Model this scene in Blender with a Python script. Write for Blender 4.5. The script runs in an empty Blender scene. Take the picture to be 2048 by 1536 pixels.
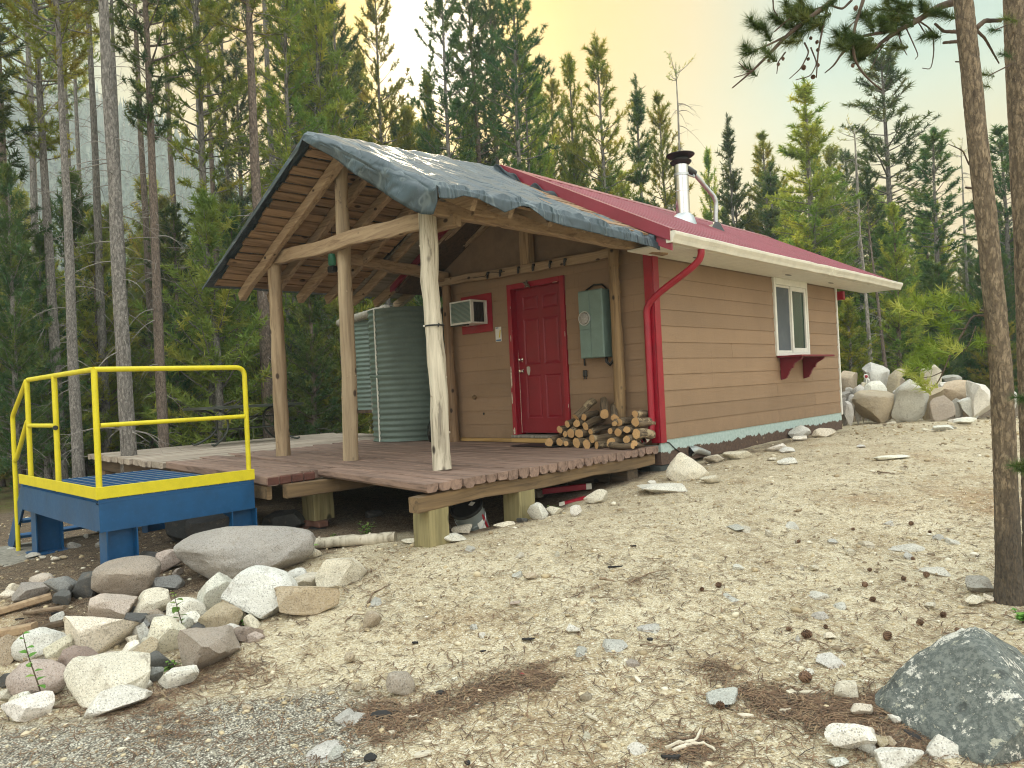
import bpy, math, random
import numpy as np
from mathutils import Vector, Matrix, noise as mnoise

# ------------------------------------------------------------------ camera, sky, sun, exposure
SC = bpy.context.scene
COL = SC.collection
CAM = np.array((4.7976, -7.5547, 0.7737))
YAW, PITCH, ROLL, FPX = 0.7614, 0.00505, -0.04756, 1470.15
_f = np.array((-math.sin(YAW) * math.cos(PITCH), math.cos(YAW) * math.cos(PITCH), math.sin(PITCH)))
_r0 = np.array((math.cos(YAW), math.sin(YAW), 0.0))
_u0 = np.cross(_r0, _f)
RIGHT = math.cos(ROLL) * _r0 + math.sin(ROLL) * _u0
UP = -math.sin(ROLL) * _r0 + math.cos(ROLL) * _u0
FWD = _f
cam_data = bpy.data.cameras.new("camera")
cam = bpy.data.objects.new("camera", cam_data)
COL.objects.link(cam)
cam_data.sensor_width = 36.0
cam_data.lens = FPX / 2048.0 * 36.0
cam_data.clip_start = 0.05
cam_data.clip_end = 3000.0
cam.matrix_world = Matrix(((RIGHT[0], UP[0], -FWD[0], CAM[0]), (RIGHT[1], UP[1], -FWD[1], CAM[1]),
                           (RIGHT[2], UP[2], -FWD[2], CAM[2]), (0, 0, 0, 1)))
SC.camera = cam

SUN_DIR = np.array((-0.6785, 0.6042, 0.4179))
SUN_EL = math.asin(SUN_DIR[2])
SUN_ROT = math.atan2(SUN_DIR[0], SUN_DIR[1])
SC.view_settings.view_transform = 'Standard'
SC.view_settings.look = 'None'
SC.view_settings.gamma = 1.0
SC.view_settings.exposure = 0.68

world = bpy.data.worlds.new("World")
SC.world = world
world.use_nodes = True
wt = world.node_tree
wt.nodes.clear()
def wn(t, **k):
    n = wt.nodes.new(t)
    for a, b in k.items():
        setattr(n, a, b)
    return n
w_out = wn('ShaderNodeOutputWorld'); w_bg = wn('ShaderNodeBackground')
w_bg.inputs['Strength'].default_value = 0.1
wt.links.new(w_bg.outputs[0], w_out.inputs[0])
w_sky = wn('ShaderNodeTexSky', sky_type='NISHITA', sun_disc=False, sun_elevation=SUN_EL, sun_rotation=SUN_ROT,
           air_density=1.0, dust_density=4.0, ozone_density=1.0)
w_tc = wn('ShaderNodeTexCoord')
w_sep = wn('ShaderNodeSeparateXYZ'); wt.links.new(w_tc.outputs['Generated'], w_sep.inputs[0])
w_up = wn('ShaderNodeValToRGB'); wt.links.new(w_sep.outputs[2], w_up.inputs[0])
def set_ramp(n, stops):
    e = n.color_ramp.elements
    while len(e) > 1:
        e.remove(e[-1])
    e[0].position = stops[0][0]; e[0].color = (*stops[0][1], 1)
    for p, c in stops[1:]:
        x = e.new(p); x.color = (*c, 1)
set_ramp(w_up, [(0.0, (0.62, 0.41, 0.15)), (0.20, (0.66, 0.45, 0.16)), (0.27, (0.53, 0.46, 0.23)), (0.35, (0.28, 0.41, 0.33)), (0.48, (0.22, 0.38, 0.38)), (0.70, (1.5, 1.66, 1.62)), (1.0, (1.9, 2.05, 2.05))])
w_dot = wn('ShaderNodeVectorMath', operation='DOT_PRODUCT')
wt.links.new(w_tc.outputs['Generated'], w_dot.inputs[0]); w_dot.inputs[1].default_value = tuple(SUN_DIR)
w_gl = wn('ShaderNodeValToRGB'); wt.links.new(w_dot.outputs['Value'], w_gl.inputs[0])
set_ramp(w_gl, [(0.0, (0, 0, 0)), (0.86, (0.0, 0.0, 0.0)), (0.955, (0.05, 0.02, 0.0)), (0.985, (0.06, 0.02, 0.0)), (0.9945, (0.16, 0.09, 0.0)), (0.9972, (0.45, 0.32, 0.06)), (0.9988, (2.2, 2.0, 1.4)), (1.0, (1, 1, 1))])
# added fill: sky brightened behind and right of the camera, lighting house and wood
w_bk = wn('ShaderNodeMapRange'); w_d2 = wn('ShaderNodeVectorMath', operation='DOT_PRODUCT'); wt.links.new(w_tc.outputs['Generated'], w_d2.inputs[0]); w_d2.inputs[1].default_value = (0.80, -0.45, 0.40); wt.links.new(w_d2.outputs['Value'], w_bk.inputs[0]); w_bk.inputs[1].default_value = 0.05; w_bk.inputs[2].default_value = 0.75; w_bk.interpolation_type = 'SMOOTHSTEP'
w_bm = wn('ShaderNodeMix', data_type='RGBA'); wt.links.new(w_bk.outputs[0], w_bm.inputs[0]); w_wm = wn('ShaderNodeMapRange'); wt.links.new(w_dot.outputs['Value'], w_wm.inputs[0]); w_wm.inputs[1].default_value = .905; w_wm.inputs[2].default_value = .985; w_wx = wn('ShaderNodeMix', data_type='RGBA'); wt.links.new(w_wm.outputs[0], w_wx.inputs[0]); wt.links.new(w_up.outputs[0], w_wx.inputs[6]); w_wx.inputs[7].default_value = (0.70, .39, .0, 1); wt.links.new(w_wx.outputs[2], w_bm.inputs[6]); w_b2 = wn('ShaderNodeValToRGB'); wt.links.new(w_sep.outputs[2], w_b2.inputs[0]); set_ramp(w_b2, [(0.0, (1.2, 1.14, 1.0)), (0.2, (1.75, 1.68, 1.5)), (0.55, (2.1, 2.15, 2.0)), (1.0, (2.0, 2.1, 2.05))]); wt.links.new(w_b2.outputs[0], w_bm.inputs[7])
w_mix = wn('ShaderNodeVectorMath', operation='MULTIPLY_ADD')
wt.links.new(w_gl.outputs[0], w_mix.inputs[0]); w_mix.inputs[1].default_value = (2.2, 2.2, 2.2)
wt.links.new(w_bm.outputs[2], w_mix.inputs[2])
w_sc = wn('ShaderNodeVectorMath', operation='SCALE'); w_sc.inputs['Scale'].default_value = 8.5
wt.links.new(w_mix.outputs[0], w_sc.inputs[0])
w_ss = wn('ShaderNodeVectorMath', operation='SCALE'); w_ss.inputs['Scale'].default_value = 0.03
wt.links.new(w_sky.outputs[0], w_ss.inputs[0])
w_add = wn('ShaderNodeVectorMath', operation='ADD')
wt.links.new(w_sc.outputs[0], w_add.inputs[0]); wt.links.new(w_ss.outputs[0], w_add.inputs[1])
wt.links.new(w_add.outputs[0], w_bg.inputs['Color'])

sun_data = bpy.data.lights.new("sun", 'SUN')
sun_data.energy = 4.5
sun_data.angle = math.radians(3)
sun_data.color = (1.0, 0.80, 0.52)
sun = bpy.data.objects.new("sun", sun_data)
COL.objects.link(sun)
sun.rotation_euler = Vector(SUN_DIR).to_track_quat('Z', 'Y').to_euler()
sun.location = (0, 0, 60)

SC.cycles.max_bounces = 6
SC.cycles.diffuse_bounces = 3
SC.cycles.glossy_bounces = 2
SC.cycles.transmission_bounces = 4
SC.cycles.transparent_max_bounces = 6
SC.cycles.volume_bounces = 0
SC.cycles.sample_clamp_indirect = 4.0
SC.cycles.use_denoising = True
SC.cycles.filter_width = 1.1

rng = np.random.default_rng(7)
random.seed(7)

# ------------------------------------------------------------------ terrain height
TERRAIN = np.array([
    (4.8, -7.5, -.76), (2.7, -5.5, -.72), (4.2, -4.5, -.64), (1.0, -6.8, -.82), (-.6, -6.6, -.88), (.35, -3.7, -.52), (.4, -2.4, -.44),
    (-.4, -2.5, -.56), (.3, -1.2, -.36), (.2, -.2, -.30), (.15, 1.5, -.24), (.15, 3, -.2), (.15, 6, -.23), (2, 0, -.30), (4, 0, -.36), (2, -3, -.52), (3.9, -2.4, -.58), (6, -3, -.55),
    (-.8, -3.8, -.60), (-2.2, -3.2, -.64), (-2.2, -5.3, -.70), (-4.8, -5.2, -.80), (-6, -5.2, -.84), (-8, -6, -.9), (-2.5, -6.6, -.86), (.1, -5.4, -.78), (-1, -5.0, -.72),
    (-5, -8, -1.0), (0, -10, -1.0), (8, -10, -.8), (12, -4, -.5),
    (-9, -3.5, -.92), (-7, -2, -.85), (-5, 1, -.72), (-2, -1, -.58), (-2, 3, -.5), (-10, 3, -1.0), (6, 6, -.26), (3, 9, -.26), (8, 9, -.26), (11, 7, -.22),
    (6, 16, .0), (12, 14, .25), (10, 22, .5), (15, 25, .9), (0, 22, -.1), (20, 20, 1.0), (-8, 14, -.8), (-20, 0, -1.2), (-30, 15, -1.3), (-20, 30, -.9), (0, 40, .4), (-40, 40, -1.0),
    (30, 40, 2.0), (60, 0, 1.0), (0, -60, -2.0), (-70, 0, -2), (0, 90, 1.5), (-70, 70, -1.0), (80, 80, 4), (-60, -60, -3), (60, -60, -1), (-170, 60, -2.0), (-60, 180, 0), (0, 300, 2), (300, 0, 2), (-300, 0, -3), (0, -300, -3)])
_c2 = 1.0
def _phi(d2):
    return np.sqrt(d2 + _c2)
_n = len(TERRAIN)
_d2 = ((TERRAIN[:, None, :2] - TERRAIN[None, :, :2]) ** 2).sum(-1)
_A = np.zeros((_n + 1, _n + 1)); _A[:_n, :_n] = _phi(_d2) - np.eye(_n) * 0.02; _A[:_n, _n] = 1; _A[_n, :_n] = 1
_w = np.linalg.solve(_A, np.append(TERRAIN[:, 2], 0))
def height(x, y):
    x = np.asarray(x, float); y = np.asarray(y, float)
    d2 = (x[..., None] - TERRAIN[:, 0]) ** 2 + (y[..., None] - TERRAIN[:, 1]) ** 2
    return _phi(d2) @ _w[:_n] + _w[_n]
def ray(px, py):
    return FWD + RIGHT * ((px - 1024) / FPX) - UP * ((py - 768) / FPX)
def ground_at(px, py):
    """the ground point a line of sight meets"""
    d = ray(px, py)
    t = np.concatenate([np.linspace(1.0, 30, 500), np.linspace(30.1, 120, 400)])
    P = CAM + t[:, None] * d
    below = P[:, 2] < height(P[:, 0], P[:, 1])
    i = int(np.argmax(below)) if below.any() else len(t) - 1
    if i == 0:
        return P[0], t[0]
    lo, hi = t[i - 1], t[i]
    for _ in range(18):
        m = .5 * (lo + hi); q = CAM + m * d
        if q[2] < height(q[0], q[1]):
            hi = m
        else:
            lo = m
    return CAM + hi * d, hi
def at_depth(px, py, depth):
    return CAM + depth * ray(px, py)
def on_plane(px, py, axis, v):
    d = ray(px, py)
    return CAM + d * ((v - CAM[axis]) / d[axis])

# ------------------------------------------------------------------ object helpers
class MB:
    """collects faces of one mesh"""
    def __init__(self):
        self.v, self.f, self.r = [], [], []
        self.rnd = 0.5
    def add(self, verts, faces, rnd=None):
        o = len(self.v)
        self.v.extend([tuple(map(float, p)) for p in verts])
        self.f.extend([tuple(i + o for i in q) for q in faces])
        self.r.extend([self.rnd if rnd is None else rnd] * len(faces))
        return self
    def hexa(self, p, rnd=None):
        """eight corners: bottom 0-3 counter-clockwise, top 4-7"""
        return self.add(p, [(3, 2, 1, 0), (4, 5, 6, 7), (0, 1, 5, 4), (1, 2, 6, 5), (2, 3, 7, 6), (3, 0, 4, 7)], rnd)
    def box(self, lo, hi, rnd=None):
        x0, y0, z0 = lo; x1, y1, z1 = hi
        return self.hexa([(x0, y0, z0), (x1, y0, z0), (x1, y1, z0), (x0, y1, z0), (x0, y0, z1), (x1, y0, z1), (x1, y1, z1), (x0, y1, z1)], rnd)
    def cbox(self, lo, hi, c=.004, rnd=None):
        """box with its edges chamfered"""
        lo = np.array(lo, float); hi = np.array(hi, float)
        c = min(c, *(0.45 * abs(hi - lo)))
        vs = {}; V = []
        def vid(s, ax):
            k = (s, ax)
            if k not in vs:
                p = [hi[i] - c if s[i] else lo[i] + c for i in range(3)]
                p[ax] = hi[ax] if s[ax] else lo[ax]
                vs[k] = len(V); V.append(p)
            return vs[k]
        F = []
        for ax in range(3):
            a, b = (ax + 1) % 3, (ax + 2) % 3
            for sg in (0, 1):
                q = []
                for (sa, sb) in ((0, 0), (1, 0), (1, 1), (0, 1)):
                    s = [0, 0, 0]; s[ax] = sg; s[a] = sa; s[b] = sb
                    q.append(vid(tuple(s), ax))
                F.append(q if sg else q[::-1])
        for ax in range(3):
            a, b = (ax + 1) % 3, (ax + 2) % 3
            for sa in (0, 1):
                for sb in (0, 1):
                    q = []
                    for e, fa in ((0, a), (1, a), (1, b), (0, b)):
                        s = [0, 0, 0]; s[ax] = e; s[a] = sa; s[b] = sb
                        q.append(vid(tuple(s), fa))
                    F.append(q if (sa == sb) == False else q[::-1])
        for s in [(i, j, k) for i in (0, 1) for j in (0, 1) for k in (0, 1)]:
            q = [vid(s, 0), vid(s, 1), vid(s, 2)]
            F.append(q if sum(s) % 2 else q[::-1])
        return self.add(V, F, rnd)
    def tube(self, pts, rad, n=10, cap=True, rnd=None, jit=0.0, seed=0, flat=None):
        """round bar along a path; rad a number or one per point; flat squashes it along its second axis"""
        pts = np.array(pts, float); m = len(pts)
        rad = np.full(m, rad) if np.isscalar(rad) else np.array(rad, float)
        T = np.gradient(pts, axis=0); T /= np.linalg.norm(T, axis=1)[:, None] + 1e-12
        ref = np.array((0, 0, 1.0)) if abs(T[0][2]) < .9 else np.array((1.0, 0, 0))
        a = np.cross(T[0], ref); a /= np.linalg.norm(a)
        V = []; rg = np.random.default_rng(seed)
        ang = np.arange(n) * 2 * math.pi / n
        for i in range(m):
            a = a - T[i] * (a @ T[i]); a /= np.linalg.norm(a) + 1e-12
            b = np.cross(T[i], a)
            rr = rad[i] * (1 + (rg.normal(0, jit, n) if jit else 0))
            k = 1.0 if flat is None else flat
            V.extend(pts[i] + np.outer(np.cos(ang) * rr, a) + np.outer(np.sin(ang) * rr * k, b))
        F = []
        for i in range(m - 1):
            for j in range(n):
                j2 = (j + 1) % n
                F.append((i * n + j, i * n + j2, (i + 1) * n + j2, (i + 1) * n + j))
        if cap:
            F.append(tuple(range(n))[::-1]); F.append(tuple((m - 1) * n + j for j in range(n)))
        return self.add(V, F, rnd)
    def beam(self, p0, p1, w, h, seg=5, jit=.004, up=(0, 0, 1), c=.008, seed=0, rnd=None):
        """sawn timber: w across, h along up, slightly uneven"""
        p0 = np.array(p0, float); p1 = np.array(p1, float)
        t = (p1 - p0) / np.linalg.norm(p1 - p0); up = np.array(up, float)
        s = np.cross(t, up); s /= np.linalg.norm(s); u = np.cross(s, t)
        rg = np.random.default_rng(seed)
        prof = [(-w / 2 + c, -h / 2), (w / 2 - c, -h / 2), (w / 2, -h / 2 + c), (w / 2, h / 2 - c), (w / 2 - c, h / 2), (-w / 2 + c, h / 2), (-w / 2, h / 2 - c), (-w / 2, -h / 2 + c)]
        V = []
        for i in range(seg + 1):
            q = p0 + (p1 - p0) * i / seg
            ja, jb = rg.normal(0, jit, 2)
            for (a, b) in prof:
                V.append(q + s * (a + ja + rg.normal(0, jit * .3)) + u * (b + jb + rg.normal(0, jit * .3)))
        F = []
        for i in range(seg):
            for j in range(8):
                k = (j + 1) % 8
                F.append((i * 8 + j, i * 8 + k, (i + 1) * 8 + k, (i + 1) * 8 + j))
        F.append(tuple(range(8))[::-1]); F.append(tuple(seg * 8 + j for j in range(8)))
        return self.add(V, F, rnd)
    def prism(self, poly, ax, lo, hi, rnd=None):
        """a flat outline (in the two axes after ax) given thickness along ax"""
        n = len(poly); V = []
        a, b = (ax + 1) % 3, (ax + 2) % 3
        for w_ in (lo, hi):
            for (p, q) in poly:
                P = [0, 0, 0]; P[ax] = w_; P[a] = p; P[b] = q; V.append(P)
        area = sum(poly[i][0] * poly[(i + 1) % n][1] - poly[(i + 1) % n][0] * poly[i][1] for i in range(n))
        F = [tuple(range(n))[::-1], tuple(range(n, 2 * n))] + [(i, (i + 1) % n, n + (i + 1) % n, n + i) for i in range(n)]
        if area < 0:
            F = [q[::-1] for q in F]
        return self.add(V, F, rnd)
    def lathe(self, prof, n=32, center=(0, 0, 0), rnd=None):
        """profile of (radius, z) turned about the vertical axis"""
        V = []; c = center
        for (r, z) in prof:
            for j in range(n):
                a = 2 * math.pi * j / n
                V.append((c[0] + r * math.cos(a), c[1] + r * math.sin(a), c[2] + z))
        F = []
        for i in range(len(prof) - 1):
            for j in range(n):
                k = (j + 1) % n
                F.append((i * n + j, i * n + k, (i + 1) * n + k, (i + 1) * n + j))
        return self.add(V, F, rnd)
    def grid(self, P, rnd=None):
        """P: rows x cols x 3 of points"""
        P = np.asarray(P); a, b = P.shape[:2]
        F = [(i * b + j, i * b + j + 1, (i + 1) * b + j + 1, (i + 1) * b + j) for i in range(a - 1) for j in range(b - 1)]
        return self.add(P.reshape(-1, 3), F, rnd)
    def xform(self, M):
        M = np.array(M); V = np.array(self.v)
        self.v = [tuple(p) for p in (V @ M[:3, :3].T + M[:3, 3])]
        return self
    def build(self, name, m, parent=None, smooth=False, angle=None, label=None):
        base = np.zeros(3); q = parent
        while q is not None:
            base += np.array(q.location); q = q.parent
        me = mesh_from(name, np.array(self.v) - base, self.f, m, smooth, angle, self.r)
        o = bpy.data.objects.new(name, me); COL.objects.link(o)
        if parent is not None:
            o.parent = parent
        if label:
            o["label"] = label
        return o
def mesh_from(name, V, F, m, smooth=False, angle=None, r=None):
    me = bpy.data.meshes.new(name)
    V = np.asarray(V, dtype=np.float32)
    me.vertices.add(len(V)); me.vertices.foreach_set('co', V.ravel())
    if isinstance(F, np.ndarray):
        nf, k = F.shape
        loops = F.ravel(); starts = np.arange(nf) * k
    else:
        loops = np.fromiter((i for q in F for i in q), dtype=np.int32)
        lens = np.fromiter((len(q) for q in F), dtype=np.int32); nf = len(F)
        starts = np.concatenate(([0], np.cumsum(lens)[:-1]))
    me.loops.add(len(loops)); me.loops.foreach_set('vertex_index', loops.astype(np.int32))
    me.polygons.add(nf); me.polygons.foreach_set('loop_start', starts.astype(np.int32))
    me.update(calc_edges=True)
    if m is not None:
        me.materials.append(m)
    if r is not None:
        at = me.attributes.new('rnd', 'FLOAT', 'FACE'); at.data.foreach_set('value', np.asarray(r, dtype=np.float32))
    me.polygons.foreach_set('use_smooth', np.full(nf, bool(smooth)))
    if smooth:
        if angle:
            try:
                me.set_sharp_from_angle(angle=math.radians(angle))
            except Exception:
                pass
    return me
def tag(o, label=None, cat=None, group=None, kind=None):
    if label: o["label"] = label
    if cat: o["category"] = cat
    if group: o["group"] = group
    if kind: o["kind"] = kind
    return o
def thing(name, label, cat, loc=(0, 0, 0), group=None):
    o = bpy.data.objects.new(name, None); COL.objects.link(o)
    o.location = loc; o.empty_display_size = .1
    return tag(o, label, cat, group)
def copy_tree(o, parent=None):
    c = o.copy(); COL.objects.link(c)
    if parent is not None:
        c.parent = parent
    for ch in list(o.children):
        copy_tree(ch, c)
    return c

# ------------------------------------------------------------------ materials
class N:
    def __init__(self, name):
        self.m = bpy.data.materials.new(name); self.m.use_nodes = True
        self.t = self.m.node_tree; self.b = self.t.nodes['Principled BSDF']
        self.tc = self.t.nodes.new('ShaderNodeTexCoord'); self._oi = None
    def n(self, t, **k):
        x = self.t.nodes.new(t)
        for a, b in k.items():
            setattr(x, a, b)
        return x
    def l(self, a, b):
        self.t.links.new(a, b)
    def oi(self):
        if self._oi is None:
            self._oi = self.n('ShaderNodeObjectInfo')
        return self._oi
    def co(self, scale=(1, 1, 1), per_object=False):
        mp = self.n('ShaderNodeMapping'); mp.inputs['Scale'].default_value = scale
        self.l(self.tc.outputs['Object'], mp.inputs[0])
        if per_object:
            q = self.n('ShaderNodeVectorMath', operation='SCALE'); q.inputs[0].default_value = (37, 17, 71)
            self.l(self.oi().outputs['Random'], q.inputs['Scale']); self.l(q.outputs[0], mp.inputs['Location'])
        return mp.outputs[0]
    def noise(self, scale, co, detail=4, rough=.6, dist=0.0):
        x = self.n('ShaderNodeTexNoise'); x.inputs['Scale'].default_value = scale; x.inputs['Detail'].default_value = detail
        x.inputs['Roughness'].default_value = rough; x.inputs['Distortion'].default_value = dist
        self.l(co, x.inputs['Vector']); return x.outputs['Fac']
    def voro(self, scale, co, feat='F1', out='Distance', rand=1.0):
        x = self.n('ShaderNodeTexVoronoi', feature=feat); x.inputs['Scale'].default_value = scale; x.inputs['Randomness'].default_value = rand
        self.l(co, x.inputs['Vector']); return x.outputs[out]
    def ramp(self, fac, stops):
        x = self.n('ShaderNodeValToRGB'); set_ramp(x, stops); self.l(fac, x.inputs[0]); return x.outputs[0]
    def mask(self, fac, lo, hi):
        x = self.n('ShaderNodeMapRange'); x.inputs[1].default_value = lo; x.inputs[2].default_value = hi
        x.interpolation_type = 'SMOOTHSTEP'
        self.l(fac, x.inputs[0]); return x.outputs[0]
    def mix(self, fac, a, b, mode='MIX'):
        x = self.n('ShaderNodeMix', data_type='RGBA', blend_type=mode)
        for v, i in ((fac, 0), (a, 6), (b, 7)):
            if isinstance(v, (int, float)):
                x.inputs[i].default_value = v
            elif isinstance(v, tuple):
                x.inputs[i].default_value = (*v, 1)
            else:
                self.l(v, x.inputs[i])
        return x.outputs[2]
    def math(self, op, a, b=0.0):
        x = self.n('ShaderNodeMath', operation=op)
        for v, i in ((a, 0), (b, 1)):
            if isinstance(v, (int, float)):
                x.inputs[i].default_value = v
            else:
                self.l(v, x.inputs[i])
        return x.outputs[0]
    def attr(self, name='rnd'):
        x = self.n('ShaderNodeAttribute', attribute_name=name); return x.outputs['Fac']
    def sep(self, co, ax):
        x = self.n('ShaderNodeSeparateXYZ'); self.l(co, x.inputs[0]); return x.outputs[ax]
    def bump(self, h, strength=.3, dist=.01):
        x = self.n('ShaderNodeBump'); x.inputs['Strength'].default_value = strength; x.inputs['Distance'].default_value = dist
        self.l(h, x.inputs['Height'])
        if self.b.inputs['Normal'].is_linked:
            self.l(self.b.inputs['Normal'].links[0].from_socket, x.inputs['Normal'])
        self.l(x.outputs[0], self.b.inputs['Normal']); return self
    def color(self, c):
        if isinstance(c, tuple):
            self.b.inputs['Base Color'].default_value = (*c, 1)
        else:
            self.l(c, self.b.inputs['Base Color'])
        return self
    def rough(self, r):
        if isinstance(r, (int, float)):
            self.b.inputs['Roughness'].default_value = r
        else:
            self.l(r, self.b.inputs['Roughness'])
        return self
    def metal(self, v):
        self.b.inputs['Metallic'].default_value = v; return self
    def spec(self, v):
        self.b.inputs['Specular IOR Level'].default_value = v; return self
def S(r, g, b):
    """a colour as it reads on screen (0-255) to linear"""
    return tuple(((c / 255) / 12.92 if c / 255 <= .04045 else ((c / 255 + .055) / 1.055) ** 2.4) for c in (r, g, b))
def paint(name, c, rough=.45, dirt=.25, chips=None, chip_amt=.72, bump=.08, scale=6, wear=None):
    k = N(name); co = k.co()
    n1 = k.noise(scale, co, 6); n2 = k.noise(scale * 9, co, 4)
    d = tuple(x * (1 - dirt) for x in c)
    col = k.mix(k.mask(n1, .3, .75), c, d)
    col = k.mix(k.math('MULTIPLY', k.mask(n2, .5, .8), .35), col, tuple(min(1, x * 1.25 + .02) for x in c))
    if chips:
        nn = k.noise(scale * 1.7, k.co((1, 1, .35)), 8, .7)
        col = k.mix(k.mask(nn, chip_amt, chip_amt + .02), col, chips)
    k.color(col).rough(k.ramp(n2, [(0, (rough - .08,) * 3), (1, (rough + .12,) * 3)]))
    k.bump(n2, bump, .004)
    return k.m
def wood(name, c1, c2, dark, axis=2, scale=1.0, rough=.8, knots=True, grain=.5, streak=.55, stain=None, vary=.35, bump=.35, per_object=False):
    k = N(name); s = [26 * scale] * 3; s[axis] = 1.3 * scale
    co = k.co(tuple(s), per_object); co1 = k.co((1, 1, 1), per_object)
    r = k.attr()
    off = k.n('ShaderNodeVectorMath', operation='ADD'); k.l(co, off.inputs[0])
    sc = k.n('ShaderNodeVectorMath', operation='SCALE'); sc.inputs[0].default_value = (31, 53, 17); k.l(r, sc.inputs['Scale']); k.l(sc.outputs[0], off.inputs[1])
    g = k.noise(1.0, off.outputs[0], 8, .65, .6)
    b = k.noise(2.2 * scale, co1, 5, .6)
    col = k.mix(k.mask(g, .32, .66), c1, tuple(x * .8 for x in c2))
    col = k.mix(k.math('MULTIPLY', k.mask(g, streak, streak + .16), grain), col, dark)
    col = k.mix(k.math('MULTIPLY', k.mask(b, .35, .8), .4), col, tuple(x * .7 for x in c1))
    if stain:
        col = k.mix(k.mask(k.noise(3.1 * scale, k.co((1, 1, .45) if axis == 2 else (1, 1, 1), per_object), 7, .7), .56, .62), col, stain)
    if knots:
        v = k.voro(6.5 * scale, k.co((1, 1, .6) if axis == 2 else ((.6, 1, 1) if axis == 0 else (1, .6, 1)), per_object))
        col = k.mix(k.mask(v, .17, .08), col, tuple(x * .5 for x in dark))
    if vary:
        hv = k.n('ShaderNodeHueSaturation'); k.l(col, hv.inputs['Color'])
        k.l(k.math('ADD', k.math('MULTIPLY', r, vary), 1 - vary / 2), hv.inputs['Value']); col = hv.outputs[0]
    k.color(col).rough(rough).bump(g, bump, .004)
    return k.m
# siding: embossed wood-grain boards, tan paint
def siding_mat():
    k = N('siding_paint'); co = k.co((3.0, 3.0, 42.0)); co2 = k.co()
    r = k.attr()
    off = k.n('ShaderNodeVectorMath', operation='ADD'); k.l(co, off.inputs[0])
    sc = k.n('ShaderNodeVectorMath', operation='SCALE'); sc.inputs[0].default_value = (11, 23, 7); k.l(r, sc.inputs['Scale']); k.l(sc.outputs[0], off.inputs[1])
    g = k.noise(1.0, off.outputs[0], 6, .6, 1.6)
    n1 = k.noise(1.3, co2, 6, .6); n2 = k.noise(30, co2, 3)
    base = S(145, 118, 92)
    col = k.mix(k.mask(n1, .3, .75), base, tuple(x * .86 for x in base))
    col = k.mix(k.math('MULTIPLY', k.mask(g, .55, .7), .22), col, tuple(x * .6 for x in base))
    col = k.mix(k.math('MULTIPLY', k.mask(n2, .62, .8), .3), col, tuple(x * 1.35 for x in base))
    hv = k.n('ShaderNodeHueSaturation'); k.l(col, hv.inputs['Color'])
    k.l(k.math('ADD', k.math('MULTIPLY', r, .16), .92), hv.inputs['Value'])
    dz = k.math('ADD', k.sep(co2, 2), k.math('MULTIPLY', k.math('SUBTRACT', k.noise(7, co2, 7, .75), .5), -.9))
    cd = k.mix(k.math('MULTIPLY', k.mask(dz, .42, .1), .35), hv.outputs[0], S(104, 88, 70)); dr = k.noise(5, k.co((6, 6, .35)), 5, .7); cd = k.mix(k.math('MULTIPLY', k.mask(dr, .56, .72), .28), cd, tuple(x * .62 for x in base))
    k.color(cd).rough(.7).bump(g, .35, .004)
    return k.m
def foundation_mat():
    """blue-green rigid board, tarred brown below a ragged line"""
    k = N('foundation_board'); co = k.co()
    z = k.sep(co, 2)
    n1 = k.noise(5, k.co((1, 1, .6)), 8, .72); n2 = k.noise(24, co, 5)
    line = k.math('ADD', z, k.math('MULTIPLY', k.math('SUBTRACT', n1, .5), -.22))
    teal = k.mix(k.mask(n2, .3, .75), S(176, 192, 188), S(150, 172, 168))
    brown = k.mix(k.mask(n2, .35, .7), S(92, 72, 60), S(70, 54, 46))
    brown = k.mix(k.mask(k.noise(9, co, 8, .7), .63, .66), brown, S(170, 150, 125))
    k.color(k.mix(k.mask(line, .125, .118), teal, brown)).rough(.75).bump(n2, .3, .006)
    return k.m
def metal_roof_mat():
    k = N('red_metal_roofing'); co = k.co(); n1 = k.noise(1.6, k.co((1, 1, 1)), 6, .65); n2 = k.noise(40, co, 3)
    c = S(138, 46, 62)
    col = k.mix(k.mask(n1, .3, .75), c, S(122, 38, 50)); col = k.mix(k.math('MULTIPLY', k.mask(n2, .6, .8), .25), col, S(176, 110, 116))
    k.color(col).rough(.34).metal(.0).spec(.7).bump(n1, .05, .01)
    return k.m
M = {}
M['siding'] = siding_mat()
M['gable'] = paint('gable_panel_paint', S(128, 105, 83), .75, .2, bump=.1)
M['red'] = paint('red_paint', S(152, 14, 38), .42, .22, bump=.06)
M['red_door'] = paint('red_door_paint', S(132, 14, 34), .45, .16, bump=.05, scale=3)
M['red_chip'] = paint('red_paint_flaking', S(150, 16, 38), .45, .2, chips=S(214, 196, 180), chip_amt=.66, scale=7)
M['dark_red'] = paint('dark_red_paint', S(112, 16, 32), .5, .2)
M['roof'] = metal_roof_mat()
M['white'] = paint('white_enamel', S(226, 224, 214), .4, .12, bump=.03)
M['white_worn'] = paint('white_gutter_enamel', S(222, 216, 200), .38, .16, chips=S(150, 120, 85), chip_amt=.76, scale=4, bump=.03)
M['soffit'] = paint('soffit_white', S(224, 220, 208), .6, .1, bump=.03)
M['foundation'] = foundation_mat()
M['black'] = paint('black_rubber', S(24, 25, 26), .5, .2)
M['dark'] = paint('dark_metal', S(52, 52, 52), .45, .25)
M['steel'] = (lambda k: k.color((.62, .62, .62)).rough(.18).metal(1.0).bump(k.noise(3, k.co((4, 4, 1)), 3), .05, .01).m)(N('stainless_steel'))
M['galv'] = (lambda k: k.color(k.ramp(k.noise(9, k.co(), 5), [(.3, (.42, .44, .45)), (.7, (.6, .62, .63))])).rough(.42).metal(.85).m)(N('galvanised_metal'))
M['chrome'] = (lambda k: k.color((.8, .78, .74)).rough(.12).metal(1.0).m)(N('nickel'))
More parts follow.
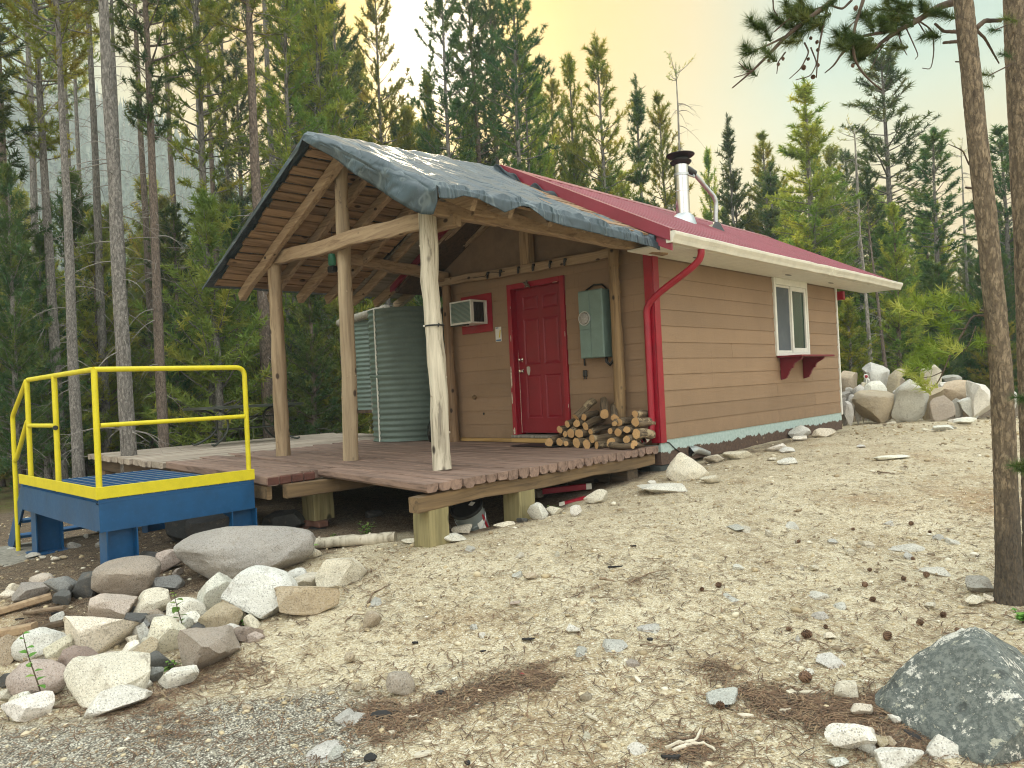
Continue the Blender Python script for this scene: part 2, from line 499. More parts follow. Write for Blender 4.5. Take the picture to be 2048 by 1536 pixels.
M['meter_grey'] = paint('grey_green_enamel', S(112, 134, 126), .45, .18)
M['glass'] = (lambda k: k.color((.012, .03, .022)).rough(.03).spec(.8).m)(N('dark_window_glass'))
M['curtain'] = wood('green_curtain', S(16, 66, 48), S(10, 46, 34), S(6, 28, 22), 2, .6, .9, False, .6, vary=0)
M['screen'] = (lambda k: k.color(k.mix(k.mask(k.noise(2, k.co(), 3), .3, .7), S(98, 104, 108), S(78, 84, 88))).rough(.75).m)(N('insect_screen'))
M['timber'] = wood('peeled_timber', S(165, 139, 109), S(146, 119, 91), S(80, 59, 42), 1, 1.0, .75, True, .55)
M['timber_x'] = wood('peeled_timber_across', S(170, 146, 116), S(151, 124, 96), S(80, 59, 42), 0, 1.0, .75, True, .5)
M['timber_z'] = wood('peeled_upright', S(170, 144, 110), S(151, 123, 91), S(86, 63, 44), 2, 1.0, .72, True, .55)
M['log_a'] = wood('peeled_log_tan', S(176, 153, 123), S(154, 130, 100), S(91, 68, 49), 2, .8, .72, True, .55, .58)
M['log_b'] = wood('peeled_log_bark_flecks', S(176, 156, 128), S(158, 137, 109), S(96, 75, 58), 2, .8, .75, True, .5, .58, stain=S(72, 53, 40))
M['log_c'] = wood('weathered_log_grey', S(212, 202, 182), S(186, 174, 152), S(84, 72, 60), 2, .7, .85, True, .85, .52)
M['log_d'] = wood('peeled_log_brown', S(140, 114, 86), S(123, 96, 70), S(73, 54, 38), 2, .9, .75, True, .5)
M['log_e'] = wood('charred_log', S(158, 130, 93), S(137, 109, 75), S(52, 42, 35), 2, .9, .8, True, .5, stain=S(51, 47, 42))
M['roofboard'] = wood('rough_roof_board', S(158, 128, 98), S(135, 107, 80), S(80, 58, 40), 1, .7, .85, True, .5, vary=.42)
M['ply'] = wood('grey_sheathing', S(150, 142, 128), S(130, 122, 108), S(92, 84, 74), 1, .8, .85, False, .4)
M['deck'] = wood('worn_deck_board', S(148, 122, 108), S(126, 102, 90), S(56, 44, 38), 0, .8, .78, False, .65, .54, vary=.24, bump=.6)
M['deck_end'] = wood('deck_board_end', S(150, 112, 98), S(126, 92, 80), S(70, 48, 42), 0, .6, .8, False, .5, vary=.4)
M['greydeck'] = wood('silvered_deck_board', S(176, 162, 146), S(154, 140, 126), S(84, 72, 62), 1, .8, .85, False, .6, .56, vary=.3, bump=.6)
M['pier'] = wood('treated_post', S(158, 146, 104), S(136, 126, 88), S(84, 78, 54), 2, .6, .85, True, .5, vary=.25)
M['joist'] = wood('old_joist', S(130, 106, 76), S(106, 86, 62), S(58, 46, 34), 1, .8, .85, True, .6)
M['joist_x'] = wood('old_joist_across', S(96, 80, 62), S(78, 64, 50), S(40, 34, 28), 0, .8, .85, True, .6)
M['yellow'] = paint('yellow_paint', S(214, 198, 26), .42, .14, chips=S(60, 52, 40), chip_amt=.69, scale=9, bump=.05)
M['blue'] = paint('blue_paint', S(12, 78, 124), .42, .34, chips=S(104, 104, 96), chip_amt=.70, scale=3.2, bump=.08)
M['grating'] = paint('blue_grating_paint', S(34, 92, 142), .55, .3, scale=5)
M['firebark'] = wood('firewood_bark', S(126, 108, 84), S(98, 82, 64), S(44, 36, 30), 1, 1.6, .9, False, .7, .5, stain=S(160, 142, 112), per_object=True, bump=1.0)
M['fireend'] = (lambda k: (lambda d, ang: k.color(k.mix(k.mask(k.noise(3, k.co((1, 1, 1), True), 3), .3, .7), k.ramp(d, [(0, S(188, 148, 98)), (.5, S(204, 168, 120)), (1, S(166, 126, 84))]), S(180, 142, 98))).rough(.8).m)(k.math('FRACT', k.math('MULTIPLY', k.noise(2, k.co((18, .1, 18), True), 2), 6)), 0))(N('firewood_cut_end'))
M['corrugated'] = paint('green_grey_corrugated_paint', S(100, 116, 107), .42, .22, scale=2.5, bump=.05)
M['bark_charcoal'] = paint('charcoal', S(40, 38, 38), .9, .4)
M['brick'] = paint('old_brick', S(120, 84, 70), .9, .35, scale=12, bump=.5)
M['greyplank'] = wood('grey_plank', S(156, 150, 138), S(128, 122, 110), S(82, 76, 66), 2, .9, .9, True, .55)
M['darkplank'] = wood('dark_plank', S(88, 68, 50), S(70, 54, 40), S(36, 28, 22), 2, .9, .85, False, .5)
M['tablemetal'] = paint('bronze_powder_coat', S(62, 66, 58), .45, .25)
M['trashbag'] = (lambda k: k.color(S(26, 30, 30)).rough(.25).bump(k.noise(14, k.co(), 5), .8, .02).m)(N('black_plastic'))
M['pail'] = paint('grey_pail', S(128, 136, 134), .4, .2)
M['labelw'] = paint('paper_label', S(220, 218, 208), .7, .1)
M['paper_y'] = paint('paper_yellow', S(214, 190, 70), .7, .1)
M['paper_b'] = paint('paper_blue', S(90, 120, 150), .7, .1)
M['green_plastic'] = paint('green_plastic', S(60, 130, 100), .4, .15)
M['ochre'] = wood('yellow_base_board', S(196, 160, 100), S(170, 134, 82), S(110, 84, 52), 0, .8, .8, True, .5)

# tarp: coated grey-blue fabric, creased
def tarp_mat():
    k = N('tarp_fabric'); co = k.co()
    n1 = k.noise(1.4, co, 6, .6); n3 = k.noise(60, co, 3)
    # crisp creases: ridged noise in two directions
    r1 = k.math('ABSOLUTE', k.math('SUBTRACT', k.noise(1.7, k.co((1, 2.0, 1)), 2, .5, .5), .5)); r2 = k.math('ABSOLUTE', k.math('SUBTRACT', k.noise(2.6, k.co((1.7, .8, 1)), 2, .5, .3), .5))
    cr = k.math('MINIMUM', r1, k.math('MULTIPLY', r2, 1.3))
    r3 = k.math('ABSOLUTE', k.math('SUBTRACT', k.noise(1.5, k.co((.5, 2.6, .5)), 3, .55, .5), .5))
    c = S(60, 74, 81)
    col = k.mix(k.mask(n1, .3, .75), c, S(52, 65, 72)); col = k.mix(k.math('MULTIPLY', k.mask(n3, .6, .75), .25), col, S(110, 120, 122)); col = k.mix(k.math('MULTIPLY', k.mask(r3, .014, .0), .3), col, S(130, 140, 140))  # last mix paints a pale highlight along the fold lines
    k.color(col).rough(k.ramp(n1, [(0, (.30,) * 3), (1, (.5,) * 3)])).spec(.5)
    k.bump(k.mask(r3, .0, .10), .6, .03); k.bump(k.mask(cr, .0, .08), .35, .012); k.bump(n3, .08, .003)
    return k.m
M['tarp'] = tarp_mat()

# rock: granite, its own colour comes from the object's colour
def rock_mat(lichen=False):
    k = N('lichen_granite' if lichen else 'granite'); co = k.co((1, 1, 1), True)
    oc = k.oi().outputs['Color']
    n1 = k.noise(2.2, co, 6, .62); n2 = k.noise(14, co, 6, .75); n5 = k.noise(60, co, 5, .75); sp = k.voro(190, co, 'F1', 'Color'); spv = k.sep(sp, 0)
    hv = k.n('ShaderNodeHueSaturation'); k.l(oc, hv.inputs['Color']); hv.inputs['Value'].default_value = .82; hv.inputs['Saturation'].default_value = .9
    col = k.mix(k.mask(n1, .36, .66), oc, hv.outputs[0])
    hv2 = k.n('ShaderNodeHueSaturation'); k.l(oc, hv2.inputs['Color']); hv2.inputs['Value'].default_value = 1.3; hv2.inputs['Saturation'].default_value = .6
    col = k.mix(k.math('MULTIPLY', k.mask(spv, .6, .8), .4), col, hv2.outputs[0])
    col = k.mix(k.math('MULTIPLY', k.mask(spv, .16, .06), .5), col, (.06, .055, .05))
    col = k.mix(k.math('MULTIPLY', k.mask(n2, .54, .7), .5), col, (.22, .17, .12)); col = k.mix(k.math('MULTIPLY', k.mask(n5, .56, .66), .5), col, hv.outputs[0]); col = k.mix(k.math('MULTIPLY', k.mask(n2, .42, .3), .5), col, hv2.outputs[0])
    if lichen:
        a = k.noise(4.2, co, 9, .72); c2 = k.noise(16, co, 7, .75); b = k.voro(9, co, 'SMOOTH_F1', 'Distance'); c3 = k.noise(42, co, 5, .75)
        m1 = k.math('ADD', k.math('MULTIPLY', a, .5), k.math('ADD', k.math('MULTIPLY', c2, .3), k.math('MULTIPLY', c3, .2)))
        col = k.mix(k.mask(m1, .455, .475), col, k.mix(k.mask(c3, .4, .6), S(122, 126, 120), S(84, 90, 88)))
        col = k.mix(k.math('MULTIPLY', k.mask(k.math('ADD', b, k.math('MULTIPLY', k.math('SUBTRACT', c3, .5), .5)), .22, .14), .9), col, k.mix(k.mask(c3, .42, .6), S(62, 66, 64), S(92, 96, 92)))
        col = k.mix(k.math('MULTIPLY', k.mask(c2, .58, .64), .7), col, S(196, 192, 172))
        col = k.mix(k.math('MULTIPLY', k.mask(c3, .60, .68), .6), col, S(206, 200, 180))
    k.color(col).rough(.88)
    k.bump(n1, .6, .06); k.bump(n2, .95, .02); k.bump(n5, .8, .006); k.bump(spv, .25, .003)
    return k.m
M['rock'] = rock_mat(); M['lichen'] = rock_mat(True)

def ground_mat():
    k = N('sandy_gravel_ground'); co = k.co()
    n0 = k.noise(.45, co, 6, .6); n1 = k.noise(1.9, co, 7, .65); n2 = k.noise(9, co, 7, .72); n3 = k.noise(85, co, 4, .75); n4 = k.noise(27, co, 5, .7)
    g1 = k.voro(120, co, 'F1', 'Color'); g1v = k.sep(g1, 0); gd = k.voro(120, co, 'F1', 'Distance')
    g2 = k.sep(k.voro(300, co, 'F1', 'Color'), 0)
    sand = k.mix(k.mask(n1, .34, .66), S(204, 190, 160), S(178, 162, 132))
    sand = k.mix(k.math('MULTIPLY', k.mask(n0, .5, .68), .55), sand, S(172, 146, 110))
    sand = k.mix(k.math('MULTIPLY', k.mask(n2, .52, .68), .55), sand, S(204, 197, 174))
    sand = k.mix(k.math('MULTIPLY', k.mask(n2, .46, .34), .65), sand, S(150, 128, 100))
    sand = k.mix(k.math('MULTIPLY', k.mask(n4, .56, .66), .75), sand, S(128, 110, 88))
    sand = k.mix(k.math('MULTIPLY', k.mask(g1v, .78, .86), .6), sand, S(228, 222, 204))
    sand = k.mix(k.math('MULTIPLY', k.mask(g1v, .2, .12), .55), sand, S(132, 112, 88))
    sand = k.mix(k.math('MULTIPLY', k.mask(g2, .2, .12), .6), sand, S(92, 80, 66))
    grey = k.ramp(g1v, [(0, S(84, 80, 74)), (.3, S(148, 142, 130)), (.6, S(186, 178, 158)), (1, S(222, 216, 202))]); grey = k.mix(k.math('MULTIPLY', k.mask(gd, .45, .65), .7), grey, S(70, 64, 56))
    grey = k.mix(k.math('MULTIPLY', k.mask(n4, .56, .68), .5), grey, S(104, 96, 84))
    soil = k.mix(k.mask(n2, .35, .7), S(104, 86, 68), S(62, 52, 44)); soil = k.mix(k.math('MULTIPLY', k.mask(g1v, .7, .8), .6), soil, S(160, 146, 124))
    forest = k.mix(k.mask(n2, .35, .65), S(116, 100, 66), S(84, 80, 46)); forest = k.mix(k.mask(n1, .52, .6), forest, S(100, 104, 54)); forest = k.mix(k.math('MULTIPLY', k.mask(n3, .55, .7), .5), forest, S(146, 118, 84))
    def zone(name, w_=.25):
        return k.mask(k.math('ADD', k.attr(name), k.math('MULTIPLY', k.math('SUBTRACT', k.math('ADD', k.math('MULTIPLY', n1, .5), k.math('MULTIPLY', n2, .5)), .5), 1.3)), .5 - w_, .5 + w_)
    # needle duff lies in irregular brown drifts
    duff = k.math('MULTIPLY', k.mask(k.math('ADD', k.math('MULTIPLY', n0, .5), k.math('MULTIPLY', n1, .5)), .54, .64), k.mask(n2, .42, .6))
    sand = k.mix(k.math('MULTIPLY', duff, .65), sand, S(146, 116, 84))
    col = k.mix(zone('gravel'), sand, grey)
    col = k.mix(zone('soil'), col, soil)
    col = k.mix(zone('forest'), col, forest)
    k.color(col).rough(.95).spec(.25)
    k.bump(n2, .75, .035); k.bump(n4, .6, .012); k.bump(gd, .5, .005); k.bump(n3, .4, .003)
    return k.m
M['ground'] = ground_mat()

def bark_mat(name, c1, c2, dark, scale=1.0, resin=None, char=None):
    k = N(name); co = k.co((1, 1, .38), True)
    wv = k.noise(9 * scale, co, 4, .6)
    dco = k.n('ShaderNodeVectorMath', operation='ADD'); k.l(co, dco.inputs[0]); ds = k.n('ShaderNodeVectorMath', operation='SCALE'); ds.inputs[0].default_value = (1, 1, 1); k.l(k.math('MULTIPLY', wv, .12 / scale), ds.inputs['Scale']); k.l(ds.outputs[0], dco.inputs[1])
    v = k.voro(30 * scale, dco.outputs[0], 'DISTANCE_TO_EDGE', 'Distance'); vc = k.sep(k.voro(30 * scale, dco.outputs[0], 'F1', 'Color'), 0)
    n1 = k.noise(3.2, co, 6); n2 = k.noise(44 * scale, co, 6, .75)
    col = k.mix(k.math('ADD', k.math('MULTIPLY', vc, .55), k.math('MULTIPLY', n2, .45)), c1, c2)
    fl = k.voro(24 * scale, dco.outputs[0], 'F1', 'Distance'); fm = k.math('ADD', fl, k.math('MULTIPLY', k.math('SUBTRACT', n2, .5), 1.1)); col = k.mix(k.math('MULTIPLY', k.mask(fm, .36, .70), .55), col, dark)
    crack = k.math('ADD', v, k.math('MULTIPLY', k.math('SUBTRACT', n2, .5), .42))
    col = k.mix(k.math('MULTIPLY', k.mask(crack, .08, -.02), .55), col, dark)
    fis = k.noise(15 * scale, k.co((1.4, 1.4, .16), True), 6, .7, .5); col = k.mix(k.math('MULTIPLY', k.mask(fis, .54, .66), .7), col, dark)
    col = k.mix(k.math('MULTIPLY', k.mask(k.noise(20 * scale, co, 5, .75), .58, .66), .55), col, tuple(min(1, x * 1.45) for x in c1))
    col = k.mix(k.math('MULTIPLY', k.mask(n2, .52, .68), .45), col, dark)
    col = k.mix(k.math('MULTIPLY', k.mask(n1, .55, .75), .4), col, tuple(x * .6 for x in c1))
    if resin:
        col = k.mix(k.mask(k.noise(1.7, k.co((1.5, 1.5, .5)), 4), .68, .71), col, resin)
    if char:
        z = k.sep(k.co(), 2); nn = k.noise(2.4, k.co((2, 2, .6)), 6, .7)
        col = k.mix(k.math('MULTIPLY', k.mask(k.math('ADD', z, k.math('MULTIPLY', k.math('SUBTRACT', nn, .5), -3.2)), 1.0, .35), .85), col, k.mix(k.mask(n2, .4, .65), S(58, 54, 50), S(96, 84, 70)))
    k.color(col).rough(.92)
    k.bump(k.mask(fm, .65, .35), .8, .012); k.bump(fis, .7, .014); k.bump(n2, .7, .008)
    return k.m
M['bark_grey'] = bark_mat('grey_pine_bark', S(158, 152, 145), S(122, 116, 110), S(62, 58, 54), 1.3)
M['bark_brown'] = bark_mat('brown_pine_bark', S(142, 126, 113), S(110, 96, 85), S(58, 49, 42), 1.3)
M['bark_near'] = bark_mat('scaly_pine_bark', S(156, 138, 114), S(122, 106, 86), S(54, 45, 38), 1.9, S(206, 150, 70), True)
M['bark_dead'] = bark_mat('dead_grey_wood', S(176, 170, 160), S(146, 140, 130), S(96, 90, 82), .6)
M['twig'] = (lambda k: k.color(k.mix(k.mask(k.noise(8, k.co(), 3), .3, .7), S(92, 76, 62), S(66, 54, 46))).rough(.9).m)(N('twig_bark'))
M['twig_grey'] = (lambda k: k.color(k.mix(k.mask(k.noise(8, k.co(), 3), .3, .7), S(150, 144, 136), S(112, 106, 100))).rough(.9).m)(N('dead_twig'))
M['cone'] = (lambda k: k.color(k.mix(k.mask(k.voro(90, k.co()), .2, .5), S(70, 52, 42), S(112, 86, 66))).rough(.85).m)(N('pine_cone'))
def leaf_mat(name, ca, cb, cc, trans=.3, rough=.55):
    """needles or leaves: light comes through the blades"""
    k = N(name); co = k.co((1, 1, 1), True); r = k.attr()
    n1 = k.noise(.9, co, 3)
    col = k.mix(k.mask(n1, .38, .62), ca, cb)
    col = k.mix(k.mask(r, .55, 1.0), col, cc)
    hv = k.n('ShaderNodeHueSaturation'); k.l(col, hv.inputs['Color'])
    k.l(k.math('ADD', k.math('MULTIPLY', k.oi().outputs['Random'], .5), .78), hv.inputs['Value'])
    k.l(k.math('ADD', k.math('MULTIPLY', k.oi().outputs['Random'], .05), .475), hv.inputs['Hue'])
    k.color(hv.outputs[0]).rough(rough).spec(.3)
    tr = k.n('ShaderNodeBsdfTranslucent'); k.l(k.mix(.5, hv.outputs[0], (.55, .6, .08), 'MULTIPLY') if False else hv.outputs[0], tr.inputs[0])
    ms = k.n('ShaderNodeMixShader'); ms.inputs[0].default_value = trans
    out = [x for x in k.t.nodes if x.type == 'OUTPUT_MATERIAL'][0]
    k.l(k.b.outputs[0], ms.inputs[1]); k.l(tr.outputs[0], ms.inputs[2]); k.l(ms.outputs[0], out.inputs[0])
    return k.m
M['needle'] = leaf_mat('pine_needles', S(112, 134, 58), S(146, 152, 62), S(180, 172, 72), .48)
M['needle_dark'] = leaf_mat('dark_pine_needles', S(66, 96, 58), S(86, 110, 56), S(114, 124, 60), .4)
M['needle_near'] = leaf_mat('near_pine_needles', S(62, 84, 44), S(80, 98, 50), S(104, 112, 56), .35)
M['needle_lime'] = leaf_mat('fresh_pine_needles', S(112, 130, 50), S(140, 150, 62), S(176, 176, 90), .4)
M['needle_young'] = leaf_mat('young_pine_needles', S(112, 132, 60), S(136, 146, 66), S(168, 162, 76), .46)
M['needle_hill'] = leaf_mat('far_conifer', S(104, 122, 112), S(118, 132, 120), S(132, 140, 126), .2)  # pale blue grey: part of the distance haze is put into this colour
M['leaf'] = leaf_mat('broad_leaf', S(88, 136, 58), S(110, 152, 66), S(140, 168, 84), .4)
M['shrub'] = leaf_mat('shrub_leaf', S(66, 104, 44), S(88, 116, 50), S(112, 128, 60), .35)
M['litter'] = (lambda k: k.color(k.ramp(k.attr(), [(0, S(76, 60, 48)), (.5, S(116, 88, 66)), (.8, S(146, 122, 94)), (1, S(60, 50, 44))])).rough(.9).m)(N('dry_needles'))
M['pebble'] = (lambda k: k.color(k.ramp(k.attr(), [(0, S(120, 106, 88)), (.3, S(168, 150, 118)), (.6, S(188, 172, 140)), (.9, S(206, 196, 172)), (1, S(220, 214, 198))])).rough(.9).m)(N('pebbles'))
M['stick'] = wood('dry_stick', S(140, 120, 98), S(112, 94, 76), S(64, 52, 42), 0, 1, .9, False, .5, per_object=True)
M['chip'] = wood('pale_wood_chip', S(216, 206, 186), S(192, 180, 158), S(130, 116, 96), 0, 1, .85, False, .4, per_object=True)

# ------------------------------------------------------------------ ground sheet
def build_ground():
    na, nr = 420, 170
    rad = np.concatenate([[0.0], 0.35 * (520 / 0.35) ** (np.linspace(0, 1, nr) ** 1.0)])
    a0 = math.atan2(FWD[1], FWD[0])
    # twice as many spokes towards the yard as behind
    u = np.linspace(-1, 1, na + 1)[:-1]; ang = a0 + math.pi * (0.45 * u + 0.55 * u ** 3)
    X = CAM[0] + rad[1:, None] * np.cos(ang); Y = CAM[1] + rad[1:, None] * np.sin(ang)
    Z = height(X, Y)
    def fbm(x, y, s, seed):
        return np.array([mnoise.fractal(Vector((a * s, b * s, seed)), 1.0, 2.0, 4) for a, b in zip(x.ravel(), y.ravel())]).reshape(x.shape)
    D = np.hypot(X - CAM[0], Y - CAM[1])
    near = np.clip((30 - D) / 20, 0, 1)
    Z = Z + near * (0.022 * fbm(X, Y, 1.6, 1.0) + 0.010 * fbm(X, Y, 5.5, 4.0)) + (1 - near) * 0.25 * fbm(X, Y, .12, 9.0)
    V = [(CAM[0], CAM[1], float(height(CAM[0], CAM[1])))] + list(zip(X.ravel(), Y.ravel(), Z.ravel()))
    V = np.array(V)
    F = []
    for i in range(nr - 1):
        r0 = 1 + i * na
        for j in range(na):
            k = (j + 1) % na
            F.append((r0 + j, r0 + k, r0 + na + k, r0 + na + j))
    F = np.array(F)
    F = np.vstack([F, np.array([(0, 1 + j, 1 + (j + 1) % na, 1 + (j + 1) % na) for j in range(0)]).reshape(0, 4).astype(int)])
    tri = [(0, 1 + j, 1 + (j + 1) % na) for j in range(na)]
    me = mesh_from('ground', V, [tuple(q) for q in F] + tri, M['ground'], True)
    x, y = V[:, 0], V[:, 1]
    def sm(v, a, b):
        t = np.clip((v - a) / (b - a), 0, 1); return t * t * (3 - 2 * t)
    # earth: under the deck and the platform
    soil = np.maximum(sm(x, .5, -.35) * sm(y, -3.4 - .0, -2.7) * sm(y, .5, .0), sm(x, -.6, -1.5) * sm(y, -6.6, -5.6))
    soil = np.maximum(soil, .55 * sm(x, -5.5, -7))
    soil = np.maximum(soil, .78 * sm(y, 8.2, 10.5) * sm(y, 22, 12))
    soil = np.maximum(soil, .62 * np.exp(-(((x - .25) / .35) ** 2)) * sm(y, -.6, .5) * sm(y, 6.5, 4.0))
    gd_, _ = ground_at(890, 1335); soil = np.maximum(soil, .52 * np.exp(-((x - gd_[0]) ** 2 + (y - gd_[1]) ** 2) / .035))
    forest = np.maximum(sm(x, -9.5, -12.5), sm(y, 13.5, 16.5))
    forest = np.maximum(forest, sm(D.ravel().tolist() + [0] if False else np.append(0, D.ravel()), 24, 30))
    forest = np.maximum(forest, sm(x, 9, 13) * sm(y, -2, 3))
    sgn = (x - CAM[0]) * RIGHT[0] + (y - CAM[1]) * RIGHT[1]
    fw = (x - CAM[0]) * FWD[0] + (y - CAM[1]) * FWD[1]
    gravel = sm(sgn, -.25, -1.1) * sm(fw, 4.3, 3.3) + .35 * sm(fw, 3.2, 2.0)
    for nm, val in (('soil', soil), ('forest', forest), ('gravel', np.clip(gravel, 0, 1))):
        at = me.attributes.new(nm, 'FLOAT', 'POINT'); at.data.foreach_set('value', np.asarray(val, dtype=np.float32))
    o = bpy.data.objects.new('ground', me); COL.objects.link(o)
    tag(o, kind='structure')
    return o
build_ground()
# ------------------------------------------------------------------ cabin
PI = math.pi
EXP = .197
ZB = .06
RX, RZ, RS = -1.865, 3.66, .522          # ridge and slope of the metal roof
def roof_z(x):
    return RZ - RS * abs(x - RX)
cabin = thing('cabin', 'tan lap-sided cabin with red metal roof, red door and white side window', 'cabin', (-1.87, 2.9, -.2))
# front wall: lap boards left and right of the door, then the plain gable sheet
def lap_board(mb, axis, a, b, z0, face, out, rnd):
    """one board from a to b along axis, its lower edge standing proud"""
    h = EXP + .018
    if axis == 0:
        p = [(a, face, z0), (b, face, z0), (b, face + out * .004, z0), (a, face + out * .004, z0)]
        lo, hi = face + out * .016, face + out * .004
        P = [(a, face, z0), (a, lo, z0), (b, lo, z0), (b, face, z0), (a, face, z0 + h), (a, hi, z0 + h), (b, hi, z0 + h), (b, face, z0 + h)]
    else:
        lo, hi = face + out * .016, face + out * .004
        P = [(face, a, z0), (lo, a, z0), (lo, b, z0), (face, b, z0), (face, a, z0 + h), (hi, a, z0 + h), (hi, b, z0 + h), (face, b, z0 + h)]
    mb.hexa(P, rnd)
mb = MB(); rg = random.Random(3)
for i in range(12):
    z = ZB + i * EXP
    if z + EXP > 2.46: break
    spans = [(-3.74, -2.39), (-1.345, 0.0)] if z < 2.2 else [(-3.74, 0.0)]
    for a, b in spans:
        lap_board(mb, 0, a, b, z, 0.0, -1, rg.random())
mb.build('front_siding', M['siding'], cabin)
mb = MB(); mb.prism([(2.40, -3.74), (2.40, 0.0), (roof_z(0) - .03, 0.0), (RZ - .03, RX), (roof_z(-3.74) - .03, -3.74)], 1, .004, .03)
mb2 = MB(); mb2.prism([(y, x) if False else (x, y) for x, y in [(2.42, -3.74), (2.42, 0.0), (roof_z(0) - .04, 0.0), (RZ - .04, RX), (roof_z(-3.74) - .04, -3.74)]], 1, -.012, .02)
mb2.build('gable_panel', M['gable'], cabin)
# side wall with a few butt joints
mb = MB()
joints = {0: [3.3], 1: [4.75], 2: [3.3], 3: [4.65], 5: [1.9]}
for i in range(12):
    z = ZB + i * EXP
    if z > 2.2: break
    ys = [0.0] + joints.get(i, []) + [5.86]
    for a, b in zip(ys[:-1], ys[1:]):
        a2, b2 = a + .0015, b - .0015
        if 1.06 - EXP < z < 2.25 and a2 < 3.28 < b2:
            lap_board(mb, 1, a2, 3.29, z, 0.0, 1, rg.random()); lap_board(mb, 1, 4.55, b2, z, 0.0, 1, rg.random())
        else:
            lap_board(mb, 1, a2, b2, z, 0.0, 1, rg.random())
mb.build('side_siding', M['siding'], cabin)
mb = MB()                                                       # the two walls turned away, and the core behind the boards
mb.box((-3.74, 5.82, -.2), (-.01, 5.86, 2.3)); mb.box((-3.75, .03, -.2), (-3.71, 5.82, 2.3))
mb.prism([(2.3, -3.74), (2.3, 0.0), (roof_z(0) - .05, 0.0), (RZ - .05, RX), (roof_z(-3.74) - .05, -3.74)], 1, 5.82, 5.855)
mb.box((-.045, .04, 0.0), (-.003, 3.29, 2.3)); mb.box((-.045, 4.55, 0.0), (-.003, 5.815, 2.3)); mb.box((-.045, 3.292, 0.0), (-.003, 4.548, 1.06))
mb.box((-3.70, .004, 0.0), (-2.36, .04, 2.41)); mb.box((-1.37, .004, 0.0), (-.05, .04, 2.41)); mb.box((-2.358, .004, 2.2), (-1.372, .04, 2.41))
mb.box((-3.7, .5, -.02), (-.05, 5.8, .0))
mb.build('back_wall', M['gable'], cabin)
mb = MB()
mb.cbox((-.105, -.034, .03), (.012, -.0165, 2.3), .003); mb.cbox((.0165, -.034, .03), (.034, .085, 2.3), .003)
mb.build('corner_trim', M['red'], cabin)
MB().cbox((-3.765, -.036, .03), (-3.655, -.0165, 2.3), .003).build('corner_trim', M['red'], cabin)
MB().cbox((.002, 5.862, .02), (.03, 5.91, 2.27), .004).build('corner_trim', M['white'], cabin, label='narrow white strip at the far corner')
mb = MB(); mb.box((-.012, -.012, -.235), (.006, 5.9, ZB + .01)); mb.box((-.55, -.012, -.235), (-.014, .004, .0))
mb.build('foundation_skirt', M['foundation'], cabin)
M['tarblock'] = paint('tarred_block', S(66, 70, 68), .9, .4, bump=.6)
MB().cbox((-.30, -.02, -.47), (-.16, .24, -.245), .012).build('footing_block', M['tarblock'], cabin); MB().cbox((-.15, -.03, -.46), (.0, .22, -.243), .012).build('footing_block', M['tarblock'], cabin)
# roof
YF, YR, XE = -.55, 7.4, .60
def roof_slope(sg):
    """corrugated sheet: trapezoid ribs run down the slope"""
    ys, hs = [], []
    y = YF + .02
    while y < YR:
        for dy, h in ((0, 0), (.075, 0), (.092, .03), (.118, .03), (.135, 0), (.18, 0), (.187, .006), (.194, .006), (.2, 0)):
            ys.append(y + dy); hs.append(h)
        y += .2286
    ys = np.array(ys); hs = np.array(hs); keep = ys <= YR; ys, hs = ys[keep], hs[keep]
    n = 6
    P = np.zeros((n, len(ys), 3))
    for i in range(n):
        t = i / (n - 1); x = RX + sg * (XE + .02 - RX) * t if sg > 0 else RX - (XE + .02 - RX) * t
        P[i, :, 0] = x; P[i, :, 1] = ys; P[i, :, 2] = roof_z(x) + hs
    if sg < 0:
        P = P[::-1]
    return P
mb = MB(); mb.grid(roof_slope(1)); mb.grid(roof_slope(-1))
roof = mb.build('roof', M['roof'], cabin)
mb = MB()
for sg in (1, -1):                                              # sheathing under the sheet
    xe = RX + sg * (XE - RX - .03)
    P = []
    for (x, dz) in ((RX, -.03), (xe, -.03)):
        P.append((x, dz))
    za, zb = roof_z(RX), roof_z(xe)
    poly = [(za - .07, RX), (za - .012, RX), (zb - .012, xe), (zb - .07, xe)]
    mb.prism(poly, 1, YF + .03, YR - .01)
mb.build('roof_sheathing', M['darkplank'], roof)
mb = MB()
for sg in (1, -1):                                              # screws
    for row in (.12, .5, 1.0, 1.6, 2.1, 2.36):
        x = RX + sg * row; y = YF + .25
        while y < YR:
            c = np.array((x, y, roof_z(x) + .003)); mb.box(c - (.012, .012, .004), c + (.012, .012, .014)); y += .2286
mb.build('screws', M['dark'], roof)
mb = MB()
mb.prism([(RZ - .06, RX - .16), (RZ + .035, RX), (RZ - .06, RX + .16), (RZ - .05, RX + .16), (RZ + .045, RX), (RZ - .05, RX - .16)], 1, YF - .02, YR)
mb.build('ridge_cap', M['roof'], roof)
mb = MB()
x1 = XE + .015; z1 = roof_z(x1)                                 # lower flashing board, then the raised cover strip
mb.prism([(RZ - .30, RX), (RZ - .02, RX), (z1 - .02, x1), (z1 - .19, x1)], 1, YF - .012, YF + .012)
mb.prism([(RZ - .125, RX), (RZ + .05, RX), (z1 + .05, x1), (z1 - .085, x1)], 1, YF - .045, YF - .014)
mb.prism([(RZ + .04, RX), (RZ + .052, RX), (z1 + .052, x1), (z1 + .04, x1)], 1, YF - .014, YF + .13)
x1 = 2 * RX - x1; mb.prism([(RZ + .05, RX - .001), (RZ - .03, RX - .001), (z1 - .03, x1), (z1 + .05, x1)], 1, YF - .045, YF - .014)
mb.build('rake_trim', M['roof'], roof)
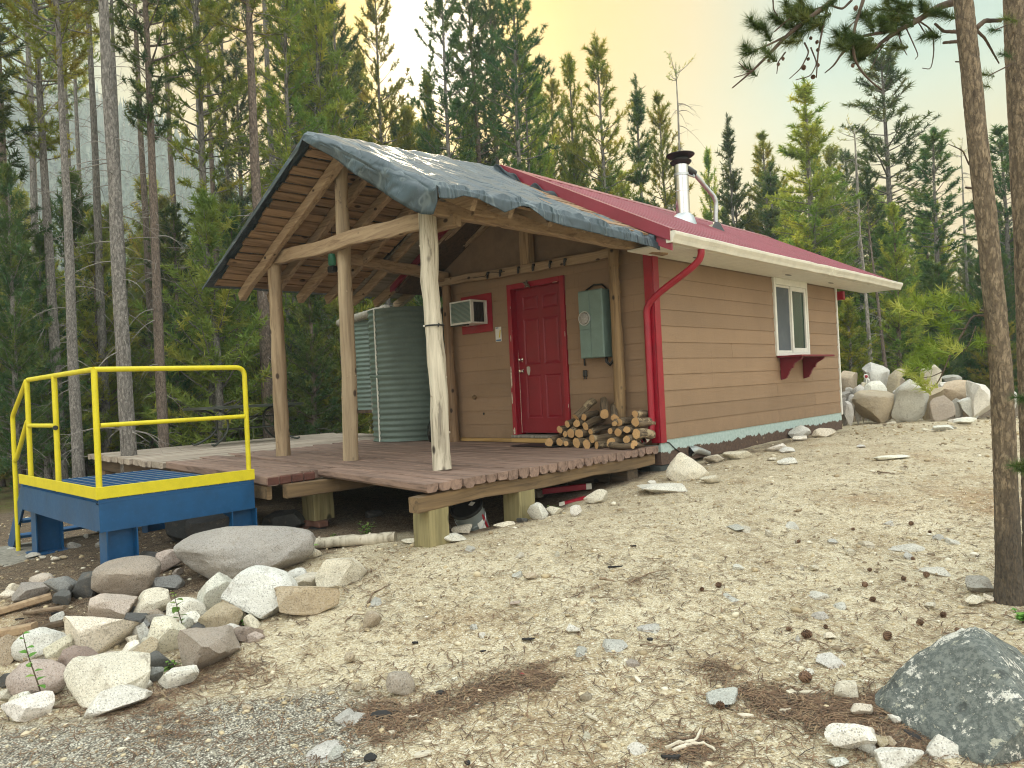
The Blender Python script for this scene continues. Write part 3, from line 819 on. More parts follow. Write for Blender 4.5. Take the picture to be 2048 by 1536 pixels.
# soffit, gutter, downspout
mb = MB()
y = YF + .03
while y < YR - .03:
    y2 = min(y + .1, YR - .03)
    mb.box((.012, y, 2.262), (XE - .07, y2 - .004, 2.272)); y = y2
mb.box((.012, YF + .03, 2.2725), (XE - .07, YR - .03, 2.28))
sof = mb.build('soffit', M['soffit'], cabin)
for y in (.62, 3.3, 5.0):
    mb = MB(); P = [(.26 + .03 * math.cos(t), y + .10 * math.sin(t)) for t in np.linspace(0, 2 * PI, 16, endpoint=False)]
    mb.prism([(b, a) for a, b in P] if False else [(a, b) for a, b in P], 2, 2.2595, 2.2615)
    mb.build('soffit_vent', M['dark'], sof)
mb = MB(); mb.box((XE - .07, YF + .03, 2.258), (XE - .045, YR - .01, 2.385)); mb.build('fascia_board', M['white'], cabin)
def gutter(y0, y1, sag, seed):
    prof = [(XE - .04, 2.385), (XE - .04, 2.262), (XE + .035, 2.262), (XE + .05, 2.30), (XE + .078, 2.345), (XE + .08, 2.375), (XE + .066, 2.385), (XE + .068, 2.372), (XE + .045, 2.31), (XE + .03, 2.274), (XE - .028, 2.274), (XE - .028, 2.385)]
    rg = np.random.default_rng(seed); ys = np.linspace(y0, y1, 16)
    V = []
    for y in ys:
        d = sag * math.sin((y - y0) / (y1 - y0) * PI) + rg.normal(0, .0022); e = rg.normal(0, .002)
        V.extend([(x + (e if x > XE else 0), y, z - d) for x, z in prof])
    n = len(prof); F = [(i * n + j, (i + 1) * n + j, (i + 1) * n + (j + 1) % n, i * n + (j + 1) % n) for i in range(15) for j in range(n)]
    mb = MB(); mb.add(V, F)
    for y in (y0, y1):
        mb.prism([(z, x) if False else (z, x) for x, z in prof[:7]], 1, y - .003, y + .003)
    return mb
g = gutter(YF - .03, 4.02, .006, 2).build('gutter', M['white_worn'], cabin)
g2 = gutter(4.0, YR + .02, -.004, 4)
g2.v = [(x + .012, y, z - .006) for x, y, z in g2.v]
g2.build('gutter', M['white_worn'], cabin, label='white gutter length at the far end, lapped over the first')
path = [(XE - .0, .10, 2.30), (XE - .0, .10, 2.20), (XE - .03, .09, 2.13), (XE - .12, .06, 2.05), (.12, -.045, 1.82), (-.02, -.075, 1.70), (-.055, -.08, 1.62), (-.055, -.08, 1.5), (-.055, -.08, .9), (-.055, -.08, .28), (-.06, -.10, .17), (-.075, -.17, .10), (-.085, -.24, .08)]
mb = MB(); pts = []
for a, b in zip(path[:-1], path[1:]):
    for t in np.linspace(0, 1, 5, endpoint=False):
        pts.append(np.array(a) + (np.array(b) - a) * t)
pts.append(np.array(path[-1])); pts = np.array(pts)
for _ in range(3):
    q = pts.copy(); q[1:-1] = .25 * pts[:-2] + .5 * pts[1:-1] + .25 * pts[2:]; pts = q
mb.tube(pts, .050, 12, False, flat=.74)
ds = mb.build('downspout', M['red'], cabin, True, 40)
mb = MB(); mb.tube(pts[-5:] + (0, -.004, 0), [.051, .053, .054, .056, .058], 12, False, flat=.74); mb.build('worn_outlet', M['white_worn'], ds, True)
mb = MB(); mb.tube(pts[-6:-2], .046, 12, True, flat=.7); mb.build('dark_bore', M['black'], ds)
# window
wy0, wy1, wz0, wz1 = 3.29, 4.55, 1.065, 2.262
win = MB().cbox((-.01, wy0, wz0), (.042, wy0 + .06, wz1), .004).cbox((-.01, wy1 - .05, wz0), (.042, wy1, wz1), .004).cbox((-.01, wy0 + .0605, wz1 - .10), (.044, wy1 - .0505, wz1), .004).cbox((-.01, wy0 + .0605, wz0), (.046, wy1 - .0505, wz0 + .05), .004).build('window', M['white'], cabin)
ym = 3.93
mb = MB().cbox((-.005, wy0 + .062, wz0 + .052), (.018, wy0 + .095, wz1 - .102), .003).cbox((-.005, ym - .05, wz0 + .052), (.018, ym - .012, wz1 - .102), .003).cbox((-.005, wy0 + .096, wz1 - .135), (.018, ym - .051, wz1 - .102), .003).cbox((-.005, wy0 + .096, wz0 + .052), (.018, ym - .051, wz0 + .085), .003)
mb.build('sash', M['white'], win)
mb = MB().cbox((.019, ym - .035, wz0 + .052), (.036, ym + .02, wz1 - .102), .003).cbox((.0, wy1 - .115, wz0 + .052), (.034, wy1 - .052, wz1 - .102), .003).cbox((.0, ym + .0205, wz1 - .17), (.034, wy1 - .1155, wz1 - .102), .003).cbox((.0, ym + .0205, wz0 + .052), (.034, wy1 - .1155, wz0 + .125), .003)
mb.build('sash', M['white'], win)
MB().box((-.002, wy0 + .0955, wz0 + .0855), (.004, ym - .0515, wz1 - .1355)).build('insect_screen', M['screen'], win)
MB().box((.004, ym + .021, wz0 + .1255), (.009, wy1 - .116, wz1 - .1705)).build('pane', (lambda k: k.color(k.mix(k.mask(k.noise(1, k.co((1, 40, 1.2)), 4), .4, .62), S(8, 40, 30), S(22, 66, 50))).rough(.12).spec(.25).m)(N('pane_glass')), win)
P = np.zeros((2, 60, 3))
for j in range(60):
    y = ym - .0 + (wy1 - .1 - ym) * j / 59; x = -.02 + .010 * math.sin(j * 1.1) + .005 * math.sin(j * .37)
    P[0, j] = (x, y, wz0 + .06); P[1, j] = (x, y, wz1 - .12)
mb = MB(); mb.grid(P); mb.grid(P[::-1] - (.006, 0, 0)); mb.build('curtain', M['curtain'], win, True)
shelf = MB().cbox((.018, 3.32, 1.035), (.40, 4.62, 1.063), .004).build('window_shelf', M['dark_red'], cabin)
def bracket(y):
    prof = [(.018, 1.033), (.36, 1.033), (.345, 1.0), (.29, .97), (.235, .94), (.215, .90), (.215, .875), (.18, .865), (.15, .82), (.13, .77), (.11, .745), (.10, .72), (.05, .705), (.018, .70)]
    return MB().prism([(y_, x_) if False else (x_, y_) for x_, y_ in [(b, a) for a, b in prof]] if False else [(z, x) for x, z in prof], 1, y, y + .045)
bracket(3.42).build('bracket', M['dark_red'], shelf); bracket(4.28).build('bracket', M['dark_red'], shelf)
# door
dx0, dx1, dz0, dz1 = -2.388, -1.348, .11, 2.225
mb = MB().cbox((dx0, -.042, dz0 - .04), (dx0 + .075, .0, dz1), .004).cbox((dx1 - .07, -.042, dz0 - .04), (dx1, .0, dz1), .004).cbox((dx0 + .0755, -.042, dz1 - .075), (dx1 - .0705, .0, dz1), .004)
mb.box((dx0 + .045, .0005, dz0), (dx0 + .075, .15, dz1 - .045)); mb.box((dx1 - .07, .0005, dz0), (dx1 - .04, .15, dz1 - .045)); mb.box((dx0 + .0755, .0005, dz1 - .075), (dx1 - .0705, .15, dz1 - .045))
fr = mb.build('door_frame', M['red_chip'], cabin)
def chipflake(x, z, w_, h_, y=-.0445):
    n = 9; P = []
    for i in range(n):
        a = 2 * PI * i / n; r = .75 + .35 * rg.random(); P.append((z + h_ * math.sin(a) * r, x + w_ * math.cos(a) * r))
    return MB().prism(P, 1, y, y + .0025)
for x, z, a, b in ((dx0 + .02, .93, .014, .16), (dx0 + .018, .62, .010, .09), (dx0 + .045, 1.47, .006, .05), (dx0 + .03, .16, .02, .05), (dx0 + .062, 1.9, .004, .02), (dx1 - .008, 1.45, .004, .04), (dx1 - .006, .5, .004, .03), (dx0 + .4, dz1 - .071, .05, .006), (dx1 - .14, dz1 - .072, .05, .005)):
    chipflake(x, z, a, b).build('paint_chip', M['chip'], fr)
door = thing_door = None
yd = .075
mb = MB(); X0, X1, Z0, Z1 = dx0 + .0765, dx1 - .0715, dz0 + .022, dz1 - .077
# slab with six sunken panels: rails and stiles stand 9 mm proud of the panel ground
pans = []
w_ = X1 - X0
for (a, b) in ((.14, .46), (.54, .86)):
    for (c, d) in ((.10, .40), (.47, .79), (.85, .945)):
        pans.append((X0 + a * w_, X0 + b * w_, Z0 + c * (Z1 - Z0), Z0 + d * (Z1 - Z0)))
xs = sorted({X0, X1, *[p[0] for p in pans], *[p[1] for p in pans]}); zs = sorted({Z0, Z1, *[p[2] for p in pans], *[p[3] for p in pans]})
mb.box((X0, yd + .001, Z0), (X1, yd + .04, Z1))
for i in range(len(xs) - 1):
    for j in range(len(zs) - 1):
        cx, cz = .5 * (xs[i] + xs[i + 1]), .5 * (zs[j] + zs[j + 1])
        if not any(p[0] < cx < p[1] and p[2] < cz < p[3] for p in pans):
            mb.add([(xs[i], yd - .009, zs[j]), (xs[i + 1], yd - .009, zs[j]), (xs[i + 1], yd - .009, zs[j + 1]), (xs[i], yd - .009, zs[j + 1])], [(0, 1, 2, 3)])
for (a, b, c, d) in pans:                                       # sloped reveal and raised field
    o = [(a, c), (b, c), (b, d), (a, d)]; e = .02; i1 = [(a + e, c + e), (b - e, c + e), (b - e, d - e), (a + e, d - e)]; e = .045; i2 = [(a + e, c + e), (b - e, c + e), (b - e, d - e), (a + e, d - e)]
    V = [(x, yd - .009, z) for x, z in o] + [(x, yd - .0005, z) for x, z in i1] + [(x, yd - .006, z) for x, z in i2]
    F = [(k, (k + 1) % 4, 4 + (k + 1) % 4, 4 + k) for k in range(4)] + [(4 + k, 4 + (k + 1) % 4, 8 + (k + 1) % 4, 8 + k) for k in range(4)] + [(8, 9, 10, 11)]
    mb.add(V, F)
door = mb.build('door', M['red_door'], cabin)
def knob(x, z, r):
    mb = MB(); mb.lathe([(.0, .0), (.03, .0), (.03, .006), (.012, .008), (.012, .03), (r, .04), (r * 1.08, .055), (r * .8, .068), (.0, .072)], 20)
    mb.xform(Matrix.Translation((x, yd - .009, z)) @ Matrix.Rotation(PI / 2, 4, 'X')); return mb
knob(X0 + .065, 1.0, .026).build('knob', M['chrome'], door, True, 40)
knob(X0 + .065, 1.16, .022).build('deadbolt', M['chrome'], door, True, 40)
MB().prism([(z + 1.0, x + X0 + .18) for x, z in [(-.03, .055), (0, .062), (.032, .052), (.033, .0), (.02, -.045), (.003, -.068), (-.018, -.045), (-.031, .0)]], 1, yd - .013, yd - .0095).build('shield_badge', M['galv'], door)
MB().prism([(z, x) for x, z in [(X0 - .0008, Z0), (X0 + .006, Z0), (X0 + .007, .7), (X0 + .003, 1.2), (X0 - .0008, 1.3)]], 1, yd - .0115, yd - .0095).build('bare_edge', M['chip'], door)
mb = MB().cbox((dx0 + .01, -.10, .07), (dx1 + .02, .10, .108), .008); mb.build('threshold', M['greyplank'], cabin)
MB().cbox((dx0 + .0, -.085, .005), (dx1 + .03, -.02, .068), .006).build('sill_block', M['ochre'], cabin)
MB().cbox((-3.7, -.05, .003), (dx0 - .005, -.02, .055), .006).build('base_board', M['ochre'], cabin)
ac_p = MB().cbox((-3.36, -.03, 1.605), (-2.71, -.0165, 2.165), .003).build('cooler_panel', M['red'], cabin)
# rear overhang beam
MB().cbox((-2.6, 5.9, 2.05), (.14, 5.98, 2.2), .005).build('rear_beam', M['red'], cabin)
# stove pipe and service mast
cx, cy, cz = -1.0, 2.52, roof_z(-1.0)
mb = MB(); mb.lathe([(.105, -.05), (.105, .45), (.108, .455), (.105, .46), (.105, .72), (.109, .725), (.105, .73), (.105, .93)], 36, (cx, cy, cz))
pipe = mb.build('stove_pipe', M['steel'], cabin, True, 30)
MB().lathe([(.115, .86), (.15, .885), (.165, .915), (.11, .92), (.11, .96), (.185, .985), (.215, 1.01), (.215, 1.02), (.03, .985), (0, .985)], 36, (cx, cy, cz)).build('rain_cap', M['black'], pipe, True, 30)
mb = MB(); P = [(.20, -.105), (.17, .03), (.125, .07), (.108, .09)]
mb.lathe([(.21, .0), (.16, .06), (.12, .10), (.107, .11)], 24, (cx, cy, cz))
mb.v = [(x, y, z - RS * (x - cx) if z < cz + .05 else z) for x, y, z in mb.v]
mb.build('flashing', M['galv'], pipe, True, 30)
mx, my = -.93, 3.42; mz = roof_z(mx)
pts = [(mx, my, mz - .05), (mx, my, mz + .2), (mx + .015, my + .01, mz + .44), (mx, my - .03, mz + .54), (mx - .05, my - .16, mz + .66), (mx - .1, my - .38, mz + .83), (mx - .13, my - .48, mz + .88)]
pp = []
for a, b in zip(pts[:-1], pts[1:]):
    for t in np.linspace(0, 1, 5, endpoint=False):
        pp.append(np.array(a) + (np.array(b) - a) * t)
pp.append(np.array(pts[-1])); pp = np.array(pp)
q = pp.copy(); q[1:-1] = (pp[:-2] + pp[1:-1] * 2 + pp[2:]) / 4; pp = q
mast = MB().tube(pp, .036, 14).build('service_mast', M['galv'], cabin, True, 40)
mb = MB(); mb.lathe([(.16, .0), (.07, .10), (.042, .13)], 4, (mx, my, mz)); mb.v = [(x, y, z - RS * (x - mx) if z < mz + .05 else z) for x, y, z in mb.v]
mb.build('mast_boot', M['dark'], mast)
mb = MB(); mb.tube([pp[-1] + (.03, .06, -.02), pp[-1] + (-.04, -.10, .05)], [.05, .06], 12); mb.build('weatherhead', M['dark'], mast, True, 40)
mb = MB(); mb.tube([(cx + .09, cy + .0, cz + .7), (cx + .05, cy + .3, cz + .72), tuple(pp[-3])], .014, 8); mb.lathe([(.111, .69), (.114, .69), (.114, .73), (.111, .73)], 30, (cx, cy, cz)); mb.build('brace_clamp', M['galv'], mast)
# ------------------------------------------------------------------ on the front wall
ac = thing('air_conditioner', 'white boxed air conditioner sticking out of the red panel beside the door', 'air conditioner', (-3.02, 0, 1.73))
bx0, bx1, bz0, bz1, bd = -3.25, -2.80, 1.72, 2.06, -.36
mb = MB().cbox((bx0, bd, bz1 - .02), (bx1, -.031, bz1), .004).cbox((bx0, bd, bz0), (bx1, -.031, bz0 + .02), .004).cbox((bx0, bd, bz0 + .0205), (bx0 + .02, -.031, bz1 - .0205), .004).cbox((bx1 - .02, bd, bz0 + .0205), (bx1, bd + .06, bz1 - .0205), .004).cbox((bx1 - .02, -.06, bz0 + .0205), (bx1, -.031, bz1 - .0205), .004)
mb.cbox((bx0 + .02, bd + .03, bz0 + .021), (bx1 - .025, -.032, bz1 - .021), .002); mb.build('case', M['white'], ac)
mb = MB()
for i in range(16):
    z = bz0 + .035 + i * .0178
    mb.box((bx0 + .022, bd + .006, z), (bx1 - .022, bd + .0295, z + .011))
mb.build('grille', M['meter_grey'], ac)
mb = MB()
for i in range(6):
    y = bd + .07 + i * .035
    mb.box((bx1 - .024, y, bz0 + .03), (bx1 - .006, y + .018, bz1 - .03))
mb.build('side_louvre', M['dark'], ac)
MB().cbox((bx0 + .16, bd - .006, bz0 + .004), (bx0 + .28, bd - .0005, bz0 + .03), .002).build('name_plate', M['white'], ac)
MB().box((bx0 + .01, bd + .004, bz0 - .02), (bx1 - .1, bd + .05, bz0 - .001)).build('drip_tray', M['black'], ac)
mbx = thing('electric_meter_box', 'tall grey green electric box with round meter on the wall right of the door', 'meter box', (-.8, 0, 1.1))
ex0, ex1, ez0, ez1, ed = -.99, -.62, 1.10, 1.95, -.19
MB().cbox((ex0, ed, ez0), (ex1, -.017, ez1), .006).build('case', M['meter_grey'], mbx)
MB().cbox((ex0 + .004, ed - .012, ez0 + .36), (ex0 + .175, ed - .0005, ez1 - .01), .004).cbox((ex0 + .004, ed - .008, ez0 + .008), (ex0 + .175, ed - .0005, ez0 + .355), .003).cbox((ex0 + .18, ed - .010, ez0 + .008), (ex1 - .004, ed - .0005, ez1 - .01), .004).build('cover', M['meter_grey'], mbx)
mb = MB(); mb.lathe([(.0, .045), (.055, .044), (.07, .035), (.075, .0)], 28); mb.xform(Matrix.Translation((ex0 + .10, ed - .012, ez0 + .50)) @ Matrix.Rotation(PI / 2, 4, 'X'))
mb.build('meter', paint('meter_face', S(150, 146, 140), .25, .2), mbx, True, 40)
mb = MB(); mb.lathe([(.078, .0), (.09, .0), (.09, .02), (.078, .02), (.078, .0)], 28); mb.xform(Matrix.Translation((ex0 + .10, ed - .012, ez0 + .50)) @ Matrix.Rotation(PI / 2, 4, 'X'))
mb.build('meter_ring', M['galv'], mbx, True, 40)
mb = MB(); mb.tube([(-.66, -.10, ez0 + .02), (-.66, -.10, ez0 - .06), (-.62, -.09, ez0 - .10), (-.57, -.07, ez0 - .04), (-.55, -.06, ez0 + .2), (-.55, -.05, 1.9), (-.55, -.05, 2.35)], .02, 10); mb.build('conduit', M['black'], mbx, True)
cb = thing('power_cable', 'black power cable looping over the meter box and hanging to its left', 'cable', (-1.07, -.03, .85))
pts = np.array([(-.60, -.03, 1.75), (-.62, -.03, 1.92), (-.72, -.04, 2.02), (-.85, -.04, 2.03), (-.97, -.04, 1.98), (-1.055, -.04, 1.86), (-1.07, -.035, 1.6), (-1.065, -.035, 1.2), (-1.06, -.03, .95)])
MB().tube(np.array([pts[min(i // 4, 7)] + (pts[min(i // 4 + 1, 8)] - pts[min(i // 4, 7)]) * ((i % 4) / 4) for i in range(33)]), .011, 8).build('cord', M['black'], cb, True)
mb = MB().cbox((-1.085, -.055, .87), (-1.03, -.018, .955), .008); mb.box((-1.075, -.045, .84), (-1.07, -.03, .872)); mb.box((-1.045, -.045, .84), (-1.04, -.03, .872)); mb.build('plug', M['dark'], cb)
nt = thing('paper_notice', 'small paper notice with yellow strip pinned between air conditioner and door', 'notice', (-2.6, -.02, 1.45))
MB().box((-2.665, -.0205, 1.445), (-2.545, -.0185, 1.655)).build('sheet', M['labelw'], nt)
MB().hexa([(-2.60, -.0225, 1.50), (-2.575, -.0225, 1.50), (-2.575, -.021, 1.50), (-2.60, -.021, 1.50), (-2.575, -.0225, 1.61), (-2.553, -.0225, 1.61), (-2.553, -.021, 1.61), (-2.575, -.021, 1.61)]).build('yellow_strip', M['paper_y'], nt)
MB().box((-2.655, -.0225, 1.635), (-2.60, -.021, 1.648)).box((-2.655, -.0225, 1.452), (-2.56, -.021, 1.475)).build('blue_band', M['paper_b'], nt)
kn = thing('wall_hole_plug', 'dark broken pipe hole low in the tan wall beside the porch post', 'pipe hole', (-3.16, -.02, .66))
mb = MB(); mb.tube([(-3.16, -.016, .66), (-3.16, -.05, .655)], [.035, .03], 9, jit=.1); mb.build('pipe_stub', M['joist'], kn)
mb = MB(); mb.tube([(-2.99, -.016, .41), (-2.99, -.02, .41)], [.018, .018], 9, jit=.1); tag(mb.build('wall_stain', M['black'], None), 'small round dark hole in the tan siding, below the pipe stub', 'hole')
wasp = thing('wasp_nest', 'ragged brown nest stuck on top of the red door frame', 'nest', (-2.0, -.06, 2.2))
mb = MB()
for i in range(14):
    a = rg.uniform(0, 6.28); c = np.array((-1.98 + .05 * math.cos(a) * rg.random(), -.05 - .02 * rg.random(), 2.20 + .05 * math.sin(a) * rg.random()))
    mb.tube([c, c + np.array((rg.uniform(-.04, .04), -.02, rg.uniform(-.06, .02)))], [.016, .006], 6, jit=.15, seed=i)
mb.build('mud_cells', M['bark_brown'], wasp)
# ------------------------------------------------------------------ decks
def slab(mb, a0, a1, b0, b1, z0, z1, rnd, cut=.02):
    """board with a0-a1 its near edge and b0-b1 its far edge, bevelled below like a half log"""
    a0, a1, b0, b1 = [np.array(q, float) for q in (a0, a1, b0, b1)]
    def cut_in(p, q, t): return p + (q - p) * t
    n = 7; V = []
    for i in range(n):
        t = i / (n - 1); p = a0 + (a1 - a0) * t; q = b0 + (b1 - b0) * t
        w = np.linalg.norm(q - p) + 1e-9; e = .006 / w; c = cut / w
        jz = rg.gauss(0, .0022)
        for s_, z in ((e + .02, z1 + jz), (1 - e - .02, z1 + jz), (1 - e, z1 - .007 + jz), (1 - e, z0 + cut), (1 - c - e, z0), (c + e, z0), (e, z0 + cut), (e, z1 - .007 + jz)):
            h = cut_in(p, q, s_); V.append((h[0], h[1], z))
    F = [(i * 8 + j, i * 8 + (j + 1) % 8, (i + 1) * 8 + (j + 1) % 8, (i + 1) * 8 + j) for i in range(n - 1) for j in range(8)]
    F += [tuple(range(8))[::-1], tuple((n - 1) * 8 + j for j in range(8))]
    mb.add(V, F, rnd)
rg = random.Random(11)
deck = thing('porch_deck', 'worn purple brown plank deck on square posts in front of the red door', 'deck', (-2.5, -2, -.5))
mb = MB(); nb = 25
for k in range(nb):
    xr = .012 + rg.uniform(-.012, .02); xl = -5.5 + rg.uniform(-.35, .02) if k else -2.13
    def yy(kk, x):
        yr = -3.64 + .1428 * kk; yl = -2.86 + kk * (2.79 / nb)
        t = (x - .0) / (-5.5); return yr + (yl - yr) * t
    if k < 2: xl = -2.16 + .03 * k
    z = rg.uniform(-.004, .003)
    slab(mb, (xl, yy(k, xl)), (xr, yy(k, xr)), (xl, yy(k + 1, xl)), (xr, yy(k + 1, xr)), -.085 + rg.uniform(-.012, .012), z, rg.random(), rg.uniform(.012, .035))
mb.build('deck_boards', M['deck'], deck)
mb = MB()
for k in range(6):
    xr = -2.03 - .02 * k + rg.uniform(-.01, .01) if k < 3 else -2.17; xl = -5.42 + rg.uniform(-.3, .3)
    if k == 0: xl = -5.38
    yr = lambda q: -3.985 + .142 * q; yl = lambda q: -3.66 + .135 * q
    f = lambda q, x: yr(q) + (yl(q) - yr(q)) * (x + 2.02) / (-3.38)
    slab(mb, (xl, f(k, xl)), (xr, f(k, xr)), (xl, f(k + 1, xl)), (xr, f(k + 1, xr)), -.092, rg.uniform(-.004, .004), rg.random(), .016)
mb.build('step_boards', M['deck'], deck, label='short front row of planks with dark red sawn ends')
mb = MB()
for k in range(4):
    mb.cbox((-2.045 - .01 * k, -3.980 + .142 * k, -.090), (-2.02 - .0085 * k, -3.846 + .142 * k, -.004), .018)
mb.build('sawn_ends', paint('red_brown_end', S(100, 62, 52), .85, .4, scale=8, bump=.3), deck)
for q_ in (((-.09, -3.70, -.155), (-.09, -.1, -.155), .13, .13, 9), ((-2.0, -3.80, -.16), (-2.0, -.1, -.16), .10, .14, 6), ((-4.0, -3.6, -.16), (-4.0, -.1, -.16), .10, .14, 6), ((-5.4, -3.5, -.16), (-5.4, -.1, -.16), .10, .14, 6), ((-2.1, -3.92, -.165), (-5.3, -3.60, -.165), .05, .14, 6)):
    MB().beam(*q_, .006, seed=len(deck.children)).build('joist', M['joist'], deck)
def pier(x, y, w, zt, zb, seed):
    mb = MB(); mb.beam((x, y, zb), (x, y, zt), w, w, 3, .003, (1, 0, 0), .008, seed, rg.random()); return mb
pier(-.135, -3.47, .225, -.222, -.66, 1).build('pier', M['pier'], deck)
pier(-.135, -2.36, .225, -.222, -.66, 2).build('pier', M['pier'], deck)
pier(-2.36, -3.22, .25, -.175, -.56, 3).build('pier', M['pier'], deck)
pier(-4.0, -3.35, .22, -.235, -.85, 4).build('pier', M['pier'], deck)
MB().cbox((-.95, -.62, -.44), (-.32, -.40, -.225), .006).build('crib_block', M['joist_x'], deck); MB().cbox((-.30, -.62, -.45), (-.06, -.42, -.225), .006).build('crib_block', M['joist_x'], deck)
g2 = thing('side_deck', 'silvered grey plank deck left of the porch, carrying the patio table', 'deck', (-7.3, -1, -.5))
mb = MB(); n = 25
for k in range(n):
    x0 = -9.08 + k * .1428
    y0 = -3.52 - .006 * k + rg.uniform(-.03, .03); y1 = 1.15 + rg.uniform(-.05, .05)
    z = -.012 + rg.uniform(-.004, .004)
    slab(mb, (x0 + .1428, y0), (x0 + .1428, y1), (x0, y0), (x0, y1), z - .085, z, rg.random(), .012)
mb.build('deck_boards', M['greydeck'], g2)
MB().beam((-9.0, -3.36, -.19), (-5.55, -3.42, -.19), .12, .18, 6, .006, seed=8).build('joist', M['joist_x'], g2); MB().beam((-9.0, 0.9, -.19), (-5.55, .9, -.19), .1, .18, 5, seed=9).build('joist', M['joist_x'], g2)
for x, y in ((-8.6, -3.36), (-7.1, -3.38), (-5.75, -3.4), (-8.6, .85), (-6, .85)):
    pier(x, y, .18, -.285, -1.05, int(x * 10) % 97).build('pier', M['joist'], g2)

# ------------------------------------------------------------------ porch shelter
sh = thing('porch_shelter', 'open pole-framed porch roof of peeled logs and rough boards over the deck', 'porch', (-2.5, -1.6, 0))
def log(p0, p1, r0, r1, seed, seg=14, n=18, jit=.025, bow=.012):
    p0, p1 = np.array(p0, float), np.array(p1, float); rgn = np.random.default_rng(seed); t = np.linspace(0, 1, seg + 1)
    off = np.cumsum(rgn.normal(0, bow * .5, (seg + 1, 3)), 0); off -= np.outer(t, off[-1]) + np.outer(1 - t, off[0])
    P = p0 + np.outer(t, p1 - p0) + off * .6; rad = r0 + (r1 - r0) * t + rgn.normal(0, .003, seg + 1)
    mb = MB(); mb.tube(P, rad, n, True, rgn.random(), jit * .5, seed)
    for _ in range(6):                                          # branch stubs
        i = rgn.integers(1, seg); a = rgn.uniform(0, 6.28); ax = (p1 - p0) / np.linalg.norm(p1 - p0); s = np.cross(ax, (.3, .5, .1)); s /= np.linalg.norm(s); u = np.cross(ax, s)
        d = s * math.cos(a) + u * math.sin(a); mb.tube([P[i] + d * rad[i] * .8, P[i] + d * (rad[i] + .008)], [.014, .009], 7)
    return mb
log((-4.42, -2.47, .0), (-4.20, -2.60, 2.78), .100, .085, 21).build('post', M['log_a'], sh, True, 50, 'leftmost front post, clean tan peeled log')
log((-2.69, -2.55, .0), (-2.57, -2.58, 3.52), .088, .080, 22).build('post', M['log_b'], sh, True, 50, 'tall middle front post flecked with brown bark')
log((-.70, -2.83, .0), (-.79, -2.80, 2.60), .092, .088, 23, jit=.05, bow=.022).build('post', M['log_c'], sh, True, 50, 'weathered pale grey front post nearest the yard')
log((-3.53, -.13, .0), (-3.56, -.13, 2.36), .078, .07, 24).build('post', M['log_d'], sh, True, 50, 'brown peeled post against the wall beside the air conditioner')
log((-.47, -.13, .0), (-.47, -.12, 2.40), .07, .062, 25).build('post', M['log_e'], sh, True, 50, 'bark-blotched post against the wall by the firewood')
MB().tube([(-3.74, -.10, .003), (-3.74, -.1, .9)], .022, 10).build('white_pipe', M['white'], cabin)
# ties and plates
MB().beam((-4.15, -2.60, 2.64), (-.84, -2.80, 2.47), .085, .165, 12, .008, seed=31, rnd=.6).build('tie_beam', M['timber_x'], sh)
MB().beam((-4.22, -2.80, 2.855), (-3.62, -.06, 2.50), .12, .15, 10, .006, seed=32, rnd=.35).build('left_plate', M['timber'], sh)
MB().beam((-.72, -2.86, 2.585), (.20, -.02, 2.315), .11, .14, 12, .005, seed=33, rnd=.7).build('right_plate', M['timber'], sh)
MB().beam((-.50, -2.45, 2.60), (-.42, -2.2, 2.58), .1, .17, 2, .003, seed=33, rnd=.5).build('packing_block', M['timber'], sh)
MB().beam((-.9, -2.62, 2.46), (-.55, -2.62, 2.46), .10, .12, 2, .003, seed=34, rnd=.4).build('packing_block', M['timber_x'], sh)
wb = MB().beam((-3.74, -.10, 2.43), (-.42, -.10, 2.365), .08, .115, 10, .005, seed=35, rnd=.5).build('wall_beam', M['timber_x'], sh)
MB().beam((-1.9, -.11, 2.44), (-1.9, -.11, 3.55), .17, .12, 4, .004, (0, 1, 0), seed=36, rnd=.5).build('king_post', M['timber_z'], sh)
for i, x in enumerate((-2.62, -2.37, -2.02, -1.75, -1.45, -1.20)):
    z = 2.43 - (x + 3.74) * .0196 - .01
    mb = MB(); mb.tube([(x, -.142, z + .03), (x, -.165, z + .03), (x, -.175, z - .01)], .018, 8); mb.lathe([(.004, -.055), (.014, -.045), (.016, -.02), (.012, .0), (.004, .003)], 10, (x, -.178, z - .005))
    mb.build('bulb_holder', M['dark'], wb, True)
MB().tube([(-2.95, -.143, 2.40), (-2.7, -.146, 2.39), (-2.62, -.15, 2.44), (-2.4, -.148, 2.40), (-2.3, -.147, 2.40)], .004, 5).build('bulb_wire', M['black'], wb)
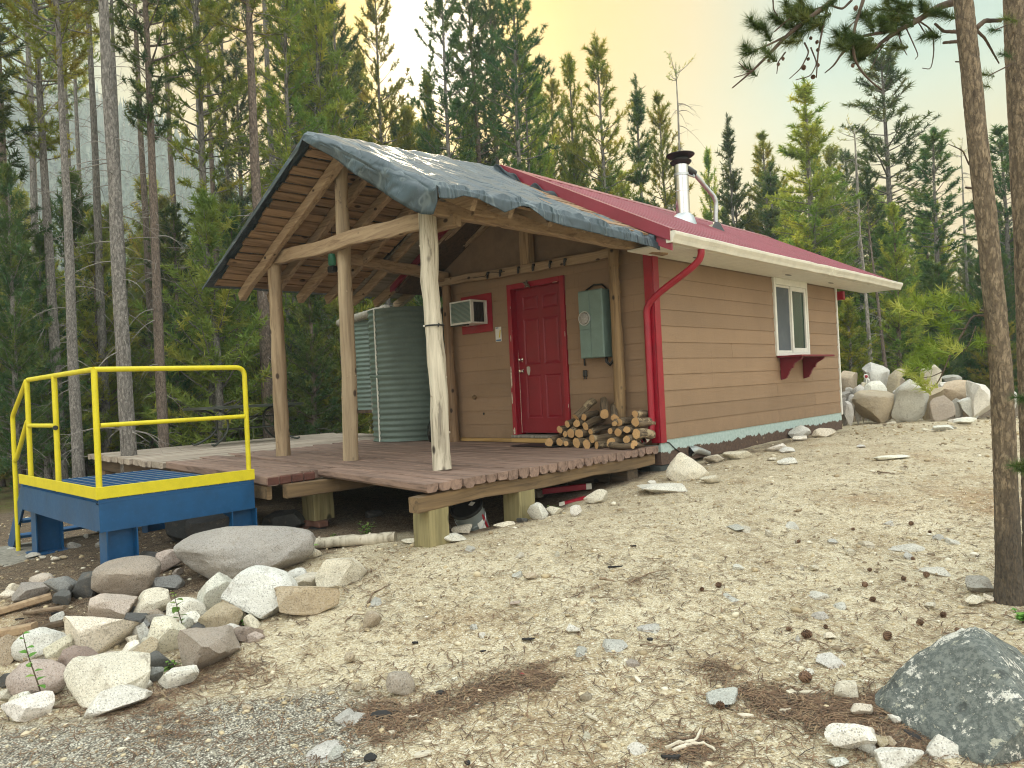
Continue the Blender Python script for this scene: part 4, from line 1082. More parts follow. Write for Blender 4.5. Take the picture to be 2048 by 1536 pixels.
# roof planes
def ridge(y):
    t = (y + 3.15) / 2.65; return np.array((-2.30 + .35 * t, y, 3.66 + .0 * t))
def left_eave(y):
    t = (y + 3.15) / 2.65; return np.array((-4.90 + .10 * t, y, 2.37 - .02 * t))
def right_eave(y):
    t = (y + 3.15) / 2.65; return np.array((-.16 + .58 * t, y, 2.60 - .21 * t))
def cloth_edge(y):
    t = (y + 3.15) / 2.65; return right_eave(y) - (0, 0, .11 * max(0, t) ** 2)
mb = MB()
for y in (-2.72, -2.30, -1.83, -1.38, -.92, -.48, -.08):
    a, b = ridge(y), left_eave(y); d = (b - a) / np.linalg.norm(b - a); nrm = np.cross((0, 1, 0), d); nrm = nrm if nrm[2] > 0 else -nrm
    a2 = a - nrm * .105 + (.0, 0, 0); b2 = b + d * (.06 + rg.uniform(0, .1)) - nrm * .105
    mbr = MB(); mbr.beam(a2, b2, .055 + rg.uniform(0, .04), .125, 8, .007, nrm, seed=int(-y * 100), rnd=rg.random()); mbr.build('rafter', M['timber_x'], sh)
    a, b = ridge(y), right_eave(y); d = (b - a) / np.linalg.norm(b - a); nrm = np.cross(d, (0, 1, 0)); nrm = nrm if nrm[2] > 0 else -nrm
    MB().beam(a - nrm * .105, b - d * (.10) - nrm * .105, .06, .11, 6, .005, nrm, seed=int(-y * 90), rnd=rg.random()).build('rafter', M['timber_x'], sh)
MB().beam(ridge(-2.75) - (0, 0, .10), ridge(-.1) - (0, 0, .10), .06, .15, 6, .004, seed=40).build('ridge_beam', M['timber'], sh)
def boards(eave, n, y0, y1, name, m, gap=.016, thick=.022, ext=1.0):
    mb = MB()
    for k in range(n):
        V = []; rr = rg.random(); yb = y1 + rg.uniform(-.03, .03); ya = y0 + rg.uniform(-.03, .03); jj = [rg.gauss(0, .006) for _ in range(20)]; w0, w1 = rg.uniform(.0, .012), rg.uniform(.0, .012)
        for i in range(9):
            y = ya + (yb - ya) * i / 8
            a, b = ridge(y), eave(y); nrm = np.cross(b - a, (0, 1, 0)); nrm = nrm / np.linalg.norm(nrm); nrm = nrm if nrm[2] > 0 else -nrm
            L = np.linalg.norm(b - a)
            s0 = (k + .0) / n + (gap * .5 + w0 + jj[i]) / L; s1 = (k + 1.0) / n - (gap * .5 + w1 + jj[i + 9]) / L
            p, q = a + (b - a) * s0, a + (b - a) * s1
            lift = nrm * (-.04 + rg.gauss(0, .0015))
            V += [p + lift, q + lift, q + lift + nrm * thick, p + lift + nrm * thick]
        F = [(i * 4 + j, i * 4 + (j + 1) % 4, (i + 1) * 4 + (j + 1) % 4, (i + 1) * 4 + j) for i in range(8) for j in range(4)] + [(3, 2, 1, 0), (32, 33, 34, 35)]
        mb.add(V, F, rr)
    return mb.build(name, m, sh)
boards(left_eave, 19, -3.10, -1.02, 'roof_boards', M['roofboard'])
boards(left_eave, 4, -1.0, -.04, 'sheathing_sheet', M['ply'], .004)
boards(right_eave, 14, -3.05, -.6, 'roof_boards', M['roofboard'])
lt = thing('green_lantern', 'small green lantern hanging below the porch rafters behind the middle post', 'lantern', (-3.4, -2.22, 2.5))
mb = MB(); mb.lathe([(.0, .10), (.04, .095), (.05, .05), (.05, -.04), (.035, -.06), (0, -.06)], 14, (-3.4, -2.22, 2.52)); mb.build('body', M['green_plastic'], lt, True, 40)
mb = MB(); mb.tube([(-3.4, -2.22, 2.62), (-3.4, -2.21, 2.80), (-3.4, -2.2, 3.0)], .004, 6); mb.cbox((-3.46, -2.26, 2.38), (-3.34, -2.18, 2.458), .008); mb.build('base', M['black'], lt)
ws = thing('wire_strap', 'black and white wire strap twisted round the weathered grey porch post', 'wire', (-.74, -2.82, 1.45))
mb = MB(); mb.lathe([(.094, -.008), (.100, .0), (.094, .008)], 24, (-.735, -2.815, 1.42)); mb.tube([(-.735 + .10, -2.83, 1.42), (-.61, -2.87, 1.43), (-.60, -2.88, 1.41), (-.62, -2.87, 1.40)], .006, 6); mb.build('loop', M['black'], ws, True)
mb = MB(); mb.lathe([(.0955, -.011), (.1025, .0), (.0955, .011)], 24, (-.735, -2.815, 1.42)); mb.v = mb.v; MBt = MB(); MBt.tube([(-.735 - .06, -2.905, 1.42), (-.80, -2.88, 1.42), (-.833, -2.83, 1.42)], .010, 6); MBt.build('white_sleeve', M['white'], ws, True)

# ------------------------------------------------------------------ tarp over the shelter roof
def tarp():
    yg = np.linspace(-3.17, -.54, 150)
    ns = 64
    from math import sin, cos
    def nz(x, y, z, s): return mnoise.fractal(Vector((x * s, y * s, z)), 1.2, 2.1, 2)
    rows = []
    def drop(y):
        """how far the hem hangs below the right roof edge"""
        t = (y + 3.17) / 2.65
        d = np.interp(t, [0, .04, .08, .14, .24, .31, .35, .42, .50, .75, 1.0], [.14, .12, .07, .07, .15, .05, .03, .12, .14, .12, .10])
        return d
    for y in yg:
        R_, L_, E_ = ridge(y), left_eave(y), cloth_edge(y); tq = max(0, (y + 3.17) / 2.65)
        L2 = L_ + (L_ - R_) * .045
        row = []
        for i in range(22):                                     # left slope, eave up to ridge
            p = L2 + (R_ - L2) * i / 22; row.append(p + (0, 0, .02))
        for i in range(71):                                     # right slope, ridge down to its edge
            p = R_ + (E_ - R_) * i / 70; row.append(p + (0, 0, .03 - .12 * tq ** 8 * sin(math.pi * (i / 70) ** .7)))
        d = drop(y)
        for i in range(1, 11):                                  # hem hanging at the edge
            row.append(E_ + np.array((.035 * sin(min(i, 3) / 3 * 1.57) + .012 * i / 10, 0, .03 - d * i / 10)))
        rows.append(row)
    P = np.array(rows)
    # front flap: the cloth turns down over the front rake
    front = []
    nc = P.shape[1]
    for k in range(1, 9):
        row = []
        for j in range(nc):
            p = P[0, j].copy()
            if j < 22:
                d = .055 + .06 * (j / 22)
            elif j < 93:
                t = (j - 22) / 70; d = np.interp(t, [0, .25, .6, .9, .97, 1.0], [.10, .17, .29, .34, .30, .16])
            else:
                d = .02 * (1 - (j - 92) / 10)
            p[2] -= d * k / 8; p[1] -= .05 * sin(min(k, 3) / 3 * 1.57) + (.016 * sin(j * .24 + k * .2) + .016 * sin(j * .1)) * (k / 8) * (1 if 22 <= j < 93 else .3)
            row.append(p)
        front.append(row)
    P = np.concatenate([np.array(front[::-1]), P], 0)
    nr = P.shape[0]
    # creases: long folds running down the slope, sagging between boards, small puckers
    N_ = np.cross(np.gradient(P, axis=0), np.gradient(P, axis=1)); N_ /= np.linalg.norm(N_, axis=2)[..., None] + 1e-9
    N_ *= np.sign(N_[..., 2:3] + 1e-6) * 1.0
    out = P.copy()
    for i in range(nr):
        for j in range(nc):
            x, y, z = P[i, j]
            s = (j - 22) / 70
            a = .5 + .5 * min(1, abs(s)) if j >= 22 else .35
            f = nz(x * .55 + y * .2, y * 2.2, 3.3, 1.5)
            ridgy = 1 - abs(f) * 2.0
            w = .016 * ridgy + .006 * nz(x, y, 7.7, 4.5)
            dia = x * .75 + y * 1.1; w += .020 * (1 - 2.6 * abs(nz(dia * 1.2, (x - y) * .3, 2.2, 1.9))) + .006 * (1 - 3 * abs(nz(x * .5, y * 1.6, 8.2, 3.2)))
            if 22 <= j < 93 and i >= 8:
                w += .022 * nz(x * .8, y * .9, 5.1, .9) + .028 * (1 - abs(nz(x * .22 + .5 * y, y * 1.5, 9.2, 2.6)) * 3.2)
            edge = 1.0
            if j >= 93: edge = .75; w = .25 * w + .008 * math.sin(y * 7 + x * 3); w += .004 * math.sin(y * 26 + j * .5) * ((j - 92) / 10)
            if i < 8: edge = .35
            out[i, j] = P[i, j] + N_[i, j] * w * a * edge
            if i >= nr - 3: out[i, j, 2] -= 0.01
    # lift of the hem above the beam near the front corner
    V = out.reshape(-1, 3)
    mb = MB(); mb.grid(out[:, ::1])
    return mb
tp = thing('tarp', 'creased grey blue tarp draped over the porch roof with hanging hems', 'tarp', (-2, -1.8, 3.2))
to = tarp().build('cloth', M['tarp'], tp, True)
sm = to.modifiers.new('thickness', 'SOLIDIFY'); sm.thickness = .006
# a loose second layer folded along the front of the ridge, and a dark strip at the cabin end
P = np.zeros((7, 40, 3))
for j in range(40):
    u = j / 39 * .62; w_ = .16 + .06 * math.sin(u * 21) + .05 * math.sin(u * 47)
    for i in range(7):
        y = -.60 + .03
        p = ridge(-.60) + (cloth_edge(-.60) - ridge(-.60)) * u
        P[i, j] = p + np.array((0, -.012 * math.sin(i * .9 + j * .7) - .025, -.10 * math.sin(math.pi * u) + w_ * (.35 + 2.2 * u * (1 - u * 1.4)) * i / 6))
mb = MB(); mb.grid(P); o3 = mb.build('rear_strip', paint('dark_tarp_cloth', S(52, 62, 68), .6, .3, scale=5), tp, True); o3.modifiers.new('t', 'SOLIDIFY').thickness = .005
# ------------------------------------------------------------------ steel platform with railing and stair
pf = thing('steel_platform', 'blue steel landing with yellow pipe railing, toe boards and stair', 'platform', (-3.4, -4.7, -.8))
PX0, PX1, PY0, PY1 = -4.76, -2.2, -5.45, -4.03
zt, zb = -.06, -.31
mb = MB()
def chan_x(x, y0, y1, out):                                     # channel along y, web facing out
    mb.box((x - .008, y0, zb), (x, y1, zt)); mb.box((x - .075, y0, zb), (x - .0082, y1, zb + .012)); mb.box((x - .075, y0, zt - .012), (x - .0082, y1, zt))
chan_x(PX1, PY0, PY1, 1)
mb.box((PX0, PY0, zb), (PX1 - .0085, PY0 + .008, zt)); mb.box((PX0, PY0 + .0082, zb), (PX1 - .08, PY0 + .075, zb + .012))
mb.box((PX0, PY1 - .008, zb), (PX1 - .0085, PY1, zt)); mb.box((PX0, PY0 + .0805, zb), (PX0 + .008, PY1 - .0085, zt)); mb.box((-3.5, PY0 + .0805, zb + .05), (-3.49, PY1 - .0085, zt - .01))
mb.build('frame', M['blue'], pf)
mb = MB()                                                       # open grating: bearing bars and twisted rods
x = PX0 + .012
while x < PX1 - .01:
    mb.box((x, PY0 + .01, zt + .002), (x + .006, PY1 - .01, zt + .034)); x += .032
rods = MB(); y = PY0 + .06
while y < PY1 - .03:
    rods.box((PX0 + .012, y, zt + .026), (PX1 - .012, y + .009, zt + .0365)); y += .1
gr = mb.build('grating', M['grating'], pf); rods.build('cross_rods', M['galv'], gr)
mb = MB(); mb.box((PX1 - .012, PY0, zt + .001), (PX1 - .002, PY1, zt + .032)); mb.box((PX0, PY0 + .001, zt + .001), (PX1 - .0125, PY0 + .009, zt + .004)); mb.build('edge_bar', M['blue'], gr)
mb = MB(); mb.cbox((PX1 - .006, PY0 - .02, -.022), (PX1 + .006, PY1 + .01, .083), .003); tb = mb.build('toe_board', M['yellow'], pf)
MB().cbox((PX0 + .0, PY0 - .02, -.022), (PX1 - .0065, PY0 - .008, .083), .003).build('toe_board', M['yellow'], pf, label='paler toe board on the left end')
def rail(pts, r=.024, n=14):
    return MB().tube(pts, r, n)
def fillet(pts, r=.07, k=5):
    out = [np.array(pts[0], float)]
    for i in range(1, len(pts) - 1):
        a, b, c = [np.array(q, float) for q in pts[i - 1:i + 2]]
        u = (a - b) / np.linalg.norm(a - b); v = (c - b) / np.linalg.norm(c - b)
        for t in np.linspace(0, 1, k):
            p = b + u * r * (1 - t); q = b + v * r * t; out.append(p * (1 - t) + q * t)
    out.append(np.array(pts[-1], float)); return out
ZR, ZM = 1.105, .615
xr, yr0, yr1 = PX1 - .035, PY0 + .02, PY1 - .03
rail(fillet([(xr, yr0, ZR), (xr, yr1, ZR), (xr, yr1, -.03)], .09, 7)).build('top_rail', M['yellow'], pf, True, 50)
rail([(xr, yr0 + .03, ZM), (xr, yr1 - .02, ZM)], .021).build('mid_rail', M['yellow'], pf, True, 50)
rail([(xr, yr0, -.03), (xr, yr0, ZR)], .026).build('rail_post', M['yellow'], pf, True, 50)
xa, xb_ = -4.42, -3.42
rail([(xr + .01, yr0, ZR), (xa, yr0 + .01, ZR)], .024).build('top_rail', M['yellow'], pf, True, 50)
rail([(xb_, yr0, -.03), (xb_, yr0, ZR - .01)], .026).build('rail_post', M['yellow'], pf, True, 50)
rail([(xa, yr0, -.03), (xa, yr0, ZR - .01)], .026).build('rail_post', M['yellow'], pf, True, 50)
rail([(xa, yr0, ZM), (xb_ - .03, yr0, ZM)], .021).build('mid_rail', M['yellow'], pf, True, 50)
mb = MB(); mb.tube([(xb_ + .02, yr0 - .012, ZM - .02), (xb_ + .034, yr0 - .02, ZM - .02)], [.024, .022], 12); mb.build('open_pipe_end', M['black'], pf)
rail(fillet([(xa - .02, yr0, ZR - .01), (xa - .62, yr0 - .01, .72), (xa - .62, yr0 - .01, -.86)], .05)).build('stair_rail', M['yellow'], pf, True, 50)
rail(fillet([(xa - .05, yr0, .66), (xa - .53, yr0 - .01, .24), (xa - .60, yr0 - .01, .22)], .04)).build('stair_rail', M['yellow'], pf, True, 50)
for y in (PY0 + .02, PY1 - .25):
    st = MB(); a, b = np.array((PX0 + .02, y, -.10)), np.array((PX0 - .72, y, -.84)); st.beam(a, b, .012, .19, 2, 0, (0, 0, 1), .001); st.beam(a + (0, .035, .05), b + (0, .035, .05), .06, .012, 2, 0, (0, 0, 1), .001); st.build('stair_stringer', M['blue'], pf)
for i in range(3):
    MB().cbox((PX0 - .16 - .22 * i - .11, PY0 + .05, -.30 - .2 * i), (PX0 - .16 - .22 * i + .11, PY1 - .28, -.27 - .2 * i), .003).build('tread', M['grating'], pf)
def hleg(x, y, zbot, w=.26):
    mb = MB()
    mb.box((x - .006, y - w / 2 + .0125, zbot), (x + .006, y + w / 2 - .0125, zb - .002))
    for s in (-1, 1):
        mb.box((x - .095, y + s * w / 2 - (.012 if s > 0 else 0), zbot), (x + .095, y + s * w / 2 + (0 if s > 0 else .012), zb - .002))
    leg = mb.build('leg', M['blue'], pf)
    MB().cbox((x - .16, y - w / 2 - .05, zbot - .02), (x + .16, y + w / 2 + .05, zbot - .001), .003).build('base_plate', M['blue'], leg)
hleg(PX1 - .10, -5.27, -.80); hleg(PX1 - .10, -4.14, -.66); hleg(PX0 + .22, -5.27, -.77); hleg(PX0 + .25, -4.14, -.80)
dw = MB().cbox((-5.55, -5.75, -.87), (-4.2, -4.95, -.80), .01); dwt = tag(dw.build('footing_slab', M['greyplank']), 'pale wooden pad under the left leg and stair of the blue landing', 'pad')

# ------------------------------------------------------------------ firewood
def firelog(p, q, r, seed):
    """round billet from cut end p to q"""
    p, q = np.array(p, float), np.array(q, float); L = np.linalg.norm(q - p); rgn = np.random.default_rng(seed)
    root = bpy.data.objects.new('firewood_log', None); COL.objects.link(root); root.location = p
    d = Vector((q - p) / L); root.rotation_mode = 'QUATERNION'; root.rotation_quaternion = d.to_track_quat('Y', 'Z')
    n = 16; seg = 6
    base = 1 + rgn.normal(0, .055, n) + .07 * np.cos(2 * np.arange(n) * 2 * math.pi / n + seed); V = []
    for i in range(seg + 1):
        y = L * i / seg; rr = r * (1 + .04 * math.sin(i * 1.3 + seed)) * (1 - .06 * i / seg)
        cx_, cz_ = .006 * math.sin(i + seed), .006 * math.cos(i * 1.2 + seed)
        for j in range(n):
            a = 2 * math.pi * j / n; k = rr * base[j] * (1 + rgn.normal(0, .012)); V.append((cx_ + k * math.cos(a), y, cz_ + k * math.sin(a)))
    F = [(i * n + j, (i + 1) * n + j, (i + 1) * n + (j + 1) % n, i * n + (j + 1) % n) for i in range(seg) for j in range(n)]
    mb = MB(); mb.add(V, F, rgn.random()); bark = mb
    me = mesh_from('bark', np.array(bark.v), bark.f, M['firebark'], True, None, bark.r); o = bpy.data.objects.new('bark', me); COL.objects.link(o); o.parent = root
    for e, ii in ((0, 0), (1, seg)):
        ring = [np.array(V[ii * n + j]) for j in range(n)]; c = np.mean(ring, 0) + np.array((0, (.002 if e else -.002), 0))
        W = [c] + [c + (v - c) * .985 + np.array((0, (.001 if e else -.001), 0)) for v in ring]; FF = [(0, 1 + (j + 1) % n, 1 + j) if e else (0, 1 + j, 1 + (j + 1) % n) for j in range(n)]
        m2 = mesh_from('cut_end', np.array(W), FF, M['fireend']); oo = bpy.data.objects.new('cut_end', m2); COL.objects.link(oo); oo.parent = root
    return root
LOGS = [  # zoomed px of the cut end, radius px, length m, yaw, pitch, label
 (152, 985, 75, .38, 0, 0, 'fat firewood log at the left end of the bottom row'), (310, 985, 66, .38, .1, 0, 'second firewood log from the left in the bottom row, with a frayed edge'),
 (405, 1005, 46, .36, .05, 0, 'thin firewood log third along the bottom row'), (570, 985, 82, .38, 0, 0, 'grey-ended big firewood log in the bottom row'), (730, 1005, 72, .36, -.1, 0, 'pale cracked firewood log mid bottom row'),
 (895, 1030, 60, .38, .05, 0, 'orange split-ended firewood log low beside the crosswise one'), (1125, 985, 84, .4, 0, 0, 'big grey weathered log end behind the crosswise log'), (1365, 945, 68, .36, 0, 0, 'orange-ended firewood log under the right stack'),
 (1485, 1005, 48, .42, -.1, 0, 'thin firewood log lying in front of the downspout'), (305, 780, 56, .34, .1, .05, 'stubby firewood log leaning on the door sill end of the pile'), (425, 690, 54, .34, .1, .05, 'dark-barked log at the upper left of the pile, by the door frame'),
 (485, 835, 74, .36, -.15, .1, 'broad firewood log with curled bark, second row left'), (400, 850, 50, .34, .05, 0, 'half-hidden firewood log with peeling bark in the second row'), (585, 690, 66, .34, .1, .05, 'tall oval cut end at the left shoulder of the pile'),
 (615, 850, 74, .38, .0, 0, 'round orange log in the middle of the second row'), (815, 930, 68, .36, .1, .05, 'bark-spotted log jutting out of the pile centre'), (790, 810, 46, .46, .15, .08, 'slim log with a snapped branch tip on the pile front'),
 (715, 720, 58, .40, .15, .14, 'long pale-barked log laid slanting across the upper pile'), (695, 580, 58, .30, .1, .16, 'birch-grey log near the top of the pile'), (1250, 670, 62, .32, 0, 0, 'log resting against the foot of the bark-blotched post'),
 (1370, 790, 56, .36, 0, 0, 'small pale round right of centre in the pile'), (1500, 665, 76, .36, -.15, -.05, 'big speckled log second from the top of the right stack'), (1490, 535, 54, .32, -.15, -.08, 'yellow-ended log topmost of the right stack'),
 (1515, 840, 76, .36, -.1, -.03, 'bright orange ringed log in the middle of the right stack'), (1110, 800, 50, .34, 0, 0, 'dark small log deep in the pile centre'), (1235, 825, 70, .36, 0, .1, 'brown round just right of the pile centre')]
for i, (zx, zy, r, L, yaw, pit, lab) in enumerate(LOGS):
    px, py = 1080 + zx / 7.877, 760 + zy / 7.877
    # lower rows stand further out on the deck
    row = (1005 - zy) / 420
    y = -.56 + .20 * max(0, row)
    p = on_plane(px, py, 1, y); dep = (p - CAM) @ FWD; rr = r / 7.877 * dep / FPX * .93
    if p[2] < rr: p[2] = rr + .004
    r2_ = np.random.default_rng(i + 400); rr *= r2_.uniform(1.0, 1.12); d = np.array((math.sin(yaw + r2_.normal(0, .16)) * .9, 1, pit + r2_.normal(0, .06))); d /= np.linalg.norm(d)
    L = min(L, (-.06 - p[1]) / d[1]) if abs(p[0] + .47) > .16 else min(L, (-.21 - p[1]) / d[1])
    tag(firelog(p, p + d * max(L, .2), rr, i + 5), lab, 'firewood log', 'firewood stacked by the door')
for zx0, zy0, zx1, zy1, y0, y1, r, lab in ((1105, 1040, 1455, 1035, -.60, -.60, 56, 'firewood log lying crosswise on the deck in front of the pile'), (560, 590, 850, 320, -.40, -.12, 62, 'rough slanted log propped on top left of the pile'),
     (1015, 530, 1000, 330, -.42, -.10, 80, 'thick reddish-barked log propped upright at the pile top'), (1170, 600, 1165, 400, -.40, -.1, 62, 'dark log propped upright left of the post'), (1180, 690, 1195, 590, -.46, -.3, 44, 'short brown log wedged below the propped ones')):
    p, q = on_plane(1080 + zx0 / 7.877, 760 + zy0 / 7.877, 1, y0), on_plane(1080 + zx1 / 7.877, 760 + zy1 / 7.877, 1, y1)
    rr = r / 7.877 * 9.2 / FPX * .93
    if y0 == y1: p[2] = q[2] = rr + .004
    tag(firelog(p, q, rr, int(zx0)), lab, 'firewood log', 'firewood stacked by the door')
bag = thing('trash_bag', 'black plastic bag slumped against the wall behind the weathered grey post', 'bag', (-3.72, -.25, 0))
mb = MB(); mb.lathe([(.0, .004), (.13, .01), (.16, .12), (.15, .26), (.09, .36), (.04, .40), (.055, .45), (.0, .44)], 22, (-3.76, -.27, 0))
mb.v = [(x + .02 * mnoise.noise(Vector((x * 9, y * 9, z * 9))), y + .02 * mnoise.noise(Vector((x * 9 + 5, y * 9, z * 9))), z) for x, y, z in mb.v]
mb.build('bag', M['trashbag'], bag, True)

# ------------------------------------------------------------------ corrugated tanks, table and the things beyond the porch
def tank(name, label, c, r, z0, z1, n_cor, m, seam=None):
    t = thing(name, label, 'tank', (c[0], c[1], z0)); prof = []
    k = n_cor * 8
    for i in range(k + 1):
        z = z0 + (z1 - z0) * i / k; prof.append((r + .011 * math.cos(2 * math.pi * n_cor * i / k), z))
    prof += [(r - .03, z1), (r - .03, z1 - .05), (0, z1 - .05)]
    mb = MB(); mb.lathe(prof, 72, (c[0], c[1], 0)); mb.build('shell', m, t, True, 60)
    if seam:
        mb = MB(); mb.lathe([(r + .008, seam), (r + .020, seam + .02), (r + .020, seam + .05), (r + .008, seam + .055)], 72, (c[0], c[1], 0))
        mb.v = [(x, y, z + .02 * math.sin(math.atan2(y - c[1], x - c[0]) * 2)) for x, y, z in mb.v]; mb.build('seam', m, t, True)
        mb = MB(); a = math.atan2(CAM[1] - c[1], CAM[0] - c[0]) - .95
        mb.box((c[0] + (r + .004) * math.cos(a) - .012, c[1] + (r + .004) * math.sin(a) - .012, z0), (c[0] + (r + .01) * math.cos(a) + .012, c[1] + (r + .01) * math.sin(a) + .012, z1)); mb.build('edge_strip', M['white'], t)
    return t
tank('corrugated_tank', 'tall green grey corrugated tank standing on the deck beside the cabin corner', (-4.84, .14), .66, .012, 2.13, 23, M['corrugated'], 1.02)
tank('corrugated_tank', 'smaller corrugated tank raised on a wooden stand behind the middle post', (-6.55, .75), .50, .50, 2.13, 20, M['corrugated'])
sb = thing('tank_stand', 'brown plank stand with dark hollow under the raised tank', 'stand', (-6.5, .7, 0))
mb = MB(); mb.cbox((-7.0, .25, .44), (-6.0, 1.25, .495), .005); mb.build('top', M['darkplank'], sb)
for x, y in ((-6.97, .28), (-6.03, .28), (-6.97, 1.2), (-6.03, 1.2)):
    MB().cbox((x - .05, y - .05, 0), (x + .05, y + .05, .438), .005).build('leg', M['darkplank'], sb)
mb = MB()
for k in range(6): mb.cbox((-6.9 + k * .15, 1.05, .0), (-6.77 + k * .15, 1.08, .43), .004, rg.random())
mb.build('back_boards', M['darkplank'], sb)
wbd = thing('weathered_boards', 'grey upright boards leaning between the two corrugated tanks', 'boards', (-6.0, .1, 0))
for dx, w_, h, m_ in ((0, .16, 1.98, .3), (.20, .10, 1.85, .8)):
    MB().beam((-5.98 + dx, .22 - dx * .2, .44 if dx == 0 else .012), (-6.06 + dx, .30 - dx * .2, h + .05), w_, .04, 4, .004, (.3, -1, 0), .004, 5, m_).build('board', M['greyplank'], wbd)
mb = MB(); mb.cbox((-5.74, .18, 1.55), (-5.66, .24, 2.0), .003); mb.cbox((-5.75, .17, 1.3), (-5.64, .22, 1.5), .003); mb.build('batten', M['log_a'], wbd)
pl = log((-7.2, .35, 2.16), (-5.3, .05, 2.22), .075, .07, 55, bow=.005); tag(pl.build('rail_pole', M['greyplank'], None, True, 50), 'grey horizontal pole resting on the tank tops behind the porch posts', 'pole')
tb = thing('patio_table', 'long bronze metal patio table with curved legs on the silvered deck', 'table', (-8.1, -1.15, 0))
tcx, tcy, th = -8.1, -1.15, .665
mb = MB(); P = [(tcx + .5 * math.copysign(abs(math.cos(t)) ** .5, math.cos(t)), tcy + 1.05 * math.copysign(abs(math.sin(t)) ** .5, math.sin(t))) for t in np.linspace(0, 2 * PI, 48, endpoint=False)]
mb.prism(P, 2, th, th + .022); top = mb.build('table_top', M['tablemetal'], tb)
mb = MB(); mb.prism([(tcx + (x - tcx) * 1.01, tcy + (y - tcy) * 1.01) for x, y in P], 2, th - .022, th - .001); mb.build('rim', M['tablemetal'], top)
for sx in (-1, 1):
    for sy in (-1, 1):
        ctrl = np.array([(.40, .78, th - .03), (.34, .66, th - .04), (.24, .50, th - .10), (.22, .46, .45), (.22, .45, .28), (.27, .55, .15), (.36, .74, .03), (.39, .80, .015), (.41, .84, .04)])
        tt = np.linspace(0, 8, 33); q = np.stack([np.interp(tt, range(9), ctrl[:, c]) for c in range(3)], 1)
        for _ in range(3): q[1:-1] = (q[:-2] + 2 * q[1:-1] + q[2:]) / 4
        q[:, 0] = tcx + sx * q[:, 0]; q[:, 1] = tcy + sy * q[:, 1]; MB().tube(q, .02, 10).build('leg', M['tablemetal'], tb, True)
mb = MB()
for z in (.27, .47):
    for sx in (-1, 1): mb.tube([(tcx + sx * .22, tcy - .46, z), (tcx + sx * .22, tcy + .46, z)], .012, 8)
    for sy in (-1, 1): mb.tube([(tcx - .22, tcy + sy * .46, z), (tcx + .22, tcy + sy * .46, z)], .012, 8)
mb.build('stretcher', M['tablemetal'], tb)

# ------------------------------------------------------------------ things under and round the deck
pb = thing('paint_pail', 'dented grey metal pail with black lid tipped under the deck edge', 'pail', (-.38, -2.66, -.56))
def pail_part(prof, n=32): 
    m_ = MB(); m_.lathe(prof, n); return m_
T = Matrix.Translation((-.36, -2.72, -.60)) @ Matrix.Rotation(-.30, 4, Vector((RIGHT[1], -RIGHT[0], 0)) if False else Vector((FWD[0], FWD[1], 0))) @ Matrix.Rotation(.48, 4, Vector((RIGHT[0], RIGHT[1], 0)))
pail_part([(0, 0), (.125, 0), (.130, .01), (.138, .16), (.143, .165), (.143, .175), (.139, .18), (.146, .31), (.150, .315)]).xform(T).build('body', M['pail'], pb, True, 40)
pail_part([(.153, .300), (.160, .305), (.160, .33), (.150, .335), (.140, .322), (.0, .322)]).xform(T).build('lid', M['black'], pb, True, 40)
def wrap(a0, a1, z0, z1, r):
    P = np.zeros((2, 10, 3))
    for j, a in enumerate(np.linspace(a0, a1, 10)):
        P[0, j] = (r * math.cos(a), r * math.sin(a), z0); P[1, j] = (r * math.cos(a), r * math.sin(a), z1)
    m_ = MB(); m_.grid(P); return m_
a = math.atan2(-FWD[1], -FWD[0])
wrap(a + .35, a + .85, .03, .20, .1435).xform(T).build('paper_label', M['labelw'], pb); wrap(a - .35, a - .02, .03, .12, .1435).xform(T).build('paper_label', M['black'], pb, label='dark printed label'); wrap(a - .32, a - .06, .045, .075, .1445).xform(T).build('paper_label', M['labelw'], pb); wrap(a + .9, a + 1.1, .02, .24, .1445).xform(T).build('paper_label', M['red'], pb, label='red strip of label')
m_ = MB(); m_.box((.0, .03, .3225), (.05, .08, .324)); m_.xform(T).build('lid_sticker', M['labelw'], pb)
m_ = MB(); m_.tube([(.150 * math.cos(t), .150 * math.sin(t), .24 - .12 * abs(math.sin(t - a + 1.57))) for t in np.linspace(a - 1.57, a + 1.57, 16)], .003, 6); m_.xform(T).build('bail_wire', M['galv'], pb, True)
def spout(p, q, lab, wtip=True):
    t = thing('downspout_offcut', lab, 'downspout', tuple(p)); p = np.array(p); q = np.array(q)
    mb = MB(); d = (q - p) / np.linalg.norm(q - p); s = np.cross(d, (0, 0, 1)); s /= np.linalg.norm(s)
    ring = [(-.04, -.026), (-.024, -.03), (-.02, -.026), (-.004, -.03), (.004, -.026), (.02, -.03), (.024, -.026), (.04, -.028), (.04, .026), (.024, .03), (.02, .026), (.004, .03), (-.004, .026), (-.02, .03), (-.024, .026), (-.04, .028)]
    V = [p + s * a_ + np.array((0, 0, b_)) for a_, b_ in ring] + [q + s * a_ + np.array((0, 0, b_)) for a_, b_ in ring]; n = len(ring)
    mb.add(V, [(j, (j + 1) % n, n + (j + 1) % n, n + j) for j in range(n)] + [tuple(range(n))]); mb.build('channel', M['red'], t)
    V = [p + s * a_ * 1.03 + np.array((0, 0, b_ * 1.03)) for a_, b_ in ring] + [p + d * .06 + s * a_ * 1.03 + np.array((0, 0, b_ * 1.03)) for a_, b_ in ring]
    mb = MB(); mb.add(V, [(j, (j + 1) % n, n + (j + 1) % n, n + j) for j in range(n)]); mb.build('white_tip', M['white_worn'], t)
spout(on_plane(1118, 1012, 2, -.47), on_plane(1172, 998, 2, -.41), 'short fluted red downspout piece with white mouth on the gravel edge')
spout(on_plane(1183, 972, 2, -.36), on_plane(1085, 983, 2, -.40), 'longer red downspout piece lying back under the deck')
